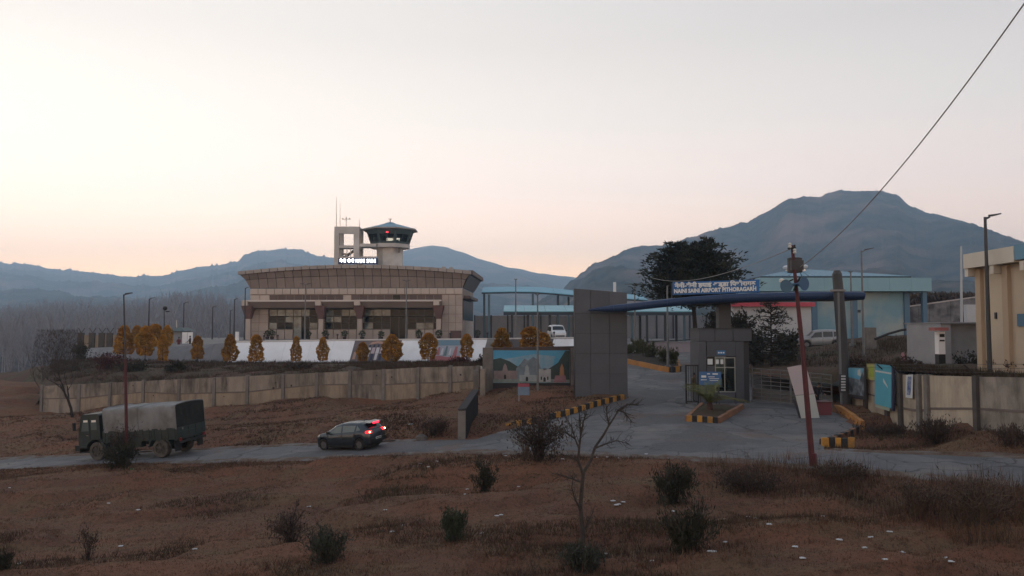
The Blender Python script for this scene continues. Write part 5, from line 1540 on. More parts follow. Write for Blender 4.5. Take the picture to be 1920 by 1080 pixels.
m2 = slope_panel('mural', 813, 869, mat('mural_pale', (0.33, 0.33, 0.35), (0.27, 0.28, 0.31), scale=1.2, rough=.7), off=.085, th=.02)
m2['label'] = 'mural with a blue-grey band above pale ground and red figures'
mural_shape(m2, 'painted_sky', [(813.5, .74), (868.5, .74), (868.5, .98), (813.5, .98)], mat('mural_sky', (0.13, 0.20, 0.245)), .10)
for px, w_, h0, h1, mt in ((826, 3, .30, .66, m_red), (840, 3, .26, .70, mat('mural_green', (0.12, 0.17, 0.17))), (858, 4, .2, .68, m_red), (848, 2, .3, .6, m_white), (833, 2.5, .3, .6, m_white)):
    mural_shape(m2, 'painted_figure', [(px - w_, h0), (px + w_, h0), (px + w_ * .5, h1), (px - w_ * .5, h1)], mt, .10)
mural_shape(m2, 'painted_ground', [(813.5, .02), (868.5, .02), (868.5, .26), (845, .2), (828, .27), (813.5, .2)], m_red, .10)
m3 = slope_panel('mural', 921, 1036, mat('mural_dark', (0.10, 0.08, 0.075), (0.07, 0.06, 0.06), scale=1, rough=.7), off=.085, th=.02)
m3['label'] = 'dark mural mostly hidden by the round orange bushes'
mural_shape(m3, 'painted_lake', [(955, .40), (975, .30), (979, .62), (962, .66)], mat('mural_cyan', (0.25, 0.42, 0.47)), .10)
o = slope_panel('end_pier', 912, 925, conc_p, v0=-.5, v1=1.02, off=.2, th=.3)
bo_m = mat('bollard_dark', (0.025, 0.025, 0.027), rough=.5)
bpos = [492, 518, 612, 630, 708, 788, 842, 912, 955, 1037]
bol = None
for i, px in enumerate(bpos):
    p = slope_pt(px, 1.0, .1) + Vector((0, .25, .14))
    if bol is None:
        bol = thing('path_bollard', 'x', 'bollard', p, 0, 'dark bollards along the top of the white slope')
        q = MB(); q.lathe([(.10, 0), (.10, .05), (.06, .06), (.06, .42)], n=8); q.build('post', bo_m, bol)
        q = MB(); q.lathe([(.11, .42), (.11, .55), (.06, .6)], n=8); q.build('cap', bo_m, bol); o = bol
    else: o = dup(bol, p)
    o['label'] = 'dark bollard on the slope coping ' + ['near the left corner of the terminal', 'below the left door of the terminal', 'left of the brown mural, left of a close pair', 'left of the brown mural, right of a close pair', 'above the right part of the brown mural', 'between the two murals', 'above the pale mural', 'beside the end pier', 'between the round orange bushes', 'in front of the parked van'][i]

# ------------------------------------------------------------------ painted hoarding beside the gate slab
MY = 55.4
ML = thing('painted_hoarding', 'large framed hoarding painted with hill temples under a blue sky left of the gate slab', 'sign', P(997, 748, MY))
def mq(name, pts, off, mt, parent=ML, th=.006):
    v = [P(px, py, MY) + Vector((0, -off, 0)) for px, py in pts]; c = [x + Vector((0, th, 0)) for x in v]
    n = len(v); q = MB(); q.add(v + c, [tuple(range(n)), tuple(range(2 * n - 1, n - 1, -1))] + [(i, (i + 1) % n, n + (i + 1) % n, n + i) for i in range(n)]); return q.build(name, mt, parent, world=True)
frm = mat('hoarding_brown_frame', (0.075, 0.055, 0.055), (0.06, 0.046, 0.046), scale=1, rough=.7)
mq('frame', [(920, 742), (1077, 745), (1077, 649), (920, 652)][::1], .0, frm, th=.35)
mq('base_band', [(924, 729), (1070, 729), (1070, 718.5), (924, 718.5)], .02, mat('hoarding_dark_band', (0.03, 0.027, 0.03), rough=.7), th=.02)
cv = mq('canvas', [(924.5, 718), (1068, 718), (1068, 657), (924.5, 657)], .03, mat('paint_sky', (0.05, 0.25, 0.42), (0.10, 0.32, 0.47), scale=.55, rough=.55, stretch=(.5, 1, 1.6)), th=.03)
pm = lambda n_, c1, c2=None: mat('paint_' + n_, c1, c2 or tuple(v * .7 for v in c1), scale=1.6, rough=.6)
mq('painted_cloud', [(925, 676), (960, 671), (1000, 664), (1040, 668), (1036, 700), (1000, 700), (960, 690), (926, 690)], .036, pm('cloud', (0.25, 0.33, 0.40), (0.12, 0.29, 0.40)), cv)
mq('painted_hill', [(925, 715), (925, 674), (938, 671), (955, 677), (975, 690), (985, 715)], .042, pm('hill', (0.035, 0.06, 0.058)), cv)
mq('painted_rock', [(965, 716), (968, 690), (976, 682), (983, 672), (990, 676), (1000, 669), (1008, 674), (1014, 690), (1016, 716)], .046, pm('rock', (0.17, 0.215, 0.25), (0.10, 0.13, 0.16)), cv)
mq('painted_slope', [(1020, 716), (1028, 692), (1046, 680), (1060, 657.5), (1067.5, 657.5), (1067.5, 716)], .042, pm('slope', (0.04, 0.065, 0.062), (0.03, 0.045, 0.045)), cv)
mq('painted_ground', [(925, 717.5), (1067.5, 717.5), (1067.5, 712), (1000, 709), (925, 711)], .05, pm('ground', (0.20, 0.25, 0.25), (0.12, 0.16, 0.14)), cv)
def temple(x0, x1, yb, yw, xs, ys, mt, roof=None):
    mq('painted_temple', [(x0, yb), (x1, yb), (x1, yw), (x0, yw)], .054, mt, cv)
    mq('painted_spire', [(xs - 5, yw), (xs + 5, yw), (xs + 3, ys + 5), (xs, ys), (xs - 3, ys + 5)], .056, roof or mt, cv)
    mq('painted_door', [(xs - 2.2, yb - .5), (xs + 2.2, yb - .5), (xs + 2.2, yb - 7), (xs, yb - 9.5), (xs - 2.2, yb - 7)], .062, pm('dark', (0.02, 0.025, 0.03)), cv)
temple(926, 969, 711, 695, 947, 681, pm('rose_stone', (0.23, 0.185, 0.185)))
temple(974, 1010, 715, 703, 988, 683, pm('pale_stone', (0.30, 0.34, 0.36)))
temple(1010, 1033, 716, 692, 1021, 690, pm('white_stone', (0.37, 0.39, 0.40)))
for px in (1015, 1027): mq('painted_door', [(px - 1.2, 712), (px + 1.2, 712), (px + 1.2, 706), (px - 1.2, 706)], .062, pm('dark', (0, 0, 0)), cv)
mq('painted_plinth', [(1038, 717), (1062, 717), (1060, 704), (1041, 704)], .054, pm('pink_base', (0.30, 0.16, 0.19)), cv)
mq('painted_shrine', [(1049, 704), (1058, 704), (1057, 690), (1053.5, 681), (1050, 690)], .056, pm('gold', (0.36, 0.19, 0.10)), cv)
col_box('side_pier', 905, 924, 652, 752, MY - .1, .6, conc_p, ML)
col_box('side_pier', 1070, 1076.5, 652, 745, MY - .08, .5, conc_p, ML)

SS = thing('small_notice', 'small red and blue notice board on a thin post before the painted hoarding', 'sign', P(973, 764, 50))
p = P(973, 762, 50); zg = G(p.x, 50)
q = MB(); q.tube([(p.x, 50, zg - .1), (p.x, 50, P(973, 718, 50).z)], .03, n=6); q.build('post', mat('post_pale', (0.25, 0.25, 0.26), rough=.5), SS, world=True)
a, b = P(971, 741, 49.95), P(992.5, 725.5, 49.95); q = MB(); q.box(a.x, b.x, 49.93, 49.96, a.z, b.z); q.build('blue_panel', mat('notice_blue', (0.11, 0.165, 0.24), (0.15, 0.20, 0.27), scale=3, rough=.6), SS, world=True)
a, b = P(971, 725.3, 49.95), P(992.5, 719, 49.95); q = MB(); q.box(a.x, b.x, 49.93, 49.96, a.z, b.z); q.build('red_panel', mat('notice_red', (0.25, 0.06, 0.09), rough=.6), SS, world=True)

# ------------------------------------------------------------------ far left wall with wire posts, white boards
FL = thing('wire_top_wall', 'short concrete wall with Y shaped wire posts at the left end of the bank', 'wall', P(190, 660, 100))
for i, px in enumerate((152, 173, 191, 206, 226)):
    p = P(px, 624, 100); zb = P(px, 664, 100).z
    q = MB(); q.box(p.x - .35, p.x + .35, 99.85, 100.2, zb, p.z); q.tube([p + Vector((0, .1, 0)), p + Vector((-.42, .1, .6))], .05, n=4); q.tube([p + Vector((0, .1, 0)), p + Vector((.42, .1, .6))], .05, n=4)
    q.build('wall_post', mat('dark_post_concrete', (0, 0, 0)), FL, world=True)
    if i < 4:
        e = P((173, 191, 206, 226)[i], 624, 100); q = MB(); q.box(p.x + .37, e.x - .37, 100, 100.1, zb, p.z - .25); q.build('wall_panel', conc_y, FL, world=True)
KI = thing('left_kiosk', 'low pale hut with greenish roof behind the left bushes', 'hut', P(330, 652, 104))
a, b = P(322, 652, 104), P(341, 621, 104); q = MB(); q.box(a.x, b.x, 104, 107, a.z - .3, b.z); q.build('wall', grey_pl, KI, world=True)
a, b = P(318, 621, 103.6), P(346, 614, 103.6); q = MB(); q.hexa([(a.x, 103.5, a.z), (b.x, 103.5, a.z), (b.x, 107.5, a.z), (a.x, 107.5, a.z)], [(a.x + .7, 104.4, b.z), (b.x - .7, 104.4, b.z), (b.x - .7, 106.6, b.z), (a.x + .7, 106.6, b.z)]); q.build('roof', mat('green_roof', (0.07, 0.10, 0.10), rough=.6), KI, world=True)
WBd = thing('white_boards', 'pair of upright white boards beside the two people on the left forecourt', 'board', P(352, 654, 101))
for a_, b_ in ((341, 350.5), (351, 361)):
    a, b = P(a_, 652, 101), P(b_, 623, 101); q = MB(); q.box(a.x, b.x, 101, 101.1, a.z, b.z); q.build('board_panel', white_w, WBd, world=True)
fp = P(332, 621, 105); q = MB(); q.tube([P(332, 650, 105), P(331, 600, 105)], [.10, .06], n=6)
tag(q.build('flag_pole', mat('mast_metal', (0, 0, 0))), 'thin pale pole behind the hut at the left forecourt', 'pole')
a, b = P(441, 640, 104), P(447, 622, 104); q = MB(); q.box(a.x, b.x, 104, 104.3, a.z, b.z)
tag(q.build('white_marker_panel', white_w), 'narrow white upright panel left of the terminal corner', 'board')
# meter post and notice by the grey store
MP = thing('meter_cabinet', 'white cabinet on a dark base under a small red cap beside the grey store', 'cabinet', P(1762, 692, 43))
for (n_, pt, pb, w0, w1, mt) in (('body', 622, 664, 1757, 1768, white_w), ('base', 664, 694, 1757.5, 1769, bo_m), ('cap', 614, 620, 1745, 1771, mat('cap_red', (0.36, 0.13, 0.12), rough=.6))):
    a, b = P(w0, pb, 43), P(w1, pt, 43); q = MB(); q.box(a.x, b.x, 42.8 if n_ != 'cap' else 42.6, 43.2, a.z - (.3 if n_ == 'base' else 0), b.z); q.build(n_, mt, MP, world=True)
for (pt, pb) in ((626, 632), (637, 640)):
    a, b = P(1758, pb, 43), P(1767, pt, 43); q = MB(); q.box(a.x, b.x, 42.78, 42.8, a.z, b.z); q.build('black_band', bo_m, MP, world=True)
q = MB(); a = P(1625, 668, 62); b = P(1643, 614, 62); q.box(a.x, b.x, 62, 62.7, a.z - .8, b.z)
tag(q.build('concrete_pier', conc_p), 'grey concrete pier standing on the mound below the blue hall', 'pier')
q = MB(); arc = [(1640, 636), (1665, 626), (1690, 619), (1712, 616), (1735, 620), (1757, 629), (1768, 634)]
q.tube([P(px, py, 58) for px, py in arc], .09, n=6); tag(q.build('bent_pipe', wire_m), 'black pipe bowed in a low arc across the mound', 'pipe')
q = MB(); p = P(1695, 672, 52); q.hexa([p + Vector((-.2, 0, -.25)), p + Vector((.15, 0, -.3)), p + Vector((.15, .05, -.3)), p + Vector((-.2, .05, -.25))], [p + Vector((-.15, 0, .35)), p + Vector((.0, 0, .4)), p + Vector((.0, .05, .4)), p + Vector((-.15, .05, .35))])
tag(q.build('pink_cloth', mat('cloth_pink', (0.36, 0.18, 0.2), rough=.9)), 'small pink cloth caught on the scrub of the mound', 'cloth')
# ------------------------------------------------------------------ vehicles
def itp(tab, x):
    if x <= tab[0][0]: return tab[0][1]
    for (a, ya), (b, yb) in zip(tab[:-1], tab[1:]):
        if x <= b: return lerp(ya, yb, (x - a) / (b - a))
    return tab[-1][1]
tyre_m = mat('tyre_rubber', (0.018, 0.018, 0.018), (0.04, 0.036, 0.032), scale=4, rough=.9)
rim_m = mat('alloy_rim', (0.16, 0.16, 0.17), rough=.35, metal=.6)
car_gl = mat('car_window_glass', (0.10, 0.125, 0.125), rough=.05, spec=.6)
car_gl_d = mat('car_dark_glass', (0.010, 0.012, 0.014), rough=.05, spec=.6)
blk_pl = mat('black_plastic', (0.016, 0.016, 0.017), rough=.55)
chrome = mat('bright_trim', (0.5, 0.5, 0.5), metal=.8, rough=.2)

def wheel(parent, x, y, r, w, side, rimr=.64, spokes=5, tm=None, rm=None):
    """side: +1 outer face towards +y"""
    q = MB(); h = w / 2
    q.lathe([(r * rimr, -h), (r * .93, -h), (r, -h * .6), (r, h * .6), (r * .93, h), (r * rimr, h), (r * rimr, -h)], c=(x, y, r), n=24, axis='y')
    t_ = q.build('wheel', tm or tyre_m, parent)
    q = MB(); yo = y + side * h * .75
    q.lathe([(r * rimr, -.01), (r * rimr, .01), (r * rimr * .9, .012), (.001, .012)] if side > 0 else [(r * rimr, .01), (r * rimr, -.01), (r * rimr * .9, -.012), (.001, -.012)], c=(x, y + side * h * .45, r), n=20, axis='y')
    for k in range(spokes):
        a = 2 * PI * k / spokes + .3
        q.bar((x, yo, r), (x + math.cos(a) * r * rimr, yo, r + math.sin(a) * r * rimr), r * .17, .03, up=(0, 1, 0))
    q.lathe([(r * .16, -.03), (r * .16, .03), (.001, .035)] if side > 0 else [(r * .16, .03), (r * .16, -.03), (.001, -.035)], c=(x, yo, r), n=10, axis='y')
    q.build('rim', rm or rim_m, t_)

def make_car(name, label, S, paint, lights_on=False, cat='car'):
    c = thing(name, label, cat)
    xs_ = []
    x0, x1 = S['zt'][0][0], S['zt'][-1][0]
    axles, r = S['axles'], S['r']
    base = list(np.linspace(x0, x1, 46))
    for ax in axles: base += list(np.linspace(ax - r * 1.14, ax + r * 1.14, 15))
    xs_ = sorted(set(round(float(x), 4) for x in base))
    def sec(x):
        zb, zl, zt = itp(S['zb'], x), itp(S['zl'], x), itp(S['zt'], x)
        wb, wr = itp(S['wb'], x), itp(S['wr'], x)
        for ax in axles:
            d = abs(x - ax)
            if d < r * 1.14: zb = max(zb, r + math.sqrt((r * 1.14) ** 2 - d * d))
        zb = min(zb, zl - .08)
        return [(wb - .10, zb), (wb - .02, zb + .03), (wb + .015, zb + (zl - zb) * .5), (wb + .01, zl - .06), (wb - .03, zl), (lerp(wb - .05, wr + .07, .96), zl + (zt - zl) * .80), (wr - .02, zl + (zt - zl) * .955), (wr * .5, zt), (0, zt + .012)]
    secs = [sec(x) for x in xs_]; n = 9
    vs, fs = [], []
    for x, s_ in zip(xs_, secs):
        vs += [(x, y, z) for y, z in s_] + [(x, -y, z) for y, z in s_[:-1]][::-1]
    m_ = 2 * n - 1
    for i in range(len(xs_) - 1):
        for k in range(m_ - 1):
            fs.append((i * m_ + k, (i + 1) * m_ + k, (i + 1) * m_ + k + 1, i * m_ + k + 1))
    fs.append(tuple(range(m_))); fs.append(tuple((len(xs_) - 1) * m_ + k for k in range(m_ - 1, -1, -1)))
    q = MB(); q.add(vs, fs); body = q.build('body', paint, c, smooth=True)
    try: body.data.shade_auto_smooth = True
    except Exception: pass
    q = MB(); q.box(x0 + .25, x1 - .25, -S['wb'][3][1] + .12, S['wb'][3][1] - .12, .17, r + .25); q.build('underbody', blk_pl, c)
    def surf(x, f, side, off=.012):
        s_ = sec(x); a, b = Vector((x, s_[4][0], s_[4][1])), Vector((x, s_[5][0], s_[5][1])); p = a.lerp(b, f)
        p.y += off; p.z += off * .3; p.y *= side; return p
    for side in (1, -1):
        for pane in S['panes']:
            pts = [surf(x, f, side) for x, f in pane]
            if side < 0: pts = pts[::-1]
            q = MB(); q.add(pts, [tuple(range(len(pts)))]); q.build('window', car_gl if S.get('pale') else car_gl_d, body)
        for hx, hz in S['handles']:
            y = itp(S['wb'], hx) + .02; q = MB(); q.box(hx - .09, hx + .09, side * y - .015, side * y + .015, hz - .015, hz + .015); q.build('door_handle', S.get('hm', paint), body)
        mx, mz = S['mirror']; y = itp(S['wb'], mx) * side
        q = MB(); q.hexa([(mx - .05, y, mz - .05), (mx + .10, y, mz - .04), (mx + .08, y + side * .2, mz - .05), (mx - .05, y + side * .2, mz - .06)][::side], [(mx - .05, y, mz + .05), (mx + .05, y, mz + .04), (mx + .04, y + side * .2, mz + .08), (mx - .05, y + side * .2, mz + .09)][::side]); q.build('wing_mirror', S.get('mm', blk_pl), c)
        for xa in S['seams']:
            z0, z1 = itp(S['zb'], xa) + .1, itp(S['zl'], xa) - .02; y = itp(S['wb'], xa) + .018
            q = MB(); q.box(xa - .008, xa + .008, side * y - .006, side * y + .006, z0, z1); q.build('door_seam', blk_pl, body)
        q = MB(); xa, xb = axles[1] + r * 1.2, axles[0] - r * 1.2
        q.hexa([(xa, side * (itp(S['wb'], xa) - .03), .19), (xb, side * (itp(S['wb'], xb) - .03), .19), (xb, side * (itp(S['wb'], xb) + .02), .19), (xa, side * (itp(S['wb'], xa) + .02), .19)][::side],
               [(xa, side * (itp(S['wb'], xa) - .03), .30), (xb, side * (itp(S['wb'], xb) - .03), .30), (xb, side * (itp(S['wb'], xb) + .028), .29), (xa, side * (itp(S['wb'], xa) + .028), .29)][::side]); q.build('sill', blk_pl, body)
        for ax in axles: wheel(c, ax, side * (itp(S['wb'], ax) - .11), r, .2, side)
    def cross(xa, xb, ina, inb, off, n_=6):
        g = MB()
        def fn(u, v):
            x = lerp(xa, xb, v); s_ = sec(x); w_ = (s_[6][0]) - lerp(ina, inb, v); y = lerp(-w_, w_, u)
            t_ = abs(y) / max(.01, s_[6][0]); z = lerp(s_[8][1], s_[6][1], t_ ** 2) + off
            return (x + (off if xa > 0 else -off) * .8, y, z)
        g.grid(fn, 8, n_); return g
    ws = S['wind']; cross(*ws, .05, .03, .014).build('windscreen', car_gl_d, body, smooth=True)
    rw_ = S['rear']; cross(*rw_, .05, .05, .016).build('rear_window', car_gl_d, body, smooth=True)
    for side in (1, -1):
        x, y, z, dx, dy, dz = S['tail']; q = MB()
        # wraps from the tailgate round the corner, following the body's own width
        xr, wc = x0 + .015, itp(S['wb'], x0 + .02); xa, xb = x0 + .10, x0 + .10 + dx
        for (p_, r_) in (((xr, wc - dy), (xa, itp(S['wb'], xa))), ((xa, itp(S['wb'], xa)), (xb, itp(S['wb'], xb)))):
            n_ = Vector((r_[1] - p_[1], -(r_[0] - p_[0]), 0)); n_ = (-n_ if n_.y < 0 or (abs(n_.y) < 1e-6) else n_).normalized() * .03
            if p_[0] == xr: n_ = Vector((-.045, .03, 0))
            lo_ = [Vector((p_[0], p_[1], z - dz)), Vector((r_[0], r_[1], z - dz * .8))]; hi_ = [Vector((p_[0] + .03, p_[1] - .01, z + dz)), Vector((r_[0], r_[1] - .015, z + dz * .9))]
            f_ = lambda v: Vector((v.x, v.y * side, v.z))
            q.hexa([f_(lo_[0] + n_), f_(lo_[1] + n_), f_(lo_[1] - n_), f_(lo_[0] - n_)], [f_(hi_[0] + n_), f_(hi_[1] + n_), f_(hi_[1] - n_), f_(hi_[0] - n_)])
        q.build('tail_light', S['tail_m'], c)
        x, y, z, dx, dy, dz = S['head']; q = MB()
        q.hexa([(x + .03, side * (y - dy), z - dz), (x - dx, side * (y + .03), z - dz), (x - dx, side * (y + .03), z + dz), (x - .02, side * (y - dy), z + dz)][::side], [(x + .06, side * (y - dy), z - dz * .8), (x - dx, side * (y + .065), z - dz * .6), (x - dx, side * (y + .06), z + dz), (x + .02, side * (y - dy), z + dz * .9)][::side])
        q.build('headlight', mat('headlight_lens', (0.45, 0.46, 0.47), rough=.15), c)
    zb = S['bump_z']
    q = MB(); wv = itp(S['wb'], x0 + .1); q.hexa([(x0 - .03, -wv * .95, zb - .14), (x0 + .35, -wv - .01, zb - .16), (x0 + .35, wv + .01, zb - .16), (x0 - .03, wv * .95, zb - .14)], [(x0 - .05, -wv * .95, zb + .1), (x0 + .3, -wv - .03, zb + .1), (x0 + .3, wv + .03, zb + .1), (x0 - .05, wv * .95, zb + .1)]); q.build('rear_bumper', blk_pl, c)
    q = MB(); q.box(x0 - .075, x0 - .045, -.24, .24, zb + .02, zb + .14); pl = q.build('number_plate', mat('plate_pale', (0.42, 0.43, 0.42), rough=.5), c)
    q = MB()
    for k in range(7): q.box(x0 - .08, x0 - .073, .2 - k * .062, .165 - k * .062, zb + .05, zb + .115)
    q.build('plate_marks', blk_pl, pl)
    q = MB(); wv = itp(S['wb'], x1 - .08); q.box(x1 - .12, x1 + .03, -wv * .8, wv * .8, .42, .56); q.build('grille', blk_pl, c)
    return c

HATCH = dict(
    zt=[(-1.99, .93), (-1.93, 1.02), (-1.80, 1.20), (-1.55, 1.43), (-1.2, 1.50), (-.5, 1.52), (0, 1.49), (.35, 1.41), (.75, 1.18), (1.08, 1.00), (1.5, .92), (1.8, .80), (1.95, .66)],
    zl=[(-1.99, .86), (-1.9, .98), (-1.6, 1.04), (-1, 1.01), (0, .96), (.9, .91), (1.4, .84), (1.8, .72), (1.95, .60)],
    zb=[(-1.99, .36), (-1.5, .24), (1.5, .22), (1.95, .30)],
    wb=[(-1.99, .66), (-1.85, .77), (-1.5, .85), (-.8, .87), (.6, .86), (1.3, .83), (1.7, .74), (1.95, .52)],
    wr=[(-1.99, .58), (-1.85, .60), (-1.55, .56), (-1.2, .60), (-.3, .62), (.35, .60), (.8, .64), (1.1, .70), (1.5, .70), (1.95, .42)],
    axles=(1.27, -1.28), r=.315, pale=True,
    panes=[[(.82, .06), (-.10, .06), (-.10, .92), (.30, .92), (.52, .6)], [(-.2, .06), (-1.02, .08), (-1.08, .9), (-.2, .92)], [(-1.12, .12), (-1.42, .25), (-1.2, .85), (-1.17, .88)]],
    handles=[(-.02, .87), (-.95, .90)], mirror=(.74, 1.0), seams=(.86, -.15, -1.05),
    wind=(1.03, .38), rear=(-1.88, -1.58),
    tail=(-1.88, .73, 1.0, .13, .17, .068), head=(1.80, .62, .70, .30, .18, .07), bump_z=.52,
    tail_m=mat('tail_light_lit', (0.5, 0.02, 0.02), emit=(1.0, 0.012, 0.018), estr=2.6), hm=chrome)
grey_car = mat('grey_car_paint', (0.050, 0.062, 0.074), (0.044, 0.054, 0.066), scale=1, rough=.22, metal=.45, spec=.6)
CAR = make_car('parked_car' if False else 'hatchback_car', 'grey hatchback driving away on the road with its red tail lights lit', HATCH, grey_car, True)
q = MB(); q.hexa([(-1.92, -.55, 1.44), (-1.5, -.55, 1.50), (-1.5, .55, 1.50), (-1.92, .55, 1.44)], [(-1.92, -.55, 1.47), (-1.5, -.57, 1.535), (-1.5, .57, 1.535), (-1.92, .55, 1.47)]); q.build('spoiler', grey_car, CAR)
q = MB(); q.box(-1.975, -1.915, -.26, .26, 1.40, 1.485); q.build('brake_light', mat('brake_light_lit', (0.5, 0.02, 0.03), emit=(1.0, 0.02, 0.05), estr=2.2), CAR)
for side in (1, -1):
    q = MB(); q.lathe([(.001, -.05), (.045, 0), (.001, .05)], c=(-2.0, side * .70, 1.0), n=10, axis='x'); q.build('lamp_bulb', mat('bulb_glow', (1, .7, .4), emit=(1, .75, .35), estr=9 if side > 0 else 4), CAR)
q = MB(); q.tube([(-1.1, 0, 1.50), (-1.35, 0, 1.66)], [.012, .005], n=5); q.build('aerial', blk_pl, CAR)
def place_vehicle(o, px, py, yaw, lane=0.0):
    p = P(px, py, 41.2)
    # nearest point of the road centre line
    return p
def put_on_road(o, cx, cy, yaw, wb=1.3, tk=.7):
    f = Vector((math.cos(yaw), math.sin(yaw), 0)); l = Vector((-f.y, f.x, 0))
    h = lambda v: Gs(cx + v.x, cy + v.y) + .035
    zf_, zr_, zl_, zr2 = h(f * wb), h(-f * wb), h(l * tk), h(-l * tk)
    o.location = (cx, cy, (zf_ + zr_) / 2)
    o.rotation_euler = (math.atan2(zl_ - zr2, 2 * tk), -math.atan2(zf_ - zr_, 2 * wb), yaw)
ray = P(657, 840, 41.4)
CAR.scale = (.89, .89, .89)
put_on_road(CAR, ray.x, ray.y, PI - R(27))

VAN = dict(
    zt=[(-2.1, 1.0), (-2.05, 1.5), (-1.9, 1.74), (-1.2, 1.82), (.2, 1.80), (.55, 1.70), (1.1, 1.15), (1.6, 1.04), (1.98, .9), (2.1, .72)],
    zl=[(-2.1, .9), (-2.0, 1.08), (-1, 1.05), (0, 1.03), (1.1, .99), (1.7, .9), (2.1, .64)],
    zb=[(-2.1, .4), (-1.5, .28), (1.5, .26), (2.1, .34)],
    wb=[(-2.1, .74), (-1.9, .84), (-1.4, .88), (-.8, .89), (.6, .89), (1.4, .88), (1.85, .8), (2.1, .62)],
    wr=[(-2.1, .66), (-1.9, .66), (-1.2, .68), (.3, .68), (.6, .68), (1.1, .76), (1.6, .74), (2.1, .5)],
    axles=(1.35, -1.35), r=.35,
    panes=[[(.92, .08), (-.1, .08), (-.1, .92), (.55, .92)], [(-.2, .08), (-1.1, .1), (-1.1, .92), (-.2, .92)], [(-1.2, .1), (-1.85, .2), (-1.75, .9), (-1.2, .92)]],
    handles=[(-.02, .92), (-1.0, .92)], mirror=(.86, 1.1), seams=(.95, -.15, -1.15),
    wind=(1.06, .62), rear=(-2.07, -1.95), tail=(-2.0, .76, 1.1, .12, .1, .16), head=(1.98, .68, .78, .26, .2, .08), bump_z=.58,
    tail_m=mat('tail_light_off', (0.16, 0.02, 0.02), rough=.3))
white_car = mat('white_car_paint', (0.58, 0.585, 0.59), (0.53, 0.535, 0.54), scale=1, rough=.3, spec=.5)
VN = make_car('parked_van', 'white people carrier parked facing the camera under the carport edge left of the gate slab', VAN, dict(), cat='van') if False else make_car('parked_van', 'white people carrier parked nose-on at the top of the slope left of the gate slab', VAN, white_car, cat='van')
p = P(1044, 637.5, 96.5); VN.location = (p.x, p.y, p.z); VN.rotation_euler = (0, 0, -PI / 2 + R(7))
W2 = dup(VN, P(1536, 652.5, 79.5), PI - R(8), 'silver-white car standing side-on beyond the vehicle gate below the white kiosk'); W2['category'] = 'car'; W2.name = 'parked_car'
W3 = dup(VN, P(1424, 669, 71), PI - R(20), 'silver-white car half hidden behind the right edge of the guard booth'); W3['category'] = 'car'; W3.name = 'parked_car'
silver = mat('silver_car_paint', (0.27, 0.27, 0.275), rough=.35, metal=.2)
for o in (W2, W3):
    for c_ in o.children:
        if c_.name.startswith('body'): c_.material_slots[0].link = 'OBJECT'; c_.material_slots[0].material = silver

# ---- army truck
ol = mat('truck_olive', (0.022, 0.034, 0.033), (0.030, 0.038, 0.035), scale=1.4, rough=.55, c3=(0.06, 0.054, 0.045), scale3=1.0, lo3=.55, hi3=.8)
old = mat('truck_dark', (0.014, 0.017, 0.017), (0.024, 0.025, 0.023), scale=2, rough=.7)
canv = mat('truck_canvas', (0.215, 0.222, 0.225), (0.17, 0.175, 0.178), scale=1.3, rough=.9, bump=.35, bscale=4, c3=(0.13, 0.125, 0.12), scale3=.8, stretch=(1, 1, .4))
canv_d = mat('canvas_opening_dark', (0.010, 0.012, 0.012), (0.020, 0.021, 0.020), scale=1.5, rough=.9, bump=.3, bscale=4)  # dark canvas; the colour also carries the shade inside the rear opening
dusty = mat('dusty_tyre', (0.115, 0.10, 0.085), (0.06, 0.054, 0.048), scale=3, rough=.95)
TK = thing('army_truck', 'dark olive army lorry with pale canvas cover driving left along the road', 'truck')
def ck(name, mt, par=TK, **k):
    def wrap(q): return q.build(name, mt, par)
    return wrap
q = MB()
arc_f = [(2.35 + .72 * math.cos(a), .56 + .72 * math.sin(a)) for a in np.linspace(PI * .97, PI * .08, 10)]
q.prism([(1.98, 1.0), (1.98, 2.72), (2.12, 2.82), (3.22, 2.82), (3.36, 2.74), (3.60, 1.72), (3.66, 1.05), (3.62, .80), (3.10, .80)] + [(x, z) for x, z in arc_f[::-1] if x < 3.08] + [(1.98, .92)], -1.18, 1.18, 'y')
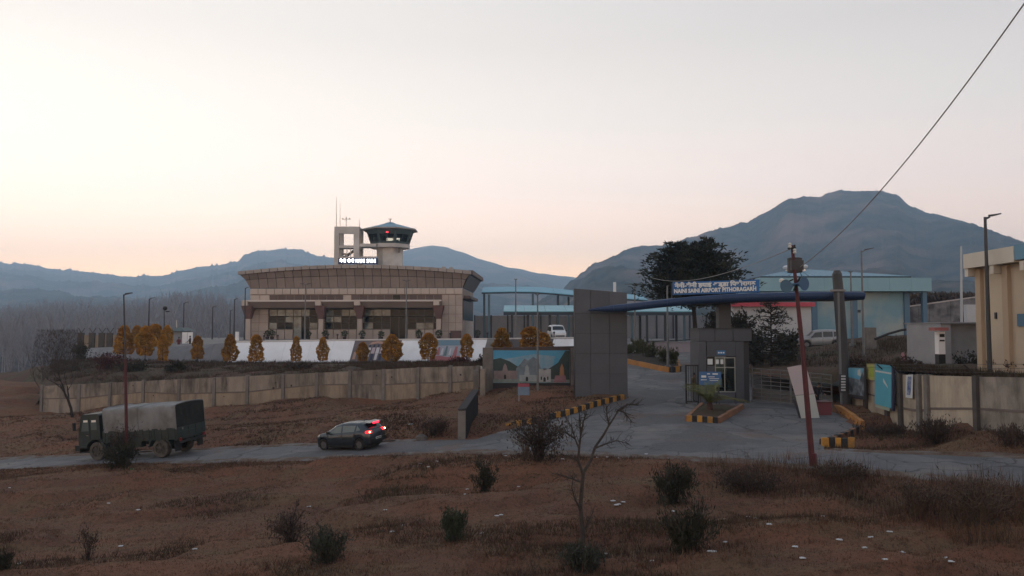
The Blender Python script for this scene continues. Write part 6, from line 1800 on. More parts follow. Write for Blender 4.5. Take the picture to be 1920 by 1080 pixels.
# prism with axis y keeps (x, z) order
cab_o = q.build('cab', ol, TK)
for s in (1, -1):
    y = s * 1.185
    for nm, pts in (('door_window', [(3.40, 1.80), (2.82, 1.80), (2.82, 2.50), (3.18, 2.50)]), ('side_window', [(2.62, 1.86), (2.20, 1.86), (2.20, 2.48), (2.62, 2.48)])):
        v = [(x, y + s * .008, z) for x, z in pts]; q = MB(); q.add(v if s < 0 else v[::-1], [tuple(range(4))]); wn_ = q.build(nm, car_gl, cab_o)
        q = MB(); zt_ = max(z for x, z in pts); xa = min(x for x, z in pts) + .03; xb = (3.16 if nm == 'door_window' else 2.55)
        q.box(xa, xb, y + s * .009, y + s * .02, zt_ - .15, zt_ - .03); q.build('pale_strip', mat('strip_pale', (0.72, 0.68, 0.62), rough=.9), wn_)  # pale strip across the top of the cab window
    q = MB(); q.box(2.74, 2.76, y - .005, y + .012, 1.1, 2.6); q.box(2.76, 3.5, y - .005, y + .01, 1.64, 1.66); q.build('door_seam', old, cab_o)
    q = MB(); q.box(2.85, 3.02, y - .01, y + .03, 1.52, 1.56); q.build('door_handle', chrome, cab_o)
    q = MB(); q.bar((3.5, y, 2.3), (3.62, y + s * .28, 2.3), .03, .03); q.bar((3.5, y, 1.9), (3.62, y + s * .28, 1.95), .03, .03); q.box(3.58, 3.66, y + s * .28 - .09, y + s * .28 + .09, 1.9, 2.38); q.build('mirror', old, TK)
    q = MB(); q.lathe([(.16, -.03), (.16, .03), (.02, .06)], c=(3.68, s * .85, 1.12), n=12, axis='x'); q.build('headlight', mat('headlight_lens', (0, 0, 0)), TK)
    q = MB(); q.box(2.9, 3.5, y - .1, y + .10, .78, .86); q.box(2.85, 3.45, y - .1, y + .08, .5, .56); q.build('step', old, TK)
    arcp = [(2.35 + .80 * math.cos(a), .56 + .80 * math.sin(a)) for a in np.linspace(PI * .98, PI * .12, 10)]; arci = [(2.35 + .72 * math.cos(a), .56 + .72 * math.sin(a)) for a in np.linspace(PI * .12, PI * .98, 10)]
    q = MB(); q.prism(arcp + arci, s * 1.0, s * 1.24, 'y'); q.build('mudguard', ol, TK)
    arcp = [(-2.3 + .82 * math.cos(a), .56 + .80 * math.sin(a)) for a in np.linspace(PI * .95, PI * .05, 10)]; arci = [(-2.3 + .75 * math.cos(a), .56 + .73 * math.sin(a)) for a in np.linspace(PI * .05, PI * .95, 10)]
    q = MB(); q.prism(arcp + arci, s * .75, s * 1.22, 'y'); q.build('mudguard', ol, TK)
    wheel(TK, 2.35, s * 1.0, .56, .36, s, .60, 6, dusty, dusty); wheel(TK, -2.3, s * .98, .56, .40, s, .60, 6, dusty, old if s < 0 else dusty)
v = [(3.375, -1.05, 2.66), (3.375, 1.05, 2.66), (3.60, 1.05, 1.80), (3.60, -1.05, 1.80)]
q = MB(); q.add([(x + .02, y, z) for x, y, z in v], [(0, 3, 2, 1)]); ws_ = q.build('windscreen', car_gl, cab_o)
q = MB(); q.box(3.47, 3.53, -.03, .03, 1.8, 2.66); q.hexa([(3.385, -1.0, 2.52), (3.43, -1.0, 2.52), (3.43, 1.0, 2.52), (3.385, 1.0, 2.52)], [(3.385, -1.0, 2.64), (3.41, -1.0, 2.64), (3.41, 1.0, 2.64), (3.385, 1.0, 2.64)]); q.build('pale_strip', mat('strip_pale', (0, 0, 0)), ws_)
q = MB(); q.box(3.6, 3.95, -1.18, 1.18, .62, .95); q.box(3.7, 3.82, -1.0, 1.0, .5, .62); q.build('front_bumper', old, TK)
q = MB(); q.box(3.62, 3.70, -.7, .7, 1.15, 1.6)
for k in range(5): q.box(3.70, 3.715, -.65, .65, 1.2 + k * .08, 1.23 + k * .08)
q.build('grille', old, TK)
q = MB(); q.box(-3.6, 3.5, -.45, -.33, .78, 1.0); q.box(-3.6, 3.5, .33, .45, .78, 1.0); q.tube([(-2.3, -.9, .56), (-2.3, .9, .56)], .12, n=8); q.tube([(2.35, -.9, .56), (2.35, .9, .56)], .1, n=8); q.lathe([(.2, -.2), (.26, 0), (.2, .2)], c=(-2.3, 0, .56), n=10, axis='y')
for x in (-3.4, -1, .5, 1.7): q.box(x - .06, x + .06, -.45, .45, .82, .98)
q.build('chassis', old, TK)
q = MB(); q.box(.4, 1.35, .62, 1.12, .55, 1.05); q.build('fuel_tank', old, TK)
q = MB(); q.box(-.9, .1, .70, 1.12, .68, 1.05); q.build('tool_box', ol, TK)
q = MB(); q.box(-.6, 1.2, -1.1, -.6, .6, 1.05); q.build('tool_box', ol, TK)
q = MB(); q.lathe([(.30, -.16), (.52, -.16), (.55, -.1), (.55, .1), (.52, .16), (.3, .16)], c=(1.60, .95, 1.05), n=18, axis='y') if False else None
q = MB(); q.box(-3.65, 1.80, -1.2, 1.2, 1.05, 1.22)
for k in range(9): q.box(-3.55 + k * .63, -3.43 + k * .63, -1.19, 1.19, .98, 1.05)
q.build('bed', ol, TK)
for s in (1, -1):
    for k in range(3):
        xa, xb = -3.63 + k * 1.81, -3.63 + (k + 1) * 1.81 - .03
        q = MB(); q.box(xa, xb, s * 1.2 - .03, s * 1.2 + .03, 1.22, 1.74)
        for j in range(4): q.box(xa + .15 + j * .48, xa + .21 + j * .48, s * 1.235 - .01, s * 1.235 + .02, 1.12, 1.74)
        q.box(xa, xb, s * 1.235 - .008, s * 1.235 + .012, 1.46, 1.50); q.build('side_board', ol, TK)
q = MB(); q.box(-3.70, -3.64, -1.2, 1.2, 1.2, 1.74)
for j in range(4): q.box(-3.73, -3.70, -.95 + j * .6, -.88 + j * .6, 1.2, 1.74)
q.box(-3.725, -3.70, -1.15, 1.15, 1.45, 1.49); q.build('tailgate', ol, TK)
# canvas tilt over hoops: slightly sagging between hoops
def tilt(u, v):
    x = lerp(-3.63, 1.62, u)
    sag = .045 * math.sin(PI * ((u * 5) % 1)) ; a = v
    prof = [(1.24, 1.66), (1.255, 2.4), (1.25, 2.98), (1.19, 3.08), (.6, 3.13), (0, 3.15), (-.6, 3.13), (-1.19, 3.08), (-1.25, 2.98), (-1.255, 2.4), (-1.24, 1.66)]
    k = a * 10; i = min(int(k), 9); y = lerp(prof[i][0], prof[i + 1][0], k - i); z = lerp(prof[i][1], prof[i + 1][1], k - i)
    w_ = 1 - sag * (.5 if z > 2.9 else .25)
    if z < 1.8: z += .06 * vnoise(x, 3 * a, 1.7, 4.0)
    return (x, y * w_, z - (sag if z > 2.9 else 0))
q = MB(); q.grid(tilt, 50, 20); q.build('canvas_cover', canv, TK, smooth=True)
for x in (-3.62, -.9, 1.6):
    q = MB(); pts = [tilt((x + 3.63) / 5.25, v) for v in np.linspace(0, 1, 17)]; q.tube([(p_[0], p_[1] * 1.012, p_[2] + .012) for p_ in pts], .03, n=5); q.build('canvas_seam', canv, TK)
q = MB(); pr = [(1.22, 1.74), (1.235, 2.95), (1.17, 3.05), (.6, 3.10), (0, 3.12), (-.6, 3.10), (-1.17, 3.05), (-1.235, 2.95), (-1.22, 1.74)]
q.prism(pr, -3.66, -3.60, 'x'); fl_ = q.build('rear_opening_dark', canv_d, TK)  # near-black sheet stands for the shaded opening under the canvas
q = MB(); q.prism(pr, 1.58, 1.63, 'x'); q.build('front_curtain', canv_d, TK)
q = MB(); q.grid(lambda u, v: (-3.68 - .03 * math.sin(u * 30) * v, lerp(-1.2, 1.2, u), lerp(3.0, 2.35 + .12 * math.sin(u * 9), v)), 24, 4); q.build('canvas_flap', canv_d, fl_)
for s in (1, -1):
    q = MB(); q.box(-3.72, -3.66, s * 1.05 - .1, s * 1.05 + .1, .95, 1.12); q.build('tail_light', mat('tail_light_off', (0, 0, 0)), TK)
    q = MB(); q.box(-3.42, -3.38, s * .98 - .25, s * .98 + .25, .35, .98); q.build('mud_flap', blk_pl, TK)
q = MB(); q.box(-3.75, -3.66, -1.15, 1.15, .82, .95); q.tube([(-3.7, 0, .8), (-3.95, 0, .78)], .06, n=6); q.build('rear_bumper', old, TK)
q = MB(); q.lathe([(.001, -.015), (.07, 0), (.001, .015)], c=(-3.70, .82, 1.62), n=10, axis='x'); q.build('reflector', chrome, TK)
yw_t = PI - R(17)
f = Vector((math.cos(yw_t), math.sin(yw_t), 0)); l = Vector((-f.y, f.x, 0))
rl = P(306, 862.0, 43.2)
TK.scale = (.9, .9, .9)
c_ = Vector((rl.x, rl.y, 0)) + f * 2.07 - l * .88
put_on_road(TK, c_.x, c_.y, yw_t, 2.07, .88)
# ------------------------------------------------------------------ vegetation
def leaf_mat(name, c1, c2, scale=1.2, rand=.15, lo=.4, hi=.6, rough=.75, c3=None, s3=.6):
    return mat(name, c1, c2, scale=scale, rough=rough, rand=rand, lo=lo, hi=hi, spec=.2, c3=c3, scale3=s3)
bark = mat('bark_grey', (0.060, 0.050, 0.044), (0.035, 0.030, 0.027), scale=6, rough=.95, bump=.4)
bark_d = mat('bark_dark', (0.022, 0.018, 0.017), (0.035, 0.028, 0.025), scale=6, rough=.95)
orange_l = leaf_mat('orange_foliage', (0.42, 0.215, 0.038), (0.085, 0.080, 0.028), scale=1.3, lo=.43, hi=.60, rand=.2, c3=(0.27, 0.13, 0.028), s3=2.6)

def leaf_quads(c, d, s, seed, ratio=.5):
    """one bent leaf (two triangles as a quad) at each centre c, growing about direction d"""
    r_ = np.random.default_rng(seed); n = len(c)
    a = d + r_.normal(size=(n, 3)) * .55; a /= np.linalg.norm(a, axis=1)[:, None]
    b = np.cross(a, r_.normal(size=(n, 3))); b /= np.linalg.norm(b, axis=1)[:, None] + 1e-9
    sz = (s * r_.uniform(.55, 1.35, n))[:, None]
    v = np.stack([c - a * sz * .6, c + b * sz * ratio, c + a * sz, c - b * sz * ratio], 1).reshape(-1, 3)
    return v, np.arange(4 * n).reshape(n, 4)

def columnar(seed, n=2400):
    """golden columnar conifer 1 m tall unit: returns foliage arrays for height 1, radius about .22"""
    r_ = np.random.default_rng(seed)
    t = r_.uniform(0.0, 1.0, n) ** .9
    th = r_.uniform(0, 2 * PI, n)
    lump = .90 + .17 * np.sin(th * 2 + t * 6 + seed) + .12 * np.sin(t * 15 + seed * 2 + th * 2) + .06 * np.sin(t * 34 + th * 3)
    prof = np.sin(np.clip(t * .88 + .12, 0, 1) * PI) ** .42 * (1.06 - .30 * t)
    rad = .25 * prof * lump * r_.uniform(.55, 1.0, n) ** .5
    c = np.stack([np.cos(th) * rad, np.sin(th) * rad, .04 + t * .96], 1)
    d = np.stack([np.cos(th) * .7, np.sin(th) * .7, np.full(n, .8)], 1)
    return leaf_quads(c, d, .042, seed + 1, .45)
cols_p = []
for s_ in range(4):
    v, f = columnar(31 + s_); me = bpy.data.meshes.new('foliage'); o = fast_mesh('foliage', v, f, orange_l); cols_p.append(o.data); bpy.data.objects.remove(o)
q = MB(); q.tube([(0, 0, -.12), (0, 0, .35), (.01, 0, .8)], [.022, .016, .006], n=6); o = q.build('trunk', bark); trunk_me = o.data; bpy.data.objects.remove(o)
orange_bushes = [
    (232, 611, 666, 40, 89, 'leftmost of the orange columnar bushes, below the tall lamp pole at the left'), (256, 611, 656, 34, 95, 'orange bush standing behind the two leftmost ones'),
    (272, 612, 669, 42, 88, 'wide orange bush second from the left on the bank'), (290, 608, 652, 42, 96, 'greenish orange bush behind the left group, near the second lamp'), (313, 610, 652, 26, 95, 'narrow orange bush beside the hut at the left'),
    (305, 628, 678, 27, 85.5, 'small orange bush in front of the left group'), (370, 630, 675, 24, 85.2, 'orange bush standing alone left of the white slope beside the white boards'), (431, 627, 679, 29, 84.4, 'orange bush at the left end of the white slope'),
    (480, 628, 679, 29, 83.6, 'orange bush in front of the left corner of the terminal'), (555, 631, 679, 20, 83.1, 'slim orange bush on the white slope between two wider panels'), (605, 633, 678, 22, 82.8, 'slim orange bush just left of the brown mural'),
    (680, 642, 678, 24, 82.3, 'short orange bush in front of the brown mural'), (735, 628, 679, 38, 82.0, 'broad orange bush at the right side of the brown mural'), (803, 625, 676, 36, 81.6, 'tall orange bush left of the pale mural'), (875, 627, 672, 27, 81.0, 'orange bush right of the pale mural'),
    (941, 615, 664, 36, 80, 'round orange bush above the left part of the painted hoarding'), (995, 613, 662, 46, 80, 'big orange bush above the middle of the painted hoarding'), (1018, 624, 664, 40, 79.5, 'orange bush touching the big one above the painted hoarding')]
for i, (px, pt, pb, w_, Y, lab) in enumerate(orange_bushes):
    b = P(px, pb, Y); h = P(px, pt, Y).z - b.z
    t_ = thing('orange_bush', lab, 'bush', b, i * 1.1, 'orange bushes along the bank')
    sx = (w_ * Y / F) / (.47 if i > 5 else .56)
    o = link('foliage', cols_p[i % 4], t_); o.scale = (sx, sx, h)
    o = link('trunk', trunk_me, t_); o.scale = (min(h, 2.2), min(h, 2.2), h)

# ---- generic shrub: stems and leaves
def shrub(name, label, base, w_, h, lm, sm_=None, n=900, stems=14, seed=0, leaf=.09, upright=.5, group=None, top=1.0, leafy=1.0, ratio=.4, cat='shrub'):
    r_ = np.random.default_rng(seed)
    t_ = thing(name, label, cat, base, 0, group)
    q = MB(); tips = []
    for k in range(stems):
        a = r_.uniform(0, 2 * PI); sp = r_.uniform(.15, 1) ** .7 * w_ * .5; hh = h * r_.uniform(.55, 1.0) * (1 - .25 * (sp / (w_ * .5)) ** 2)
        e = Vector((math.cos(a) * sp, math.sin(a) * sp, hh)); m_ = Vector((e.x * (.25 if upright > .4 else .5), e.y * (.25 if upright > .4 else .5), hh * .55))
        q.tube([(e.x * .08, e.y * .08, -.08), m_, e], [max(.006, h * .012), h * .008, .003], n=4)
        tips.append((m_, e)); tips.append((Vector((e.x * .45, e.y * .45, 0)), m_ + Vector((e.x * .35, e.y * .35, 0))))
        if k % 2: tips.append((Vector((e.x * .75, e.y * .75, 0)), e * .8))
        for j in range(3):
            u = r_.uniform(.3, 1); p_ = m_.lerp(e, u); g = p_ + Vector(r_.normal(size=3)) * h * .10 + Vector((0, 0, h * .10)); q.tube([p_, g], [.006, .002], n=3); tips.append((p_, g))
    q.build('stems', sm_ or bark, t_)
    if leafy > 0:
        nl = int(n * leafy); idx = r_.integers(0, len(tips), nl); u = r_.uniform(0, 1.05, nl)
        A = np.array([tips[i][0] for i in idx]); B = np.array([tips[i][1] for i in idx])
        c = A + (B - A) * u[:, None] + r_.normal(size=(nl, 3)) * np.array([w_ * .055, w_ * .055, h * .05]); c[:, 2] = np.abs(c[:, 2])
        d = (B - A); d /= np.linalg.norm(d, axis=1)[:, None] + 1e-9; d[:, 2] += upright
        v, f = leaf_quads(c, d, leaf, seed + 3, ratio); fast_mesh('foliage', v, f, lm, parent=t_)
    return t_
dk_green = leaf_mat('dark_shrub_leaf', (0.022, 0.026, 0.018), (0.040, 0.036, 0.026), scale=2)
jun = leaf_mat('juniper_leaf', (0.046, 0.058, 0.036), (0.030, 0.036, 0.026), scale=2)
dry_l = leaf_mat('dry_brown_leaf', (0.070, 0.048, 0.038), (0.038, 0.030, 0.026), scale=2)
olive_l = leaf_mat('olive_leaf', (0.070, 0.072, 0.034), (0.036, 0.040, 0.022), scale=1.2)
grey_g = leaf_mat('grey_green_leaf', (0.050, 0.056, 0.044), (0.030, 0.033, 0.027), scale=2)
red_l = leaf_mat('dull_red_leaf', (0.085, 0.030, 0.030), (0.045, 0.024, 0.024), scale=1.2)
tan_s = mat('tan_stems', (0.135, 0.098, 0.070), (0.09, 0.065, 0.048), scale=3, rough=.95)

fg = [  # px, base py, width px, height px, material, stem, kwargs, label
    (908, 922, 56, 66, dk_green, bark_d, dict(n=1500, stems=22, leaf=.055), 'dark upright shrub on the bank left of the big twiggy shrub'),
    (1262, 938, 92, 74, dk_green, bark_d, dict(n=2600, stems=26, leaf=.06), 'dense dark green shrub at the road bank right of the bare tree'),
    (1292, 1062, 112, 100, dk_green, bark_d, dict(n=3200, stems=30, leaf=.05), 'large dark shrub near the bottom edge right of the bare tree'),
    (850, 1046, 56, 66, jun, bark, dict(n=2600, stems=26, leaf=.04, upright=.9), 'small juniper-like green shrub left of the bare tree'),
    (612, 1092, 92, 66, grey_g, bark, dict(n=2400, stems=24, leaf=.042), 'greyish green shrub cut by the bottom edge left of centre'),
    (545, 1034, 120, 62, dry_l, bark_d, dict(n=1500, stems=40, leaf=.035), 'low dark scrub at the foot of the tall dry stems'),
    (165, 1040, 36, 62, dry_l, bark_d, dict(n=500, stems=12, leaf=.035, upright=.9), 'thin dark shrub standing alone at the left of the field'),
    (222, 893, 74, 44, dk_green, bark_d, dict(n=1800, stems=34, leaf=.07), 'black-green heap of brush at the foot of the left red pole'),
    (1096, 1086, 96, 52, grey_g, bark, dict(n=2000, stems=26, leaf=.04), 'grey-green shrub at the foot of the bare foreground tree'),
    (4, 1084, 40, 36, dk_green, bark_d, dict(n=800, stems=14, leaf=.04), 'dark shrub in the bottom left corner'),
    (812, 818, 84, 34, dry_l, bark_d, dict(n=1500, stems=34, leaf=.06), 'low brown scrub on the far verge between the car and the culvert wall'),
    (1660, 820, 110, 34, dry_l, bark_d, dict(n=2200, stems=40, leaf=.06), 'brown scrub heaped below the blue banner on the right wall'),
    (1755, 826, 90, 50, dry_l, bark_d, dict(n=2200, stems=40, leaf=.055), 'tall brown scrub against the cream panel of the right wall'),
    (1890, 838, 90, 40, dry_l, bark_d, dict(n=1800, stems=30, leaf=.05), 'brown scrub below the grey end panel of the right wall'),
    (1840, 992, 150, 84, dry_l, tan_s, dict(n=1200, stems=70, leaf=.05, upright=.9), 'clump of tall dry grass stems at the lower right'),
    (1720, 985, 120, 74, dry_l, tan_s, dict(n=1000, stems=60, leaf=.05, upright=.9), 'dark dry grass clump left of the tallest one at the lower right'),
    (1400, 912, 150, 44, dry_l, bark_d, dict(n=2000, stems=60, leaf=.05), 'brown scrub along the near road edge left of the red pole'),
    (1580, 896, 110, 34, dry_l, tan_s, dict(n=1200, stems=50, leaf=.05), 'dry grass tuft at the foot of the leaning red pole'),
]
for i, (px, pb, w_, h, lm, st, kw, lab) in enumerate(fg):
    p = on(px, pb); k = p.y / F
    kw = dict(kw); kw['leaf'] = kw['leaf'] * 1.55; kw['n'] = int(kw['n'] * 1.1); kw.setdefault('upright', .9)
    shrub('shrub', lab, p - Vector((0, 0, .05)), w_ * k, h * k * 1.06, lm, st, seed=100 + i, ratio=.17, **kw)
p = on(545, 1034); k = p.y / F
shrub('dry_stalks', 'few tall thin dry stalks standing up from the dark scrub at the lower left', p, 90 * k, 92 * k, dry_l, bark_d, n=160, stems=9, seed=77, leaf=.05, upright=1.2, cat='plant')
p = on(1010, 886); k = p.y / F
shrub('twiggy_shrub', 'broad brown twiggy shrub with pale reed tips beside the road left of the bare tree', p, 130 * k, 92 * k, dry_l, bark_d, n=2600, stems=70, seed=55, leaf=.06, upright=.7)
shrub('pale_reeds', 'pale grey reeds sticking up behind the twiggy shrub at the road edge', on(985, 852), 84 * p.y / F, 60 * p.y / F, leaf_mat('pale_reed', (0.15, 0.145, 0.135), (0.10, 0.095, 0.09)), tan_s, n=420, stems=34, seed=56, leaf=.07, upright=1.4, ratio=.12, cat='plant')
p = on(222, 886); k = p.y / F
shrub('brown_brush', 'reddish brown twiggy bush behind the left red pole in front of the lorry', p + Vector((0, .4, 0)), 62 * k, 78 * k, leaf_mat('rust_leaf', (0.055, 0.030, 0.028), (0.032, 0.020, 0.020)), bark_d, n=900, stems=60, seed=58, leaf=.045)
# bank shrubs above the left wall
bank_sh = [(205, 690, 70, 30, 80, red_l, 'dull red low shrub on the bank below the leftmost orange bush'), (150, 668, 44, 26, 90, dk_green, 'dark green shrub by the wire topped wall'), (250, 700, 60, 22, 76, dk_green, 'dark shrub on the bank above the left wall'),
           (905, 690, 26, 26, 64, dry_l, 'dry shrub at the wall corner beside the end pier'), (330, 694, 50, 16, 75, dk_green, 'flat dark shrub on the bank under the grey slope panels'), (560, 690, 60, 10, 72, dry_l, 'low dry tuft on the bank below the middle of the white slope'),
           (860, 682, 50, 12, 76, red_l, 'reddish tuft on the bank below the pale mural')]
for i, (px, pb, w_, h, Y, lm, lab) in enumerate(bank_sh):
    p = P(px, pb, Y); k = Y / F
    shrub('bank_shrub', lab, p - Vector((0, 0, .25)), w_ * k, (h + 4) * k, lm, bark_d, n=1300, stems=24, seed=200 + i, leaf=.13)
# shrub bed inside the gate
yucca = [(1200, 668, 40, 34, 76), (1222, 676, 46, 34, 73), (1246, 684, 40, 30, 70), (1196, 652, 36, 24, 84), (1262, 684, 26, 26, 70), (1180, 664, 22, 26, 77)]
ylab = ['olive green shrub at the left of the shrub bed', 'wide olive shrub in the middle of the shrub bed', 'olive shrub at the front of the shrub bed by the lamp pole', 'green shrub at the back of the shrub bed', 'small green shrub at the right tip of the shrub bed', 'green shrub touching the gate slab edge in the shrub bed']
for i, (px, pb, w_, h, Y) in enumerate(yucca):
    p = P(px, pb, Y); z = zr(p.x, p.y) + .35; k = Y / F
    shrub('bed_shrub', ylab[i], (p.x, p.y, z), w_ * k, h * k, olive_l, bark_d, n=1100, stems=20, seed=300 + i, leaf=.14, upright=.9, ratio=.22)
q = MB(); p = P(1183, 662, 78); q.lathe([(.02, -.3), (.35, -.15), (.42, .1), (.2, .4), (.02, .45)], c=(p.x + .1, p.y, p.z), n=9)
tag(q.build('white_boulder', white_w), 'white painted boulder beside the slab at the shrub bed', 'boulder')
# dark shrubs behind the columns
for i, (px, pb, w_, h, Y, lab) in enumerate([(1345, 640, 60, 66, 66, 'tall dark green shrub right behind the centre column'), (1392, 640, 50, 58, 64, 'dark shrub between the centre column and the small conifer'), (1412, 676, 56, 60, 62, 'dark olive shrub right of the guard booth'), (1475, 668, 60, 50, 63, 'dark olive shrub behind the red pole above the vehicle gate'),
                                            (1818, 694, 60, 34, 43, 'dark shrub before the grey store'), (1870, 690, 30, 18, 38, 'twiggy dry plant below the cream building'), (1905, 692, 40, 22, 36.5, 'twiggy dry plant at the right edge below the cream building'), (1700, 690, 60, 22, 46, 'low dark scrub behind the blue banner on the mound'),
                                            (1770, 690, 44, 18, 45, 'dry tussock on the mound left of the meter cabinet'), (1605, 690, 40, 24, 50, 'dry tussock behind the photo hoarding')]):
    p = P(px, pb, Y); k = Y / F
    shrub('shrub', lab, p - Vector((0, 0, .3)), w_ * k, h * k + .3, dk_green if i < 5 else dry_l, bark_d, n=1700 if i < 4 else 900, stems=26, seed=400 + i, leaf=.15 if i < 4 else .08)

# ---- palm in the island
pp = P(1331, 778, 43.6); pz = Gs(pp.x, pp.y) + .3
PM = thing('island_palm', 'low feathery palm with arching fronds in the striped kerb island', 'palm', (pp.x, pp.y, pz))
q = MB(); q.lathe([(.14, -.15), (.17, .1), (.15, .38), (.08, .45)], n=10); q.build('trunk', mat('palm_trunk', (0.09, 0.05, 0.04), (0.05, 0.03, 0.026), scale=8, rough=.95, bump=.5), PM)
palm_l = leaf_mat('palm_leaf', (0.115, 0.125, 0.045), (0.07, 0.078, 0.032), scale=3, rand=.3); palm_d = leaf_mat('palm_leaf_dead', (0.13, 0.075, 0.045), (0.08, 0.05, 0.035), scale=3)
for k in range(30):
    a = k * 2.399 + .3; el = R(22 + 60 * ((k * .618) % 1)); Lf = 1.85 + .5 * random.random()
    dx, dy = math.cos(a), math.sin(a); pts = []
    for j in range(9):
        s_ = j / 8; e = el - s_ * 1.0; pts.append(Vector((dx * Lf * s_ * math.cos(el * .8), dy * Lf * s_ * math.cos(el * .8), .4 + Lf * (math.sin(el) * s_ - .42 * s_ ** 2.2))))
    q = MB(); q.tube(pts, [.016 * (1 - j / 9) + .004 for j in range(9)], n=4)
    side = Vector((-dy, dx, 0))
    for j in range(1, 17):
        s_ = j / 17 * 8; i0 = min(int(s_), 7); p_ = pts[i0].lerp(pts[i0 + 1], s_ - i0); t_ = (pts[i0 + 1] - pts[i0]).normalized(); ll = .36 * math.sin(PI * min(1, .18 + j / 19)) 
        for sg in (1, -1):
            tip = p_ + side * sg * ll * .85 + t_ * ll * .55 + Vector((0, 0, -.05 - .05 * random.random())); wv = t_ * .017
            q.add([p_ - wv, p_ + wv, tip], [(0, 1, 2)])
    q.build('frond', palm_d if k % 6 == 5 and el < R(40) else palm_l, PM)

# ---- large conifer behind the gate
def conifer(name, label, base, h, w_, seed, lead=((0, 0, 1.0),), lm=None, n_br=150, leaf=.30, skirt=.22, per=26, lean=(0, 0), trunk_r=.2):
    r_ = np.random.default_rng(seed); t_ = thing(name, label, 'tree', base)
    q = MB(); C, D = [], []
    q.tube([(0, 0, -.4), (lean[0] * .5, lean[1] * .5, h * .28), (lean[0], lean[1], h * .5)], [trunk_r, trunk_r * .8, trunk_r * .5], n=8)
    for (ox, oy, hf) in lead:
        q.tube([(lean[0] * .6, lean[1] * .6, h * .32), (lean[0] + ox * .6, lean[1] + oy * .6, h * .6 * hf), (lean[0] + ox, lean[1] + oy, h * hf)], [trunk_r * .6, trunk_r * .4, .03], n=6)
        for k in range(n_br // len(lead)):
            f_ = skirt + (1 - skirt) * (k + r_.uniform(0, 1)) / (n_br // len(lead))
            z = h * hf * f_; a = r_.uniform(0, 2 * PI)
            env = (1 - ((f_ - skirt) / (1 - skirt)) ** 1.7) ** .8 * (0.55 + .45 * min(1, (f_ - skirt) / .14)) + .07
            L = w_ * .5 * env * r_.uniform(.62, 1.12)
            st = Vector((lean[0] + ox * f_, lean[1] + oy * f_, z)); droop = -.10 + .30 * f_
            e = st + Vector((math.cos(a) * L, math.sin(a) * L, L * droop + r_.normal() * .15)); m_ = st.lerp(e, .5) + Vector((0, 0, .06 * L))
            q.tube([st, m_, e], [.05, .03, .01], n=4)
            nl = int(per * (L / (w_ * .3) + .4))
            u = r_.uniform(.25, 1.08, nl); A, M, E = map(np.array, (st, m_, e))
            c = ((1 - u) ** 2)[:, None] * A + (2 * u * (1 - u))[:, None] * M + (u ** 2)[:, None] * E
            sp = np.sin(np.clip(u, 0, 1) * PI * .8 + .3)[:, None] * .17 * L + .10
            c = c + r_.normal(size=(nl, 3)) * np.concatenate([sp, sp, sp * .42], 1)
            C.append(c); dd = np.tile(np.array((e - st).normalized()), (nl, 1)); dd[:, 2] += .25; D.append(dd)
    q.build('trunk', bark_d, t_)
    v, f = leaf_quads(np.concatenate(C), np.concatenate(D), leaf, seed + 9, .26); fast_mesh('crown', v, f, lm, parent=t_)
    return t_
conif_l = leaf_mat('conifer_needles', (0.022, 0.030, 0.022), (0.038, 0.040, 0.024), scale=.9, rand=.1, c3=(0.014, 0.018, 0.015), s3=.5)
bp = P(1306, 640, 74); 
conifer('conifer_tree', 'large dark spreading conifer with two tops behind the blue name board', bp - Vector((0, 0, .3)), P(1290, 452, 74).z - bp.z + .3, 9.0, 11, lead=((-1.3, 0.3, .98), (1.35, 0, 1.0), (.1, .8, .88)), lm=conif_l, n_br=330, leaf=.26, skirt=.42, per=46, lean=(-.35, 0), trunk_r=.24)
bp = P(1447, 690, 60)
conifer('young_conifer', 'thin young conifer with open whorls between the guard booth and the red pole', bp - Vector((0, 0, .3)), P(1447, 560, 60).z - bp.z + .3, 4.6, 12, lm=leaf_mat('young_needles', (0.030, 0.036, 0.028), (0.048, 0.046, 0.034)), n_br=64, leaf=.16, skirt=.10, per=22, trunk_r=.11)

# ---- bare trees
def grow(q, p, d, L, r, depth, r_, twigs, spread=.5, up=.12):
    segs = 3; pts = [p.copy()]; dd = d.copy(); rs = [r]
    for s_ in range(segs):
        dd = (dd + Vector(r_.normal(size=3)) * .13 + Vector((0, 0, up))).normalized(); pts.append(pts[-1] + dd * L / segs); rs.append(r * (1 - .38 * (s_ + 1) / segs))
    q.tube(pts, rs, n=6 if depth > 2 else (4 if depth > 1 else 3), cap=False)
    if depth == 0: return
    nb = 2 + (r_.uniform() < .6)
    for k in range(nb):
        i = segs if k == 0 else r_.integers(1, segs + 1); nd = (dd + Vector(r_.normal(size=3)) * spread).normalized()
        grow(q, pts[i], nd, L * r_.uniform(.62, .82), rs[i] * .66, depth - 1, r_, twigs, spread, up)
def bare_tree(name, label, base, h, seed, mt, depth=5, spread=.5, lean=(0, 0), up=.12, group=None, tr=.02):
    t_ = thing(name, label, 'tree', base, 0, group); r_ = np.random.default_rng(seed); q = MB()
    q2 = MB(); q2.tube([(0, 0, -.3), (lean[0] * h * .12, lean[1] * h * .12, h * .15), (lean[0] * h * .28, lean[1] * h * .28, h * .30)], [h * tr * 1.2, h * tr, h * tr * .9], n=7); q2.build('trunk', mt, t_)
    for k in range(3):
        d = Vector((lean[0] + r_.normal() * spread * .8, lean[1] + r_.normal() * spread * .8, 1)).normalized()
        grow(q, Vector((lean[0] * h * .26, lean[1] * h * .26, h * .28)), d, h * .30, h * tr * .72, depth - 1, r_, None, spread, up)
    q.build('crown', mt, t_); return t_
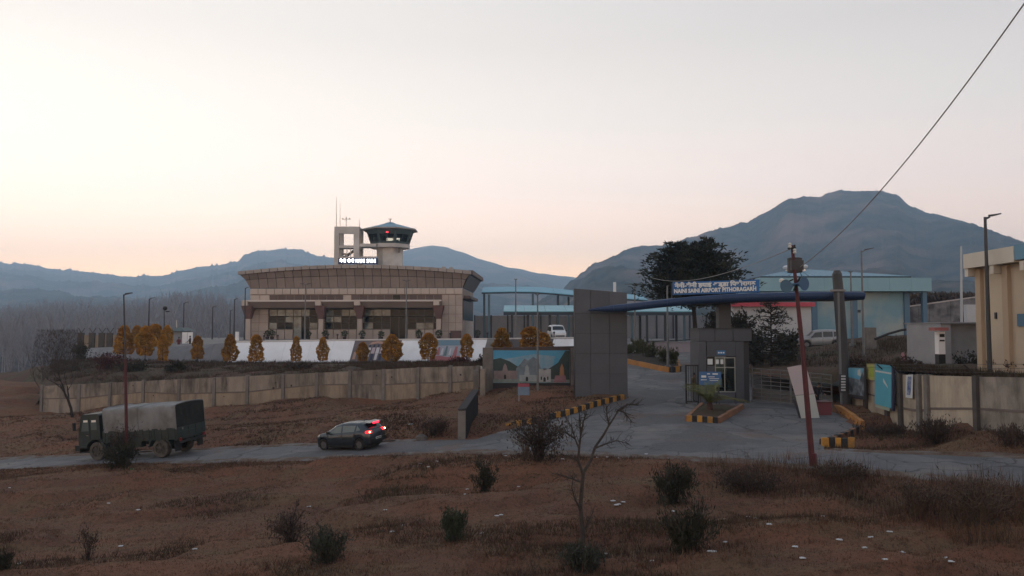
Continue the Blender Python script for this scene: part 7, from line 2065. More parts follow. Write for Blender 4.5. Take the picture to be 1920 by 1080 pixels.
# foreground tree, limbs placed as in the photograph
p0 = on(1092, 1037); Yt = p0.y
FT = thing('bare_tree', 'leafless forked young tree standing in the near field', 'tree', p0)
wp = lambda px, py, dY=0.0: P(px, py, Yt + dY)
q = MB(); q.tube([p0 + Vector((0, 0, -.15)), wp(1093, 1000), wp(1088, 950, .05), wp(1092, 905), wp(1094, 885)], [.065, .058, .052, .046, .042], n=8); q.build('trunk', bark, FT, world=True)
limbs = [[(1094, 890, 0), (1084, 865, -.1), (1086, 840, -.15), (1089, 815, -.15), (1087, 790, -.2), (1086, 770, -.2)], [(1086, 842, -.15), (1078, 822, 0), (1072, 800, .1), (1062, 785, .2), (1056, 762, .25)], [(1094, 886, 0), (1108, 862, .1), (1116, 838, .2), (1132, 815, .25), (1142, 797, .3), (1152, 782, .3), (1160, 768, .35), (1176, 758, .4), (1196, 760, .45)],
         [(1142, 797, .3), (1138, 778, .3), (1137, 762, .25)], [(1116, 840, .2), (1136, 832, .4), (1156, 826, .5), (1180, 832, .6)], [(1078, 822, 0), (1062, 812, -.2), (1046, 806, -.3)], [(1088, 955, 0), (1078, 935, -.2), (1072, 915, -.25), (1074, 895, -.2)], [(1092, 905, 0), (1060, 893, .2), (1042, 888, .3)], [(1089, 815, -.15), (1094, 790, -.3), (1100, 775, -.3)],
         [(1160, 768, .35), (1172, 775, .4), (1184, 790, .5)], [(1093, 1000, 0), (1104, 975, .1), (1112, 960, .15)], [(1084, 865, -.1), (1070, 855, -.3), (1052, 852, -.4)]]
r_ = np.random.default_rng(5)
for li, L in enumerate(limbs):
    pts = [wp(*c) for c in L]; r0_ = .040 if li in (0, 2) else .025; q = MB()
    q.tube(pts, [r0_ * (1 - .75 * i / (len(pts) - 1)) for i in range(len(pts))], n=6)
    for k in range(34 if li in (0, 2) else 22):
        i = r_.integers(max(0, len(pts) - 4), len(pts) - 1); s_ = pts[i].lerp(pts[i + 1], r_.uniform()); d = ((pts[i + 1] - pts[i]).normalized() + Vector(r_.normal(size=3)) * .7 + Vector((0, 0, .2))).normalized(); l_ = r_.uniform(.08, .34)
        m_ = s_ + d * l_ * .5 + Vector(r_.normal(size=3)) * .03; q.tube([s_, m_, s_ + d * l_ + Vector((0, 0, .03))], [.008, .006, .003], n=3, cap=False)
        q.tube([m_, m_ + Vector(r_.normal(size=3)) * .08], [.003, .0015], n=3, cap=False)
    q.build('limb', bark, FT, world=True)
p = on(137, 786)
bare_tree('dark_bare_tree', 'dark leafless tree leaning left before the end of the concrete wall', p, 4.6, 21, bark_d, depth=6, spread=.55, lean=(-.35, 0), tr=.022)
haze_w = mat('grey_twigs_misted', (0.235, 0.242, 0.268), (0.165, 0.17, 0.19), scale=.5, rough=1)  # grey bark made paler and bluer: valley mist put into the colour
# fuzzy brown bare shrub tree at the left end of the bank
p = P(108, 722, 79)
FB = thing('brown_bare_bush', 'large fuzzy brown leafless bush at the left end of the bank', 'bush', p)
r_ = np.random.default_rng(8); q = MB()
for k in range(16):
    grow(q, Vector((r_.normal() * .8, r_.normal() * .5, -.2)), Vector((r_.normal() * .22, r_.normal() * .22, 1)).normalized(), 2.1, .035, 4, r_, None, .33, .14)
q.build('twigs', mat('brown_twigs', (0.072, 0.055, 0.046), (0.05, 0.04, 0.036), scale=1, rough=1), FB)
n = 5200; th = r_.uniform(0, 2 * PI, n); zz = r_.uniform(.1, 1, n); rr = r_.uniform(0, 1, n) ** .5
c = np.stack([np.cos(th) * rr * 2.6 * (1.1 - .35 * zz) , np.sin(th) * rr * 1.8, zz * 5.4], 1)
v, f = leaf_quads(c, np.tile([0, 0, 1.3], (n, 1)), .20, 4, .07); fast_mesh('fine_twigs', v, f, _mc['brown_twigs'], parent=FB)
# misty leafless wood on the slope below the airport at the left
wood_hill = [(-420, 632), (-100, 612), (0, 604), (60, 596), (120, 590), (200, 598), (260, 586), (330, 570), (400, 574), (470, 592), (560, 614)]
HZ0, HZ1 = 900, 180
hill('wooded_slope', wood_hill, HZ0, HZ1, P(200, 702, HZ1).z, mat('wood_floor_misted', (0.12, 0.115, 0.115), (0.085, 0.082, 0.082), scale=.05, rough=1, spec=0), relief=6, rough=.5, seed=31, nv=40, backw=120, step=6)  # floor colour lightened too, carrying part of the mist
r_ = np.random.default_rng(14); V, Fq = [], []
def wood_pt(px, v):
    top = P(px, interp(wood_hill, px), HZ0); yy = lerp(HZ0, HZ1, v); return Vector((top.x * yy / HZ0 if False else top.x * lerp(1, HZ1 / HZ0, v), yy, lerp(top.z, P(200, 702, HZ1).z, v ** .8)))
cnt = 0
for k in range(3600):
    v_ = r_.uniform(0, 1) ** .75 ; b = wood_pt(r_.uniform(-150, 520), v_); h = r_.uniform(5, 12) * (.8 + b.y / 900) * (1.25 if r_.uniform() > .93 else 1)
    def tri(a, c_, w_):
        global cnt
        sx = Vector((w_, w_ * .3, 0)); V.extend([a - sx, a + sx, c_]); Fq.append((cnt, cnt + 1, cnt + 2)); cnt += 3
    tri(b, b + Vector((r_.normal() * .3, 0, h)), .10 + b.y / 5000)
    for j in range(15):
        z = h * r_.uniform(.3, .85); s_ = b + Vector((0, 0, z)); L = h * r_.uniform(.14, .34); a = r_.uniform(0, 2 * PI)
        tri(s_, s_ + Vector((math.cos(a) * L * .5, math.sin(a) * L * .5, L)), .05 + .05 * r_.uniform() + b.y / 9000)
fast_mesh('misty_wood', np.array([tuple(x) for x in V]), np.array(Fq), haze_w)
tag(bpy.data.objects['misty_wood'], kind='stuff')
# nearer single bare trees, each its own
proto = []
slabs = [(-20, 728, 118, 10.5), (18, 724, 108, 9.6), (44, 722, 125, 12), (66, 716, 140, 11), (95, 700, 150, 10), (150, 690, 150, 11), (8, 716, 150, 13), (190, 668, 140, 9.5), (238, 660, 150, 9), (268, 656, 150, 9.2), (385, 650, 150, 9.5), (410, 648, 150, 10.5), (352, 650, 160, 11), (428, 646, 165, 9)]
tlab = ['slender leafless tree at the very left edge', 'slender leafless tree near the left edge above the field', 'tall leafless tree left of the fuzzy brown bush', 'leafless tree just left of the fuzzy brown bush', 'leafless tree behind the fuzzy brown bush', 'leafless tree behind the wire topped wall', 'tallest grey leafless tree at the left edge', 'leafless tree left of the first lamp pole', 'leafless tree right behind the first lamp pole', 'leafless tree between the first two lamp poles', 'leafless tree left of the terminal between two lamps', 'tall leafless tree close to the left of the terminal', 'leafless tree behind the white boards', 'leafless tree touching the left edge of the terminal']
for i, (px, pb, Y, h) in enumerate(slabs):
    b = P(px, pb, Y) - Vector((0, 0, 1.0)); 
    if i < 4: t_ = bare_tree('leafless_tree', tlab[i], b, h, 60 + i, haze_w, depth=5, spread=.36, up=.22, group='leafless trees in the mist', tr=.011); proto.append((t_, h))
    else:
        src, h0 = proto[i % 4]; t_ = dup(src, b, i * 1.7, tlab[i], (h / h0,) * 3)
# scrub belt on the horizon right of the blue hall
r_ = np.random.default_rng(4)
n = 2600; px = r_.uniform(1705, 1850, n); b = np.array([tuple(P(a, 578 - r_.uniform(0, 26), 118 + r_.uniform(0, 10))) for a in px])
v, f = leaf_quads(b, np.tile([0, 0, 1.0], (n, 1)), .55, 3, .3); fast_mesh('scrub_belt', v, f, dry_l)
tag(bpy.data.objects['scrub_belt'], kind='stuff')
_q = MB(); a_, b_ = P(1700, 582, 122), P(1870, 560, 122); _q.hexa([(a_.x, 118, a_.z - 3), (b_.x + 6, 118, a_.z - 3), (b_.x + 6, 130, a_.z - 3), (a_.x, 130, a_.z - 3)], [(a_.x + 2, 121, a_.z), (b_.x + 6, 121, b_.z), (b_.x + 6, 130, b_.z), (a_.x + 2, 130, a_.z)])
tag(_q.build('scrub_bank', mound_m), kind='structure')

# ---- dry grass over the field (uncountable)
def grass(name, n, xr, yr, hr, mats_, seed, cover=0.0, dens=None, wid=.008):
    r_ = np.random.default_rng(seed)
    u = r_.uniform(0, 1, n * 2); Y = yr[0] + (yr[1] - yr[0]) * u ** 1.3
    X = r_.uniform(-.70, .72, n * 2) * Y
    xy = np.stack([X, Y], 1); k = road_dist(xy) > 2.45 + r_.normal(size=len(X)) * .15; k &= ~in_poly(xy, _ap_poly)
    k &= ~((X > 19.0) & (Y > 29)); k &= ~((X > 6.0) & (Y > 51)) ; k &= ~((Y > 58) & (X > -3)); k &= ~((Y > 69) | ((Y > 59.0 + (-X) * .262) & (X > -41.5)))
    pat = np.array([vnoise(a, b, .22, 8.8, 3) for a, b in xy]); k &= (pat + r_.normal(size=len(X)) * .22) > (cover - .05 + .16 * np.clip(-X / 10, 0, 1) - .25 * np.clip((X - 4) / 6, 0, 1))
    xy, pat = xy[k][:n], pat[k][:n]; n = len(xy)
    z = np.concatenate([Gs_arr(c_) for c_ in np.array_split(xy, 30)]) + np.array([bumps_scalar(a, b) for a, b in xy]) * damp_arr(xy)
    rightbank = np.clip((xy[:, 0] - 7) / 6, 0, 1) * np.clip((xy[:, 1] - 17) / 4, 0, 1) * (xy[:, 1] < 30)
    h = r_.uniform(*hr, n) * (.65 + 1.0 * np.clip(pat + .15, 0, .8)) * (1 + 1.0 * rightbank * r_.uniform(.2, 1, n))
    nb = 3
    base = np.repeat(np.column_stack([xy, z - .02]), nb, 0); H = np.repeat(h, nb) * r_.uniform(.6, 1.15, n * nb)
    base[:, :2] += r_.normal(size=(n * nb, 2)) * .05
    a = r_.uniform(0, 2 * PI, n * nb); lean_ = r_.uniform(.1, .8, n * nb)
    tip = base + np.stack([np.cos(a) * lean_ * H, np.sin(a) * lean_ * H, H], 1)
    wv = np.stack([np.sin(a + 1), np.cos(a + 1), np.zeros(n * nb)], 1) * (wid * (.6 + base[:, 1] / 30))[:, None]
    v = np.stack([base - wv, base + wv, tip], 1).reshape(-1, 3); f = np.arange(3 * n * nb).reshape(-1, 3)
    mi = np.repeat(np.clip(((pat + .4) * len(mats_) * .9 + r_.normal(size=n) * .9), 0, len(mats_) - 1).astype(int), nb)
    o = fast_mesh(name, v, f, mats_, mi); tag(o, kind='stuff')
g1 = mat('grass_rust', (0.120, 0.065, 0.047), rough=.95, spec=.05); g2 = mat('grass_tan', (0.150, 0.102, 0.070), rough=.95, spec=.05); g3 = mat('grass_dark', (0.064, 0.044, 0.034), rough=.95, spec=.05); g4 = mat('grass_olive', (0.066, 0.056, 0.036), rough=.95, spec=.05)
grass('dry_grass', 30000, None, (11, 40), (.08, .24), [g1, g2, g1, g3, g4], 5, cover=.10)
grass('short_stubble', 95000, None, (11, 42), (.035, .10), [g1, g2, g1, g2, g3, g1], 15, cover=-2.0, wid=.009)
grass('far_dry_grass', 16000, None, (36, 69), (.07, .20), [g1, g1, g2, g3], 6, cover=.05, wid=.010)
grass('far_stubble', 45000, None, (38, 69), (.04, .11), [g1, g2, g1, g3], 16, cover=-2.0, wid=.013)
# scrub on the bank and the mound
def scatter_tufts(name, fn, n, hr, mats_, seed, wid=.02):
    r_ = np.random.default_rng(seed); B = np.array([tuple(fn(r_.uniform(), r_.uniform())) for _ in range(n)])
    nb = 4; base = np.repeat(B, nb, 0); H = np.repeat(r_.uniform(*hr, n), nb) * r_.uniform(.5, 1.1, n * nb); base[:, :2] += r_.normal(size=(n * nb, 2)) * .12
    a = r_.uniform(0, 2 * PI, n * nb); l_ = r_.uniform(.1, .7, n * nb); tip = base + np.stack([np.cos(a) * l_ * H, np.sin(a) * l_ * H, H], 1)
    wv = np.stack([np.sin(a + 1), np.cos(a + 1), np.zeros(n * nb)], 1) * wid
    v = np.stack([base - wv, base + wv, tip], 1).reshape(-1, 3); f = np.arange(3 * n * nb).reshape(-1, 3)
    mi = np.repeat(r_.integers(0, len(mats_), n), nb); tag(fast_mesh(name, v, f, mats_, mi), kind='stuff')
b1 = mat('scrub_dark', (0.042, 0.038, 0.028), rough=.95, spec=.05); b2 = mat('scrub_brown', (0.078, 0.058, 0.042), rough=.95, spec=.05); b3 = mat('scrub_red', (0.062, 0.033, 0.030), rough=.95, spec=.05)
def bank_fn(u, v):
    px = lerp(90, 920, u); a = lw_at(min(px, 896)); a = Vector((a.x, a.y + .4, a.z)); b = slope_pt(min(max(px, 150), 1075), -.02, .2) if px > 140 else P(px, 674, 90)
    return a.lerp(b, v) - Vector((0, 0, .08))
scatter_tufts('bank_scrub', bank_fn, 9000, (.12, .42), [b1, b2, b2, b2, b3], 9, .024)
MLn = [[P(1405, 688, 63), P(1560, 690, 54), P(1700, 678, 52), P(1800, 676, 50), P(1900, 680, 46)], [P(1408, 668, 76), P(1520, 655, 70), P(1640, 640, 68), P(1700, 632, 68), P(1800, 628, 66)]]
def mound_fn(u, v):
    def at(l, t): k_ = t * (len(l) - 1); i = min(int(k_), len(l) - 2); return l[i].lerp(l[i + 1], k_ - i)
    if v < .45: return Vector((19.85 + 1.5 * u, lerp(46, 28, random.random()), lerp(CZ - 2.2, CZ - 1.85, .5)))
    return at(MLn[0], u).lerp(at(MLn[1], u), (v - .45) / .55)
scatter_tufts('mound_scrub', mound_fn, 4200, (.15, .5), [b1, b2, b2, g3, g4], 10, .02)

# tall dead grass on the near bank at the right (uncountable)
def bank_tall(u, v):
    while True:
        if random.random() < .72: px, py = random.uniform(1640, 2010), random.uniform(892, 1010); k_ = ((px - 1830) / 190) ** 2 + ((py - 955) / 62) ** 2
        else: px, py = random.uniform(1290, 1660), random.uniform(862, 930); k_ = ((px - 1470) / 190) ** 2 + ((py - 892) / 36) ** 2
        if k_ < random.uniform(.3, 1.1): return on(px, py) - Vector((0, 0, .03))
scatter_tufts('tall_dry_grass', bank_tall, 1500, (.35, .85), [g1, g3, g3, g2, g4, g1], 12, .0075)
# ------------------------------------------------------------------ lamp poles
pole_g = mat('lamp_pole_grey', (0.16, 0.165, 0.17), (0.12, 0.125, 0.13), scale=2, rough=.5, metal=.3)
pole_d = mat('lamp_pole_dark', (0.05, 0.053, 0.06), rough=.5, metal=.3)
lamp_hd = mat('lamp_head_dark', (0.05, 0.052, 0.058), rough=.45, metal=.3)
lens_m = mat('lamp_lens', (0.28, 0.29, 0.28), rough=.2)
def lamp(label, px_t, py_t, px_b, py_b, Y, arms, r=.07, mt=None, tilt=.18, gz=None, headw=.28):
    """arms: list of (length in px, +1 right / -1 left)"""
    t0 = P(px_t, py_t, Y); b = P(px_b, py_b, Y); b = Vector((t0.x if abs(px_t - px_b) < 14 else b.x, b.y, b.z))
    if gz is not None: b.z = gz
    L = thing('lamp_pole', label, 'street lamp', b, 0, None)
    q = MB(); q.tube([b - Vector((0, 0, .25)), b + Vector((0, 0, .4)), t0], [r * 1.35, r * 1.25, r * .75], n=8); q.build('pole', mt or pole_d, L, world=True)
    q = MB(); q.box(b.x - r * 2.6, b.x + r * 2.6, b.y - r * 2.6, b.y + r * 2.6, b.z - .2, b.z + .05); q.build('base_plate', mt or pole_d, L, world=True)
    for (n_, s_) in arms:
        l_ = n_ * Y / F; e = t0 + Vector((s_ * l_, 0, l_ * tilt)); m_ = t0 + Vector((s_ * l_ * .3, 0, l_ * tilt * .3 - .03))
        q = MB(); q.tube([t0 - Vector((0, 0, .1)), m_], r * .6, n=6); q.build('arm', mt or pole_d, L, world=True)
        d = (e - m_); a = math.atan2(d.z, d.x * s_); hw = headw * .5
        q = MB()
        n2 = Vector((-math.sin(a) * s_, 0, math.cos(a))); yv = Vector((0, 1, 0))
        q.hexa([m_ - yv * hw * .6, e - yv * hw * .75, e + yv * hw * .75, m_ + yv * hw * .6][::s_], [m_ - yv * hw * .5 + n2 * .07, e - yv * hw * .55 + n2 * .045, e + yv * hw * .55 + n2 * .045, m_ + yv * hw * .5 + n2 * .11][::s_])
        h_ = q.build('lamp_head', lamp_hd, L, world=True)
        q = MB(); f0, f1 = m_.lerp(e, .3), m_.lerp(e, .92); q.hexa([f0 - yv * hw * .5 - n2 * .02, f1 - yv * hw * .55 - n2 * .02, f1 + yv * hw * .55 - n2 * .02, f0 + yv * hw * .5 - n2 * .02][::s_], [f0 - yv * hw * .5, f1 - yv * hw * .55, f1 + yv * hw * .55, f0 + yv * hw * .5][::s_]); q.build('lens', lens_m, h_, world=True)
    return L
lamp('second lamp pole from the left, rising behind the orange bushes', 280, 560, 280, 648, 104, [(11, 1)], r=.09, headw=.4)
lamp('third armed lamp pole from the left, behind the white boards', 345, 568, 345, 645, 112, [(9, 1)], r=.09, headw=.4)
lamp('short faint lamp pole left of the terminal with its arm to the right', 399, 575, 399, 640, 128, [(8, 1)], r=.09, headw=.4)
lamp('lamp pole next to the left end of the terminal', 440, 561, 440, 638, 117, [(6, 1)], r=.09, headw=.4)
lamp('small far lamp pole left of the terminal, lower than its neighbour', 432, 582, 432, 638, 150, [(6, 1)], r=.1, headw=.4)
lamp('lamp pole touching the left corner of the terminal', 460, 540, 460, 637.5, 111, [(7, 1)], r=.09, headw=.4)
lamp('double armed lamp pole in front of the left half of the terminal', 573, 533, 573, 639, 100, [(10, -1), (10, 1)], r=.085, mt=pole_g, tilt=.08, headw=.35)
lamp('double armed lamp pole in front of the right half of the terminal', 762, 526, 762, 639, 99, [(7, -1), (8, 1)], r=.085, mt=pole_g, tilt=.05, headw=.35)
lamp('tall lamp pole between the terminal and the gate slab', 967, 524, 967, 640, 97, [(3, -1), (3, 1)], r=.085, mt=pole_g, headw=.4)
lamp('lamp pole with two level arms right of the gate slab', 1190, 533, 1190, 655, 87, [(19, -1), (19, 1)], r=.085, mt=pole_g, tilt=.0, headw=.35)
lamp('slender pale pole standing in front of the painted hoarding', 1008, 552, 1008, 752, 53, [(6, -1), (4, 1)], r=.06, mt=pole_g, gz=Gs(P(1008, 752, 53).x, 53))
_p = P(1254, 690, 67.5)
lamp('pale pole rising through the shrub bed behind the gate arch', 1251, 536, 1254, 690, 67.5, [(3, 1)], r=.09, mt=pole_g, gz=zr(_p.x, _p.y) + .4)
lamp('lamp pole with raised arm in front of the blue hall', 1615, 470, 1619, 668, 58, [(23, 1)], r=.075, mt=pole_g, tilt=.2)
lamp('short lamp pole with small head left of the taller one before the blue hall', 1595, 510, 1598, 645, 66, [(5, -1), (3, 1)], r=.08, mt=pole_g)
lamp('tall lamp pole in front of the cream building', 1847, 407, 1857, 697, 36.5, [(29, 1)], r=.085, mt=pole_d, tilt=.2, gz=CZ - 1.95)
q = MB(); q.tube([P(1803, 618, 60), P(1802, 462, 60)], [.10, .07], n=8)
tag(q.build('white_pole', mat('pole_white', (0.40, 0.42, 0.44), rough=.5)), 'plain pale pole without a lamp left of the cream building', 'pole')
cb = P(308, 645, 102); ct = P(308, 580, 102)
CM = thing('camera_pole', 'thin pole with a round dark camera head behind the orange bushes', 'pole', cb)
q = MB(); q.tube([cb, ct], [.09, .06], n=6); q.build('pole', pole_d, CM, world=True)
q = MB(); q.lathe([(.01, -.3), (.22, -.2), (.28, 0), (.2, .2), (.01, .26)], c=(0, 0, ct.z - cb.z + .15), n=12); q.box(.1, .55, -.1, .1, ct.z - cb.z - .35, ct.z - cb.z - .2); q.build('camera_head', blk_pl, CM)
gp_ = P(1578, 772, 45.4)
q = MB(); zg = Gs(gp_.x, 45.4); q.tube([(gp_.x, 45.4, zg - .2), (P(1572, 548, 45.4).x, 45.4, P(1572, 548, 45.4).z)], [.075, .06], n=8)
tag(q.build('conduit_pole', mat('conduit_grey', (0.135, 0.14, 0.145), rough=.5)), 'thin grey pole standing close beside the round gate column', 'pole')

# ---- left street lamp on a red pole by the road
rb = on(238, 884); rt = P(232, 552, rb.y)
RL_ = thing('red_lamp_pole', 'tall slim street lamp with dark upper tube and red lower pole beside the lorry', 'street lamp', rb)
red_p = mat('red_pole_paint', (0.080, 0.014, 0.020), (0.05, 0.012, 0.016), scale=3, rough=.55)
mid = rb.lerp(rt, .62); mid.x += .02
q = MB(); q.tube([rb - Vector((0, 0, .3)), mid], [.085, .065], n=10); q.build('lower_pole', red_p, RL_, world=True)
q = MB(); q.tube([mid, rt], [.045, .035], n=8); q.build('upper_pole', pole_d, RL_, world=True)
q = MB(); q.tube([rt - Vector((0, 0, .05)), rt + Vector((.12, 0, .02))], .03, n=6); q.build('arm', pole_d, RL_, world=True)
q = MB(); a = rt + Vector((.08, 0, .0)); q.hexa([a + Vector((0, -.08, -.02)), a + Vector((.34, -.07, .06)), a + Vector((.34, .07, .06)), a + Vector((0, .08, -.02))], [a + Vector((0, -.06, .06)), a + Vector((.33, -.05, .10)), a + Vector((.33, .05, .10)), a + Vector((0, .06, .06))]); q.build('lamp_head', lamp_hd, RL_, world=True)

# ---- leaning red electricity pole at the right
eb = on(1525, 876); et = P(1485, 460, eb.y + .3)
EP = thing('red_utility_pole', 'leaning dark red utility pole with grey drum and horn speakers at the roadside', 'utility pole', eb)
q = MB(); q.tube([eb - Vector((0, 0, .4)), eb.lerp(et, .5) + Vector((.02, 0, 0)), et], [.112, .09, .058], n=10); q.build('pole', red_p, EP, world=True)
q = MB(); q.lathe([(.125, -.04), (.125, .5), (.11, .52)], n=10); o = q.build('collar', red_p, EP); o.location = (0, 0, -.02)
k = et.y / F
def ep(px, py, dY=0.0): return P(px, py, et.y - .1 + dY)
q = MB(); q.bar(ep(1477, 466), ep(1492, 464), .05, .05); q.bar(ep(1479, 468, -.1), ep(1482, 458, -.1), .05, .05); q.bar(ep(1489, 467, .15), ep(1490, 459, .15), .05, .05); q.bar(ep(1479, 458), ep(1487, 470), .04, .04); q.build('cross_arm', old, EP, world=True)
for px, py in ((1490, 471), (1481, 460)):
    q = MB(); c = ep(px, py, -.12); q.lathe([(.02, -.1), (.07, -.06), (.05, 0), (.07, .05), (.02, .1)], c=c, n=8); q.build('insulator', mat('insulator_white', (0.55, 0.55, 0.52), rough=.3), EP, world=True)
q = MB(); c = ep(1490.5, 512, .28); q.lathe([(.05, 0), (.26, .02), (.27, .06), (.26, .50), (.27, .54), (.2, .57)], c=c, n=16); q.box(c.x - .22, c.x + .22, c.y - .3, c.y - .1, c.z + .1, c.z + .45); q.build('transformer_drum', mat('drum_grey', (0.055, 0.055, 0.06), (0.04, 0.04, 0.045), scale=3, rough=.6), EP, world=True)
for s_, px, m_ in ((-1, 1482, hall_bl), (1, 1500, mat('horn_blue', (0.035, 0.09, 0.18), rough=.5))):
    c = ep(1492, 533, 0.0); e = ep(px + s_ * 8, 533 + (4 if s_ < 0 else -1), -.35); d = (e - c)
    q = MB(); q.tube([c, c + d * .35, c + d * .8, c + d], [.04, .07, .17, .25], n=14, cap=False); q.tube([c + d * .99, c + d * .75, c + d * .3], [.245, .16, .05], n=14, cap=True); q.build('horn_speaker', m_, EP, world=True)
q = MB(); q.bar(ep(1488, 545), ep(1500, 520), .06, .06); q.bar(ep(1473, 530), ep(1487, 524), .05, .05); q.build('speaker_bracket', old, EP, world=True)
q = MB(); q.lathe([(.02, -.08), (.1, -.04), (.1, .06), (.02, .1)], c=ep(1466, 527, -.1), n=9); q.build('insulator', mat('insulator_white', (0, 0, 0)), EP, world=True)
# cables
cab_k = mat('cable_black', (0.27, 0.265, 0.26), rough=.6)
def sagline(a, b, sag, r, n=24):
    q = MB(); pts = []
    for i in range(n + 1):
        t_ = i / n; p_ = a.lerp(b, t_); p_.z -= sag * 4 * t_ * (1 - t_); pts.append(p_)
    q.tube(pts, r, n=6); return q.build('overhead_cable', cab_k)
far_e = P(2150, -330, 11.0); far_s = ep(1488, 462)
o = sagline(far_e, ep(1497, 503, .2), .72, .015); tag(o, 'thick twisted overhead cable coming down from the top right to the red pole', 'cable')
o = sagline(ep(1484, 466), P(1220, 520, 70), .7, .016); tag(o, 'thin overhead wire running left from the red pole towards the conifer', 'cable')

# ------------------------------------------------------------------ people
skin_m = mat('skin_tone', (0.20, 0.12, 0.085), rough=.6)
hair_m = mat('hair_black', (0.012, 0.010, 0.010), rough=.7)
def person(label, loc, yaw, h, top, legs, lean=0.0, arms=((.18, .12), (-.18, .12)), seated=False, long_top=False, stride=.0, cap=None):
    t_ = thing('person', label, 'person', loc, yaw)
    s = h / 1.72
    hip = Vector((0, 0, .92 if not seated else .50)); fw = math.sin(lean); up = math.cos(lean)
    tor = lambda d: hip + Vector((fw * d, 0, up * d))
    V, E, Rr = [], [], []
    def add(p, r, par=None):
        V.append(tuple(p * s)); Rr.append(r * s)
        if par is not None: E.append((par, len(V) - 1))
        return len(V) - 1
    pel = add(hip, .145); w1 = add(tor(.20), .130, pel); ch = add(tor(.40), .155, w1); nk0 = add(tor(.52), .085, ch); nk = add(tor(.575) + Vector((.01, 0, 0)), .052, nk0); hd0 = add(tor(.66) + Vector((.025, 0, 0)), .082, nk); hd = add(tor(.74) + Vector((.025, 0, 0)), .088, hd0); add(tor(.80) + Vector((.01, 0, 0)), .06, hd)
    hands = []
    for sd, (fwd, out_) in zip((1, -1), arms):
        sh = add(tor(.47) + Vector((0, sd * .185, 0)), .062, ch)
        el = tor(.20) + Vector((.02 + abs(fwd) * .3, sd * (.23 + out_ * .3), 0)); ei = add(el, .043, sh)
        wr_ = el + Vector((.05 + abs(fwd), sd * out_ * .2, -.24 + abs(fwd) * .5)); wi = add(wr_, .030, ei); pm = add(wr_ + (wr_ - el).normalized() * .07, .034, wi); hands.append((wr_, (wr_ - el).normalized(), sd))
        if seated: kn = hip + Vector((.42, sd * .11, .0)); an = kn + Vector((.02, 0, -.43))
        else: kn = hip + Vector((.02 + sd * stride * .5, sd * .10, -.43)); an = hip + Vector((-.02 + sd * stride, sd * .10, -.85))
        hp = add(hip + Vector((0, sd * .09, -.07)), .088 if not long_top else .11, pel); ki = add(kn, .060 if not long_top else .12, hp); ai = add(an, .042, ki); add(an + Vector((.14, sd * .01, -.045)), .034, ai)
    me = bpy.data.meshes.new('body'); me.from_pydata(V, E, []); o = bpy.data.objects.new('body', me); COL.objects.link(o)
    md = o.modifiers.new('skin', 'SKIN'); sv = o.data.skin_vertices[0].data
    for i, r in enumerate(Rr): sv[i].radius = (r, r * (1.28 if i in (0, 1, 2) else 1))
    sv[0].use_root = True
    sb = o.modifiers.new('sub', 'SUBSURF'); sb.levels = 1; sb.render_levels = 1
    bpy.context.view_layer.update()
    me2 = bpy.data.meshes.new_from_object(o.evaluated_get(bpy.context.evaluated_depsgraph_get())); bpy.data.objects.remove(o)
    base_v = [tuple(v.co) for v in me2.vertices]; base_f = [tuple(p.vertices) for p in me2.polygons]
    q = MB(); q.v = base_v; q.f = base_f; q.m = [0] * len(base_f)
    for (w_, d, sd) in hands:            # palm edge, four fingers and a thumb
        side = Vector((1, 0, 0)); pc = (w_ + d * .09)
        for k_ in range(4):
            b_ = pc + side * (k_ - 1.5) * .019; l_ = (.065, .075, .07, .055)[k_]; q.tube([b_ * s, (b_ + d * l_ * .55 + Vector((.004, -sd * .006, 0))) * s, (b_ + d * l_ + Vector((.008, -sd * .02, 0))) * s], [.0095 * s, .009 * s, .007 * s], n=5)
        tb = w_ + d * .03 + side * .03; q.tube([tb * s, (tb + d * .03 + side * .025) * s, (tb + d * .06 + side * .03) * s], [.011 * s, .010 * s, .008 * s], n=5)
    zc_hip, nkz = hip.z, tor(.545).z
    for i, f_ in enumerate(q.f):
        c = sum((Vector(q.v[j]) for j in f_), Vector()) / len(f_) / s
        m_ = 1
        if i >= len(base_f): m_ = 0
        elif c.z > nkz: m_ = 0
        elif (c.xy.length > .24 or c.x > .2) and c.z < tor(.20).z and not seated and min((c - w_).length for w_, _, _ in hands) < .11: m_ = 0
        elif c.z < zc_hip - (.5 if long_top else .04): m_ = 2 if c.z > .10 else 3
        q.m[i] = m_
    b = q.build('body', [skin_m, top, legs, blk_pl], t_, smooth=True)
    # face: brow line, nose, mouth, ears; hair cap
    hc = (tor(.71) + Vector((.025, 0, 0))) * s
    f_ = MB(); f_.lathe([(.001, -.016 * s), (.013 * s, 0), (.001, .03 * s)], c=hc + Vector((.093 * s, 0, -.012 * s)), n=6)
    for sd in (1, -1): f_.lathe([(.001, -.03 * s), (.02 * s, 0), (.001, .03 * s)], c=hc + Vector((0, sd * .088 * s, -.01 * s)), n=6)
    f_.build('nose_and_ears', skin_m, t_)
    f_ = MB()
    for sd in (1, -1): f_.lathe([(.001, -.009 * s), (.012 * s, 0), (.001, .009 * s)], c=hc + Vector((.083 * s, sd * .032 * s, .02 * s)), n=6)
    f_.box(hc.x + .078 * s, hc.x + .090 * s, -.025 * s, .025 * s, hc.z - .055 * s, hc.z - .047 * s); f_.build('eyes_and_mouth', mat('face_dark', (0.03, 0.015, 0.012), rough=.5), t_)
    f_ = MB(); vs = []
    pr = [(.001, .125), (.05, .118), (.085, .085), (.098, .035), (.094, -.01)]
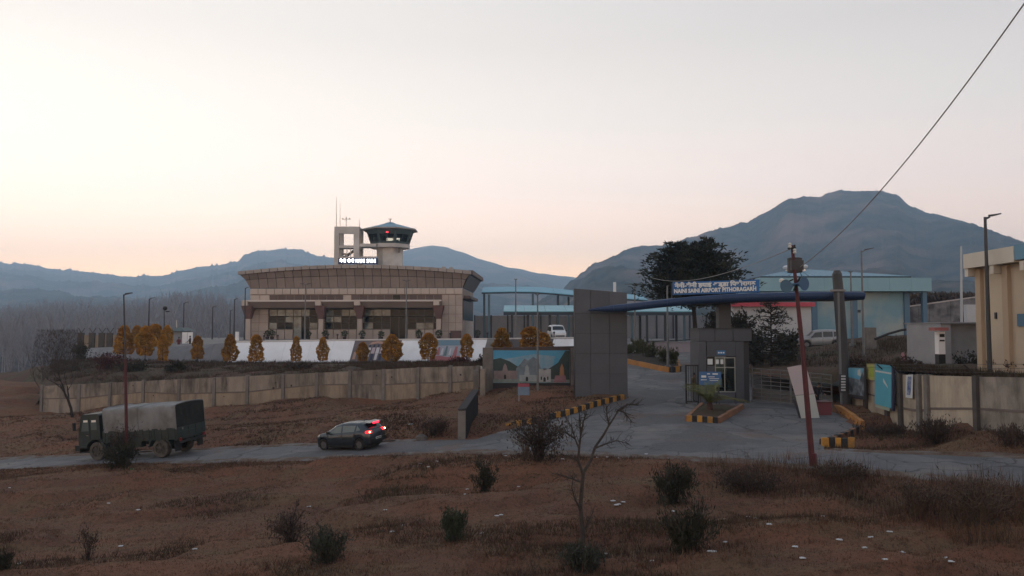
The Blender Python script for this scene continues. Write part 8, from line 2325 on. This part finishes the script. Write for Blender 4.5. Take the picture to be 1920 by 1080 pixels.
    f_.lathe([(r * s, z * s) for r, z in pr[::-1]], c=hc + Vector((-.018 * s, 0, .0)), n=14); f_.lathe([(.06 * s, -.06 * s), (.088 * s, -.02 * s), (.09 * s, .02 * s)], c=hc + Vector((-.03 * s, 0, -.005)), n=12); f_.build('hair' if cap is None else 'cap', cap or hair_m, t_, smooth=True)
    return t_
khaki = mat('khaki_cloth', (0.135, 0.105, 0.068), (0.11, 0.085, 0.056), scale=6, rough=.9); dk_cloth = mat('dark_cloth', (0.022, 0.020, 0.024), rough=.9); red_cl = mat('red_cloth', (0.16, 0.045, 0.055), (0.13, 0.04, 0.048), scale=5, rough=.9); gry_cl = mat('grey_cloth', (0.075, 0.072, 0.078), rough=.9)
p = P(1303, 748, 50.6); person('guard in khaki uniform standing behind the wicket gate left of the booth', (p.x, p.y, Gs(p.x, p.y) + .02), -PI / 2 + .3, 1.74, khaki, khaki, cap=mat('cap_navy', (0.015, 0.016, 0.022), rough=.8))
p = P(1536, 775, 44.75); person('person in dark clothes leaning over the red counter under the gate arch', (p.x - .15, p.y, Gs(p.x, p.y) + .02), -PI / 2 + .2, 1.66, dk_cloth, dk_cloth, lean=.42, arms=((.26, .1), (-.22, .1)))
p = P(335, 659, 99); person('person in a long red dress beside the white boards on the left forecourt', (p.x, 99, P(335, 657, 99).z), -PI / 2, 1.62, red_cl, red_cl, long_top=True)
p = P(356, 658, 99); person('person in grey clothes standing in front of the white boards', (p.x, 99, P(356, 656, 99).z), PI, 1.70, gry_cl, dk_cloth, stride=.12)
p = P(1361, 745, 50.6); person('person in dark clothes inside the guard booth behind its window', (p.x, 50.75, Gs(p.x, 50.6) + .25), -PI / 2 - .5, 1.68, dk_cloth, dk_cloth)

# ------------------------------------------------------------------ litter on the field
lit_w = mat('litter_white', (0.54, 0.54, 0.54), (0.40, 0.40, 0.41), scale=9, rough=.7)
lit_b = mat('litter_blue', (0.22, 0.30, 0.46), rough=.6); lit_g = mat('litter_green', (0.03, 0.42, 0.10), rough=.5); lit_t = mat('litter_tan', (0.33, 0.22, 0.16), rough=.8); lit_gy = mat('litter_grey', (0.24, 0.25, 0.25), rough=.7)
def crumple(seed, flat=.35):
    r_ = np.random.default_rng(seed); q = MB(); n = 9; rings = 5; vs = []
    for j in range(rings):
        ph = PI * (j + .5) / rings
        for k in range(n):
            a = 2 * PI * k / n; rr = r_.uniform(.55, 1.15); vs.append((math.cos(a) * math.sin(ph) * rr * 1.5, math.sin(a) * math.sin(ph) * rr, max(-.1, math.cos(ph) * rr * flat + .18)))
    q.add(vs, [(j * n + k, j * n + (k + 1) % n, (j + 1) * n + (k + 1) % n, (j + 1) * n + k) for j in range(rings - 1) for k in range(n)] + [tuple(range(n - 1, -1, -1)), tuple((rings - 1) * n + k for k in range(n))])
    o = q.build('litter_scrap', lit_w); me = o.data; bpy.data.objects.remove(o); return me
cm = [crumple(s_) for s_ in range(5)]
LIT = [(1498, 993, 8), (1492, 1039, 8), (1314, 963, 11), (1354, 972, 4), (1376, 992, 5), (1360, 1029, 6), (1443, 1018, 5), (1440, 1028, 6), (1050, 995, 8), (1160, 952, 6), (1168, 948, 5), (1156, 953, 4), (1150, 951, 4), (1263, 950, 5), (1424, 867, 5), (1146, 861, 5), (1160, 872, 6), (1139, 876, 4), (1120, 872, 4), (1055, 880, 4), (1218, 873, 4), (1212, 852, 4),
       (948, 872, 3), (972, 906, 3), (876, 911, 3), (856, 930, 3), (872, 936, 3), (788, 891, 4), (803, 897, 4), (819, 885, 3), (722, 967, 4), (757, 997, 3), (932, 981, 4), (940, 980, 3), (735, 1027, 5), (903, 1028, 5), (1062, 1054, 5), (1100, 1058, 4), (1137, 1057, 5), (1222, 1072, 5), (1264, 1066, 6), (1333, 1072, 5), (1338, 1073, 4), (1505, 1064, 4), (1621, 1043, 6), (1668, 1011, 8), (1692, 1045, 5), (1773, 1051, 5), (1783, 1062, 5), (1660, 1067, 5), (1632, 1022, 4), (1575, 1025, 4), (1542, 999, 4), (1600, 914, 3),
       (228, 927, 5), (204, 936, 3), (260, 950, 4), (316, 896, 3), (18, 921, 3), (365, 1041, 7), (458, 1051, 4), (74, 1038, 3), (8, 1048, 4), (38, 1047, 3), (66, 1063, 3), (579, 930, 3), (228, 997, 3), (310, 832, 4), (218, 892, 4), (1290, 859, 3), (1238, 920, 3), (1405, 958, 4), (1418, 965, 3), (1560, 985, 3)]
for i, (px, py, w_) in enumerate(LIT):
    p = on(px, py); o = link('litter_scrap', cm[i % 5]); s_ = max(.05, w_ * p.y / F * (.36 if w_ < 6 else .39)) * (1.0 + .25 * random.random())
    o.location = (p.x, p.y, p.z + s_ * .15); o.scale = (s_, s_, s_ * 1.0); o.rotation_euler = (0, 0, random.uniform(-.7, .7))
    tag(o, 'small white scrap ' + ('near the roadside left of the red utility pole' if py < 935 and px > 1000 else 'on the left part of the dry field' if px < 640 else 'on the dry field left of the bare tree' if px < 1090 else 'between the bare tree and the large dark shrub' if px < 1290 else 'in the lower right part of the field'), 'litter', 'white litter scattered over the field')
    if (px, py) == (1498, 993): o['label'] = 'largest bright white scrap of litter, in the lower right of the field'
    elif (px, py) == (1314, 963): o['label'] = 'long flat white scrap of litter above the large dark shrub'
    elif (px, py) == (1050, 995): o['label'] = 'bright white scrap of litter just left of the bare foreground tree'
    elif (px, py) == (365, 1041): o['label'] = 'wide white scrap of litter at the left near the bottom edge'
def scrap(px, py, w_, mt, lab, seed):
    p = on(px, py); o = link('litter_scrap', crumple(seed)); o.data.materials.clear(); o.data.materials.append(mt); s_ = w_ * p.y / F * .4; o.location = (p.x, p.y, p.z + s_ * .2); o.scale = (s_, s_, s_); tag(o, lab, 'litter')
scrap(248, 891, 8, lit_g, 'bright green scrap of plastic beside the heap of brush at the left pole', 41)
scrap(1029, 1039, 8, lit_b, 'pale blue scrap of plastic lower left of the bare tree', 42)
scrap(770, 841 - 30, 10, lit_gy, 'pale rock on the far verge right of the car', 43)
q = MB(); a, b = on(1328, 972), on(1362, 969); q.bar(a + Vector((0, 0, .04)), b + Vector((0, 0, .05)), .03, .03)
tag(q.build('stick', lit_t), 'pale tan stick lying on the field near the long white scrap', 'stick')
q = MB(); a, b = on(700, 1016), on(722, 1028); q.bar(a + Vector((0, 0, .04)), b + Vector((0, 0, .05)), .03, .03)
tag(q.build('stick', mat('bark_grey', (0, 0, 0))), 'grey stick lying in the dark grass left of the juniper-like shrub', 'stick')
p = on(790, 824); q = MB(); q.lathe([(.12, -.15), (.34, -.02), (.30, .16), (.12, .27), (.001, .3)], c=p, n=8)
tag(q.build('boulder', mat('boulder_grey', (0.12, 0.105, 0.095), (0.09, 0.08, 0.075), scale=3, rough=.95, bump=.5)), 'grey boulder on the far verge beside the low scrub', 'boulder')
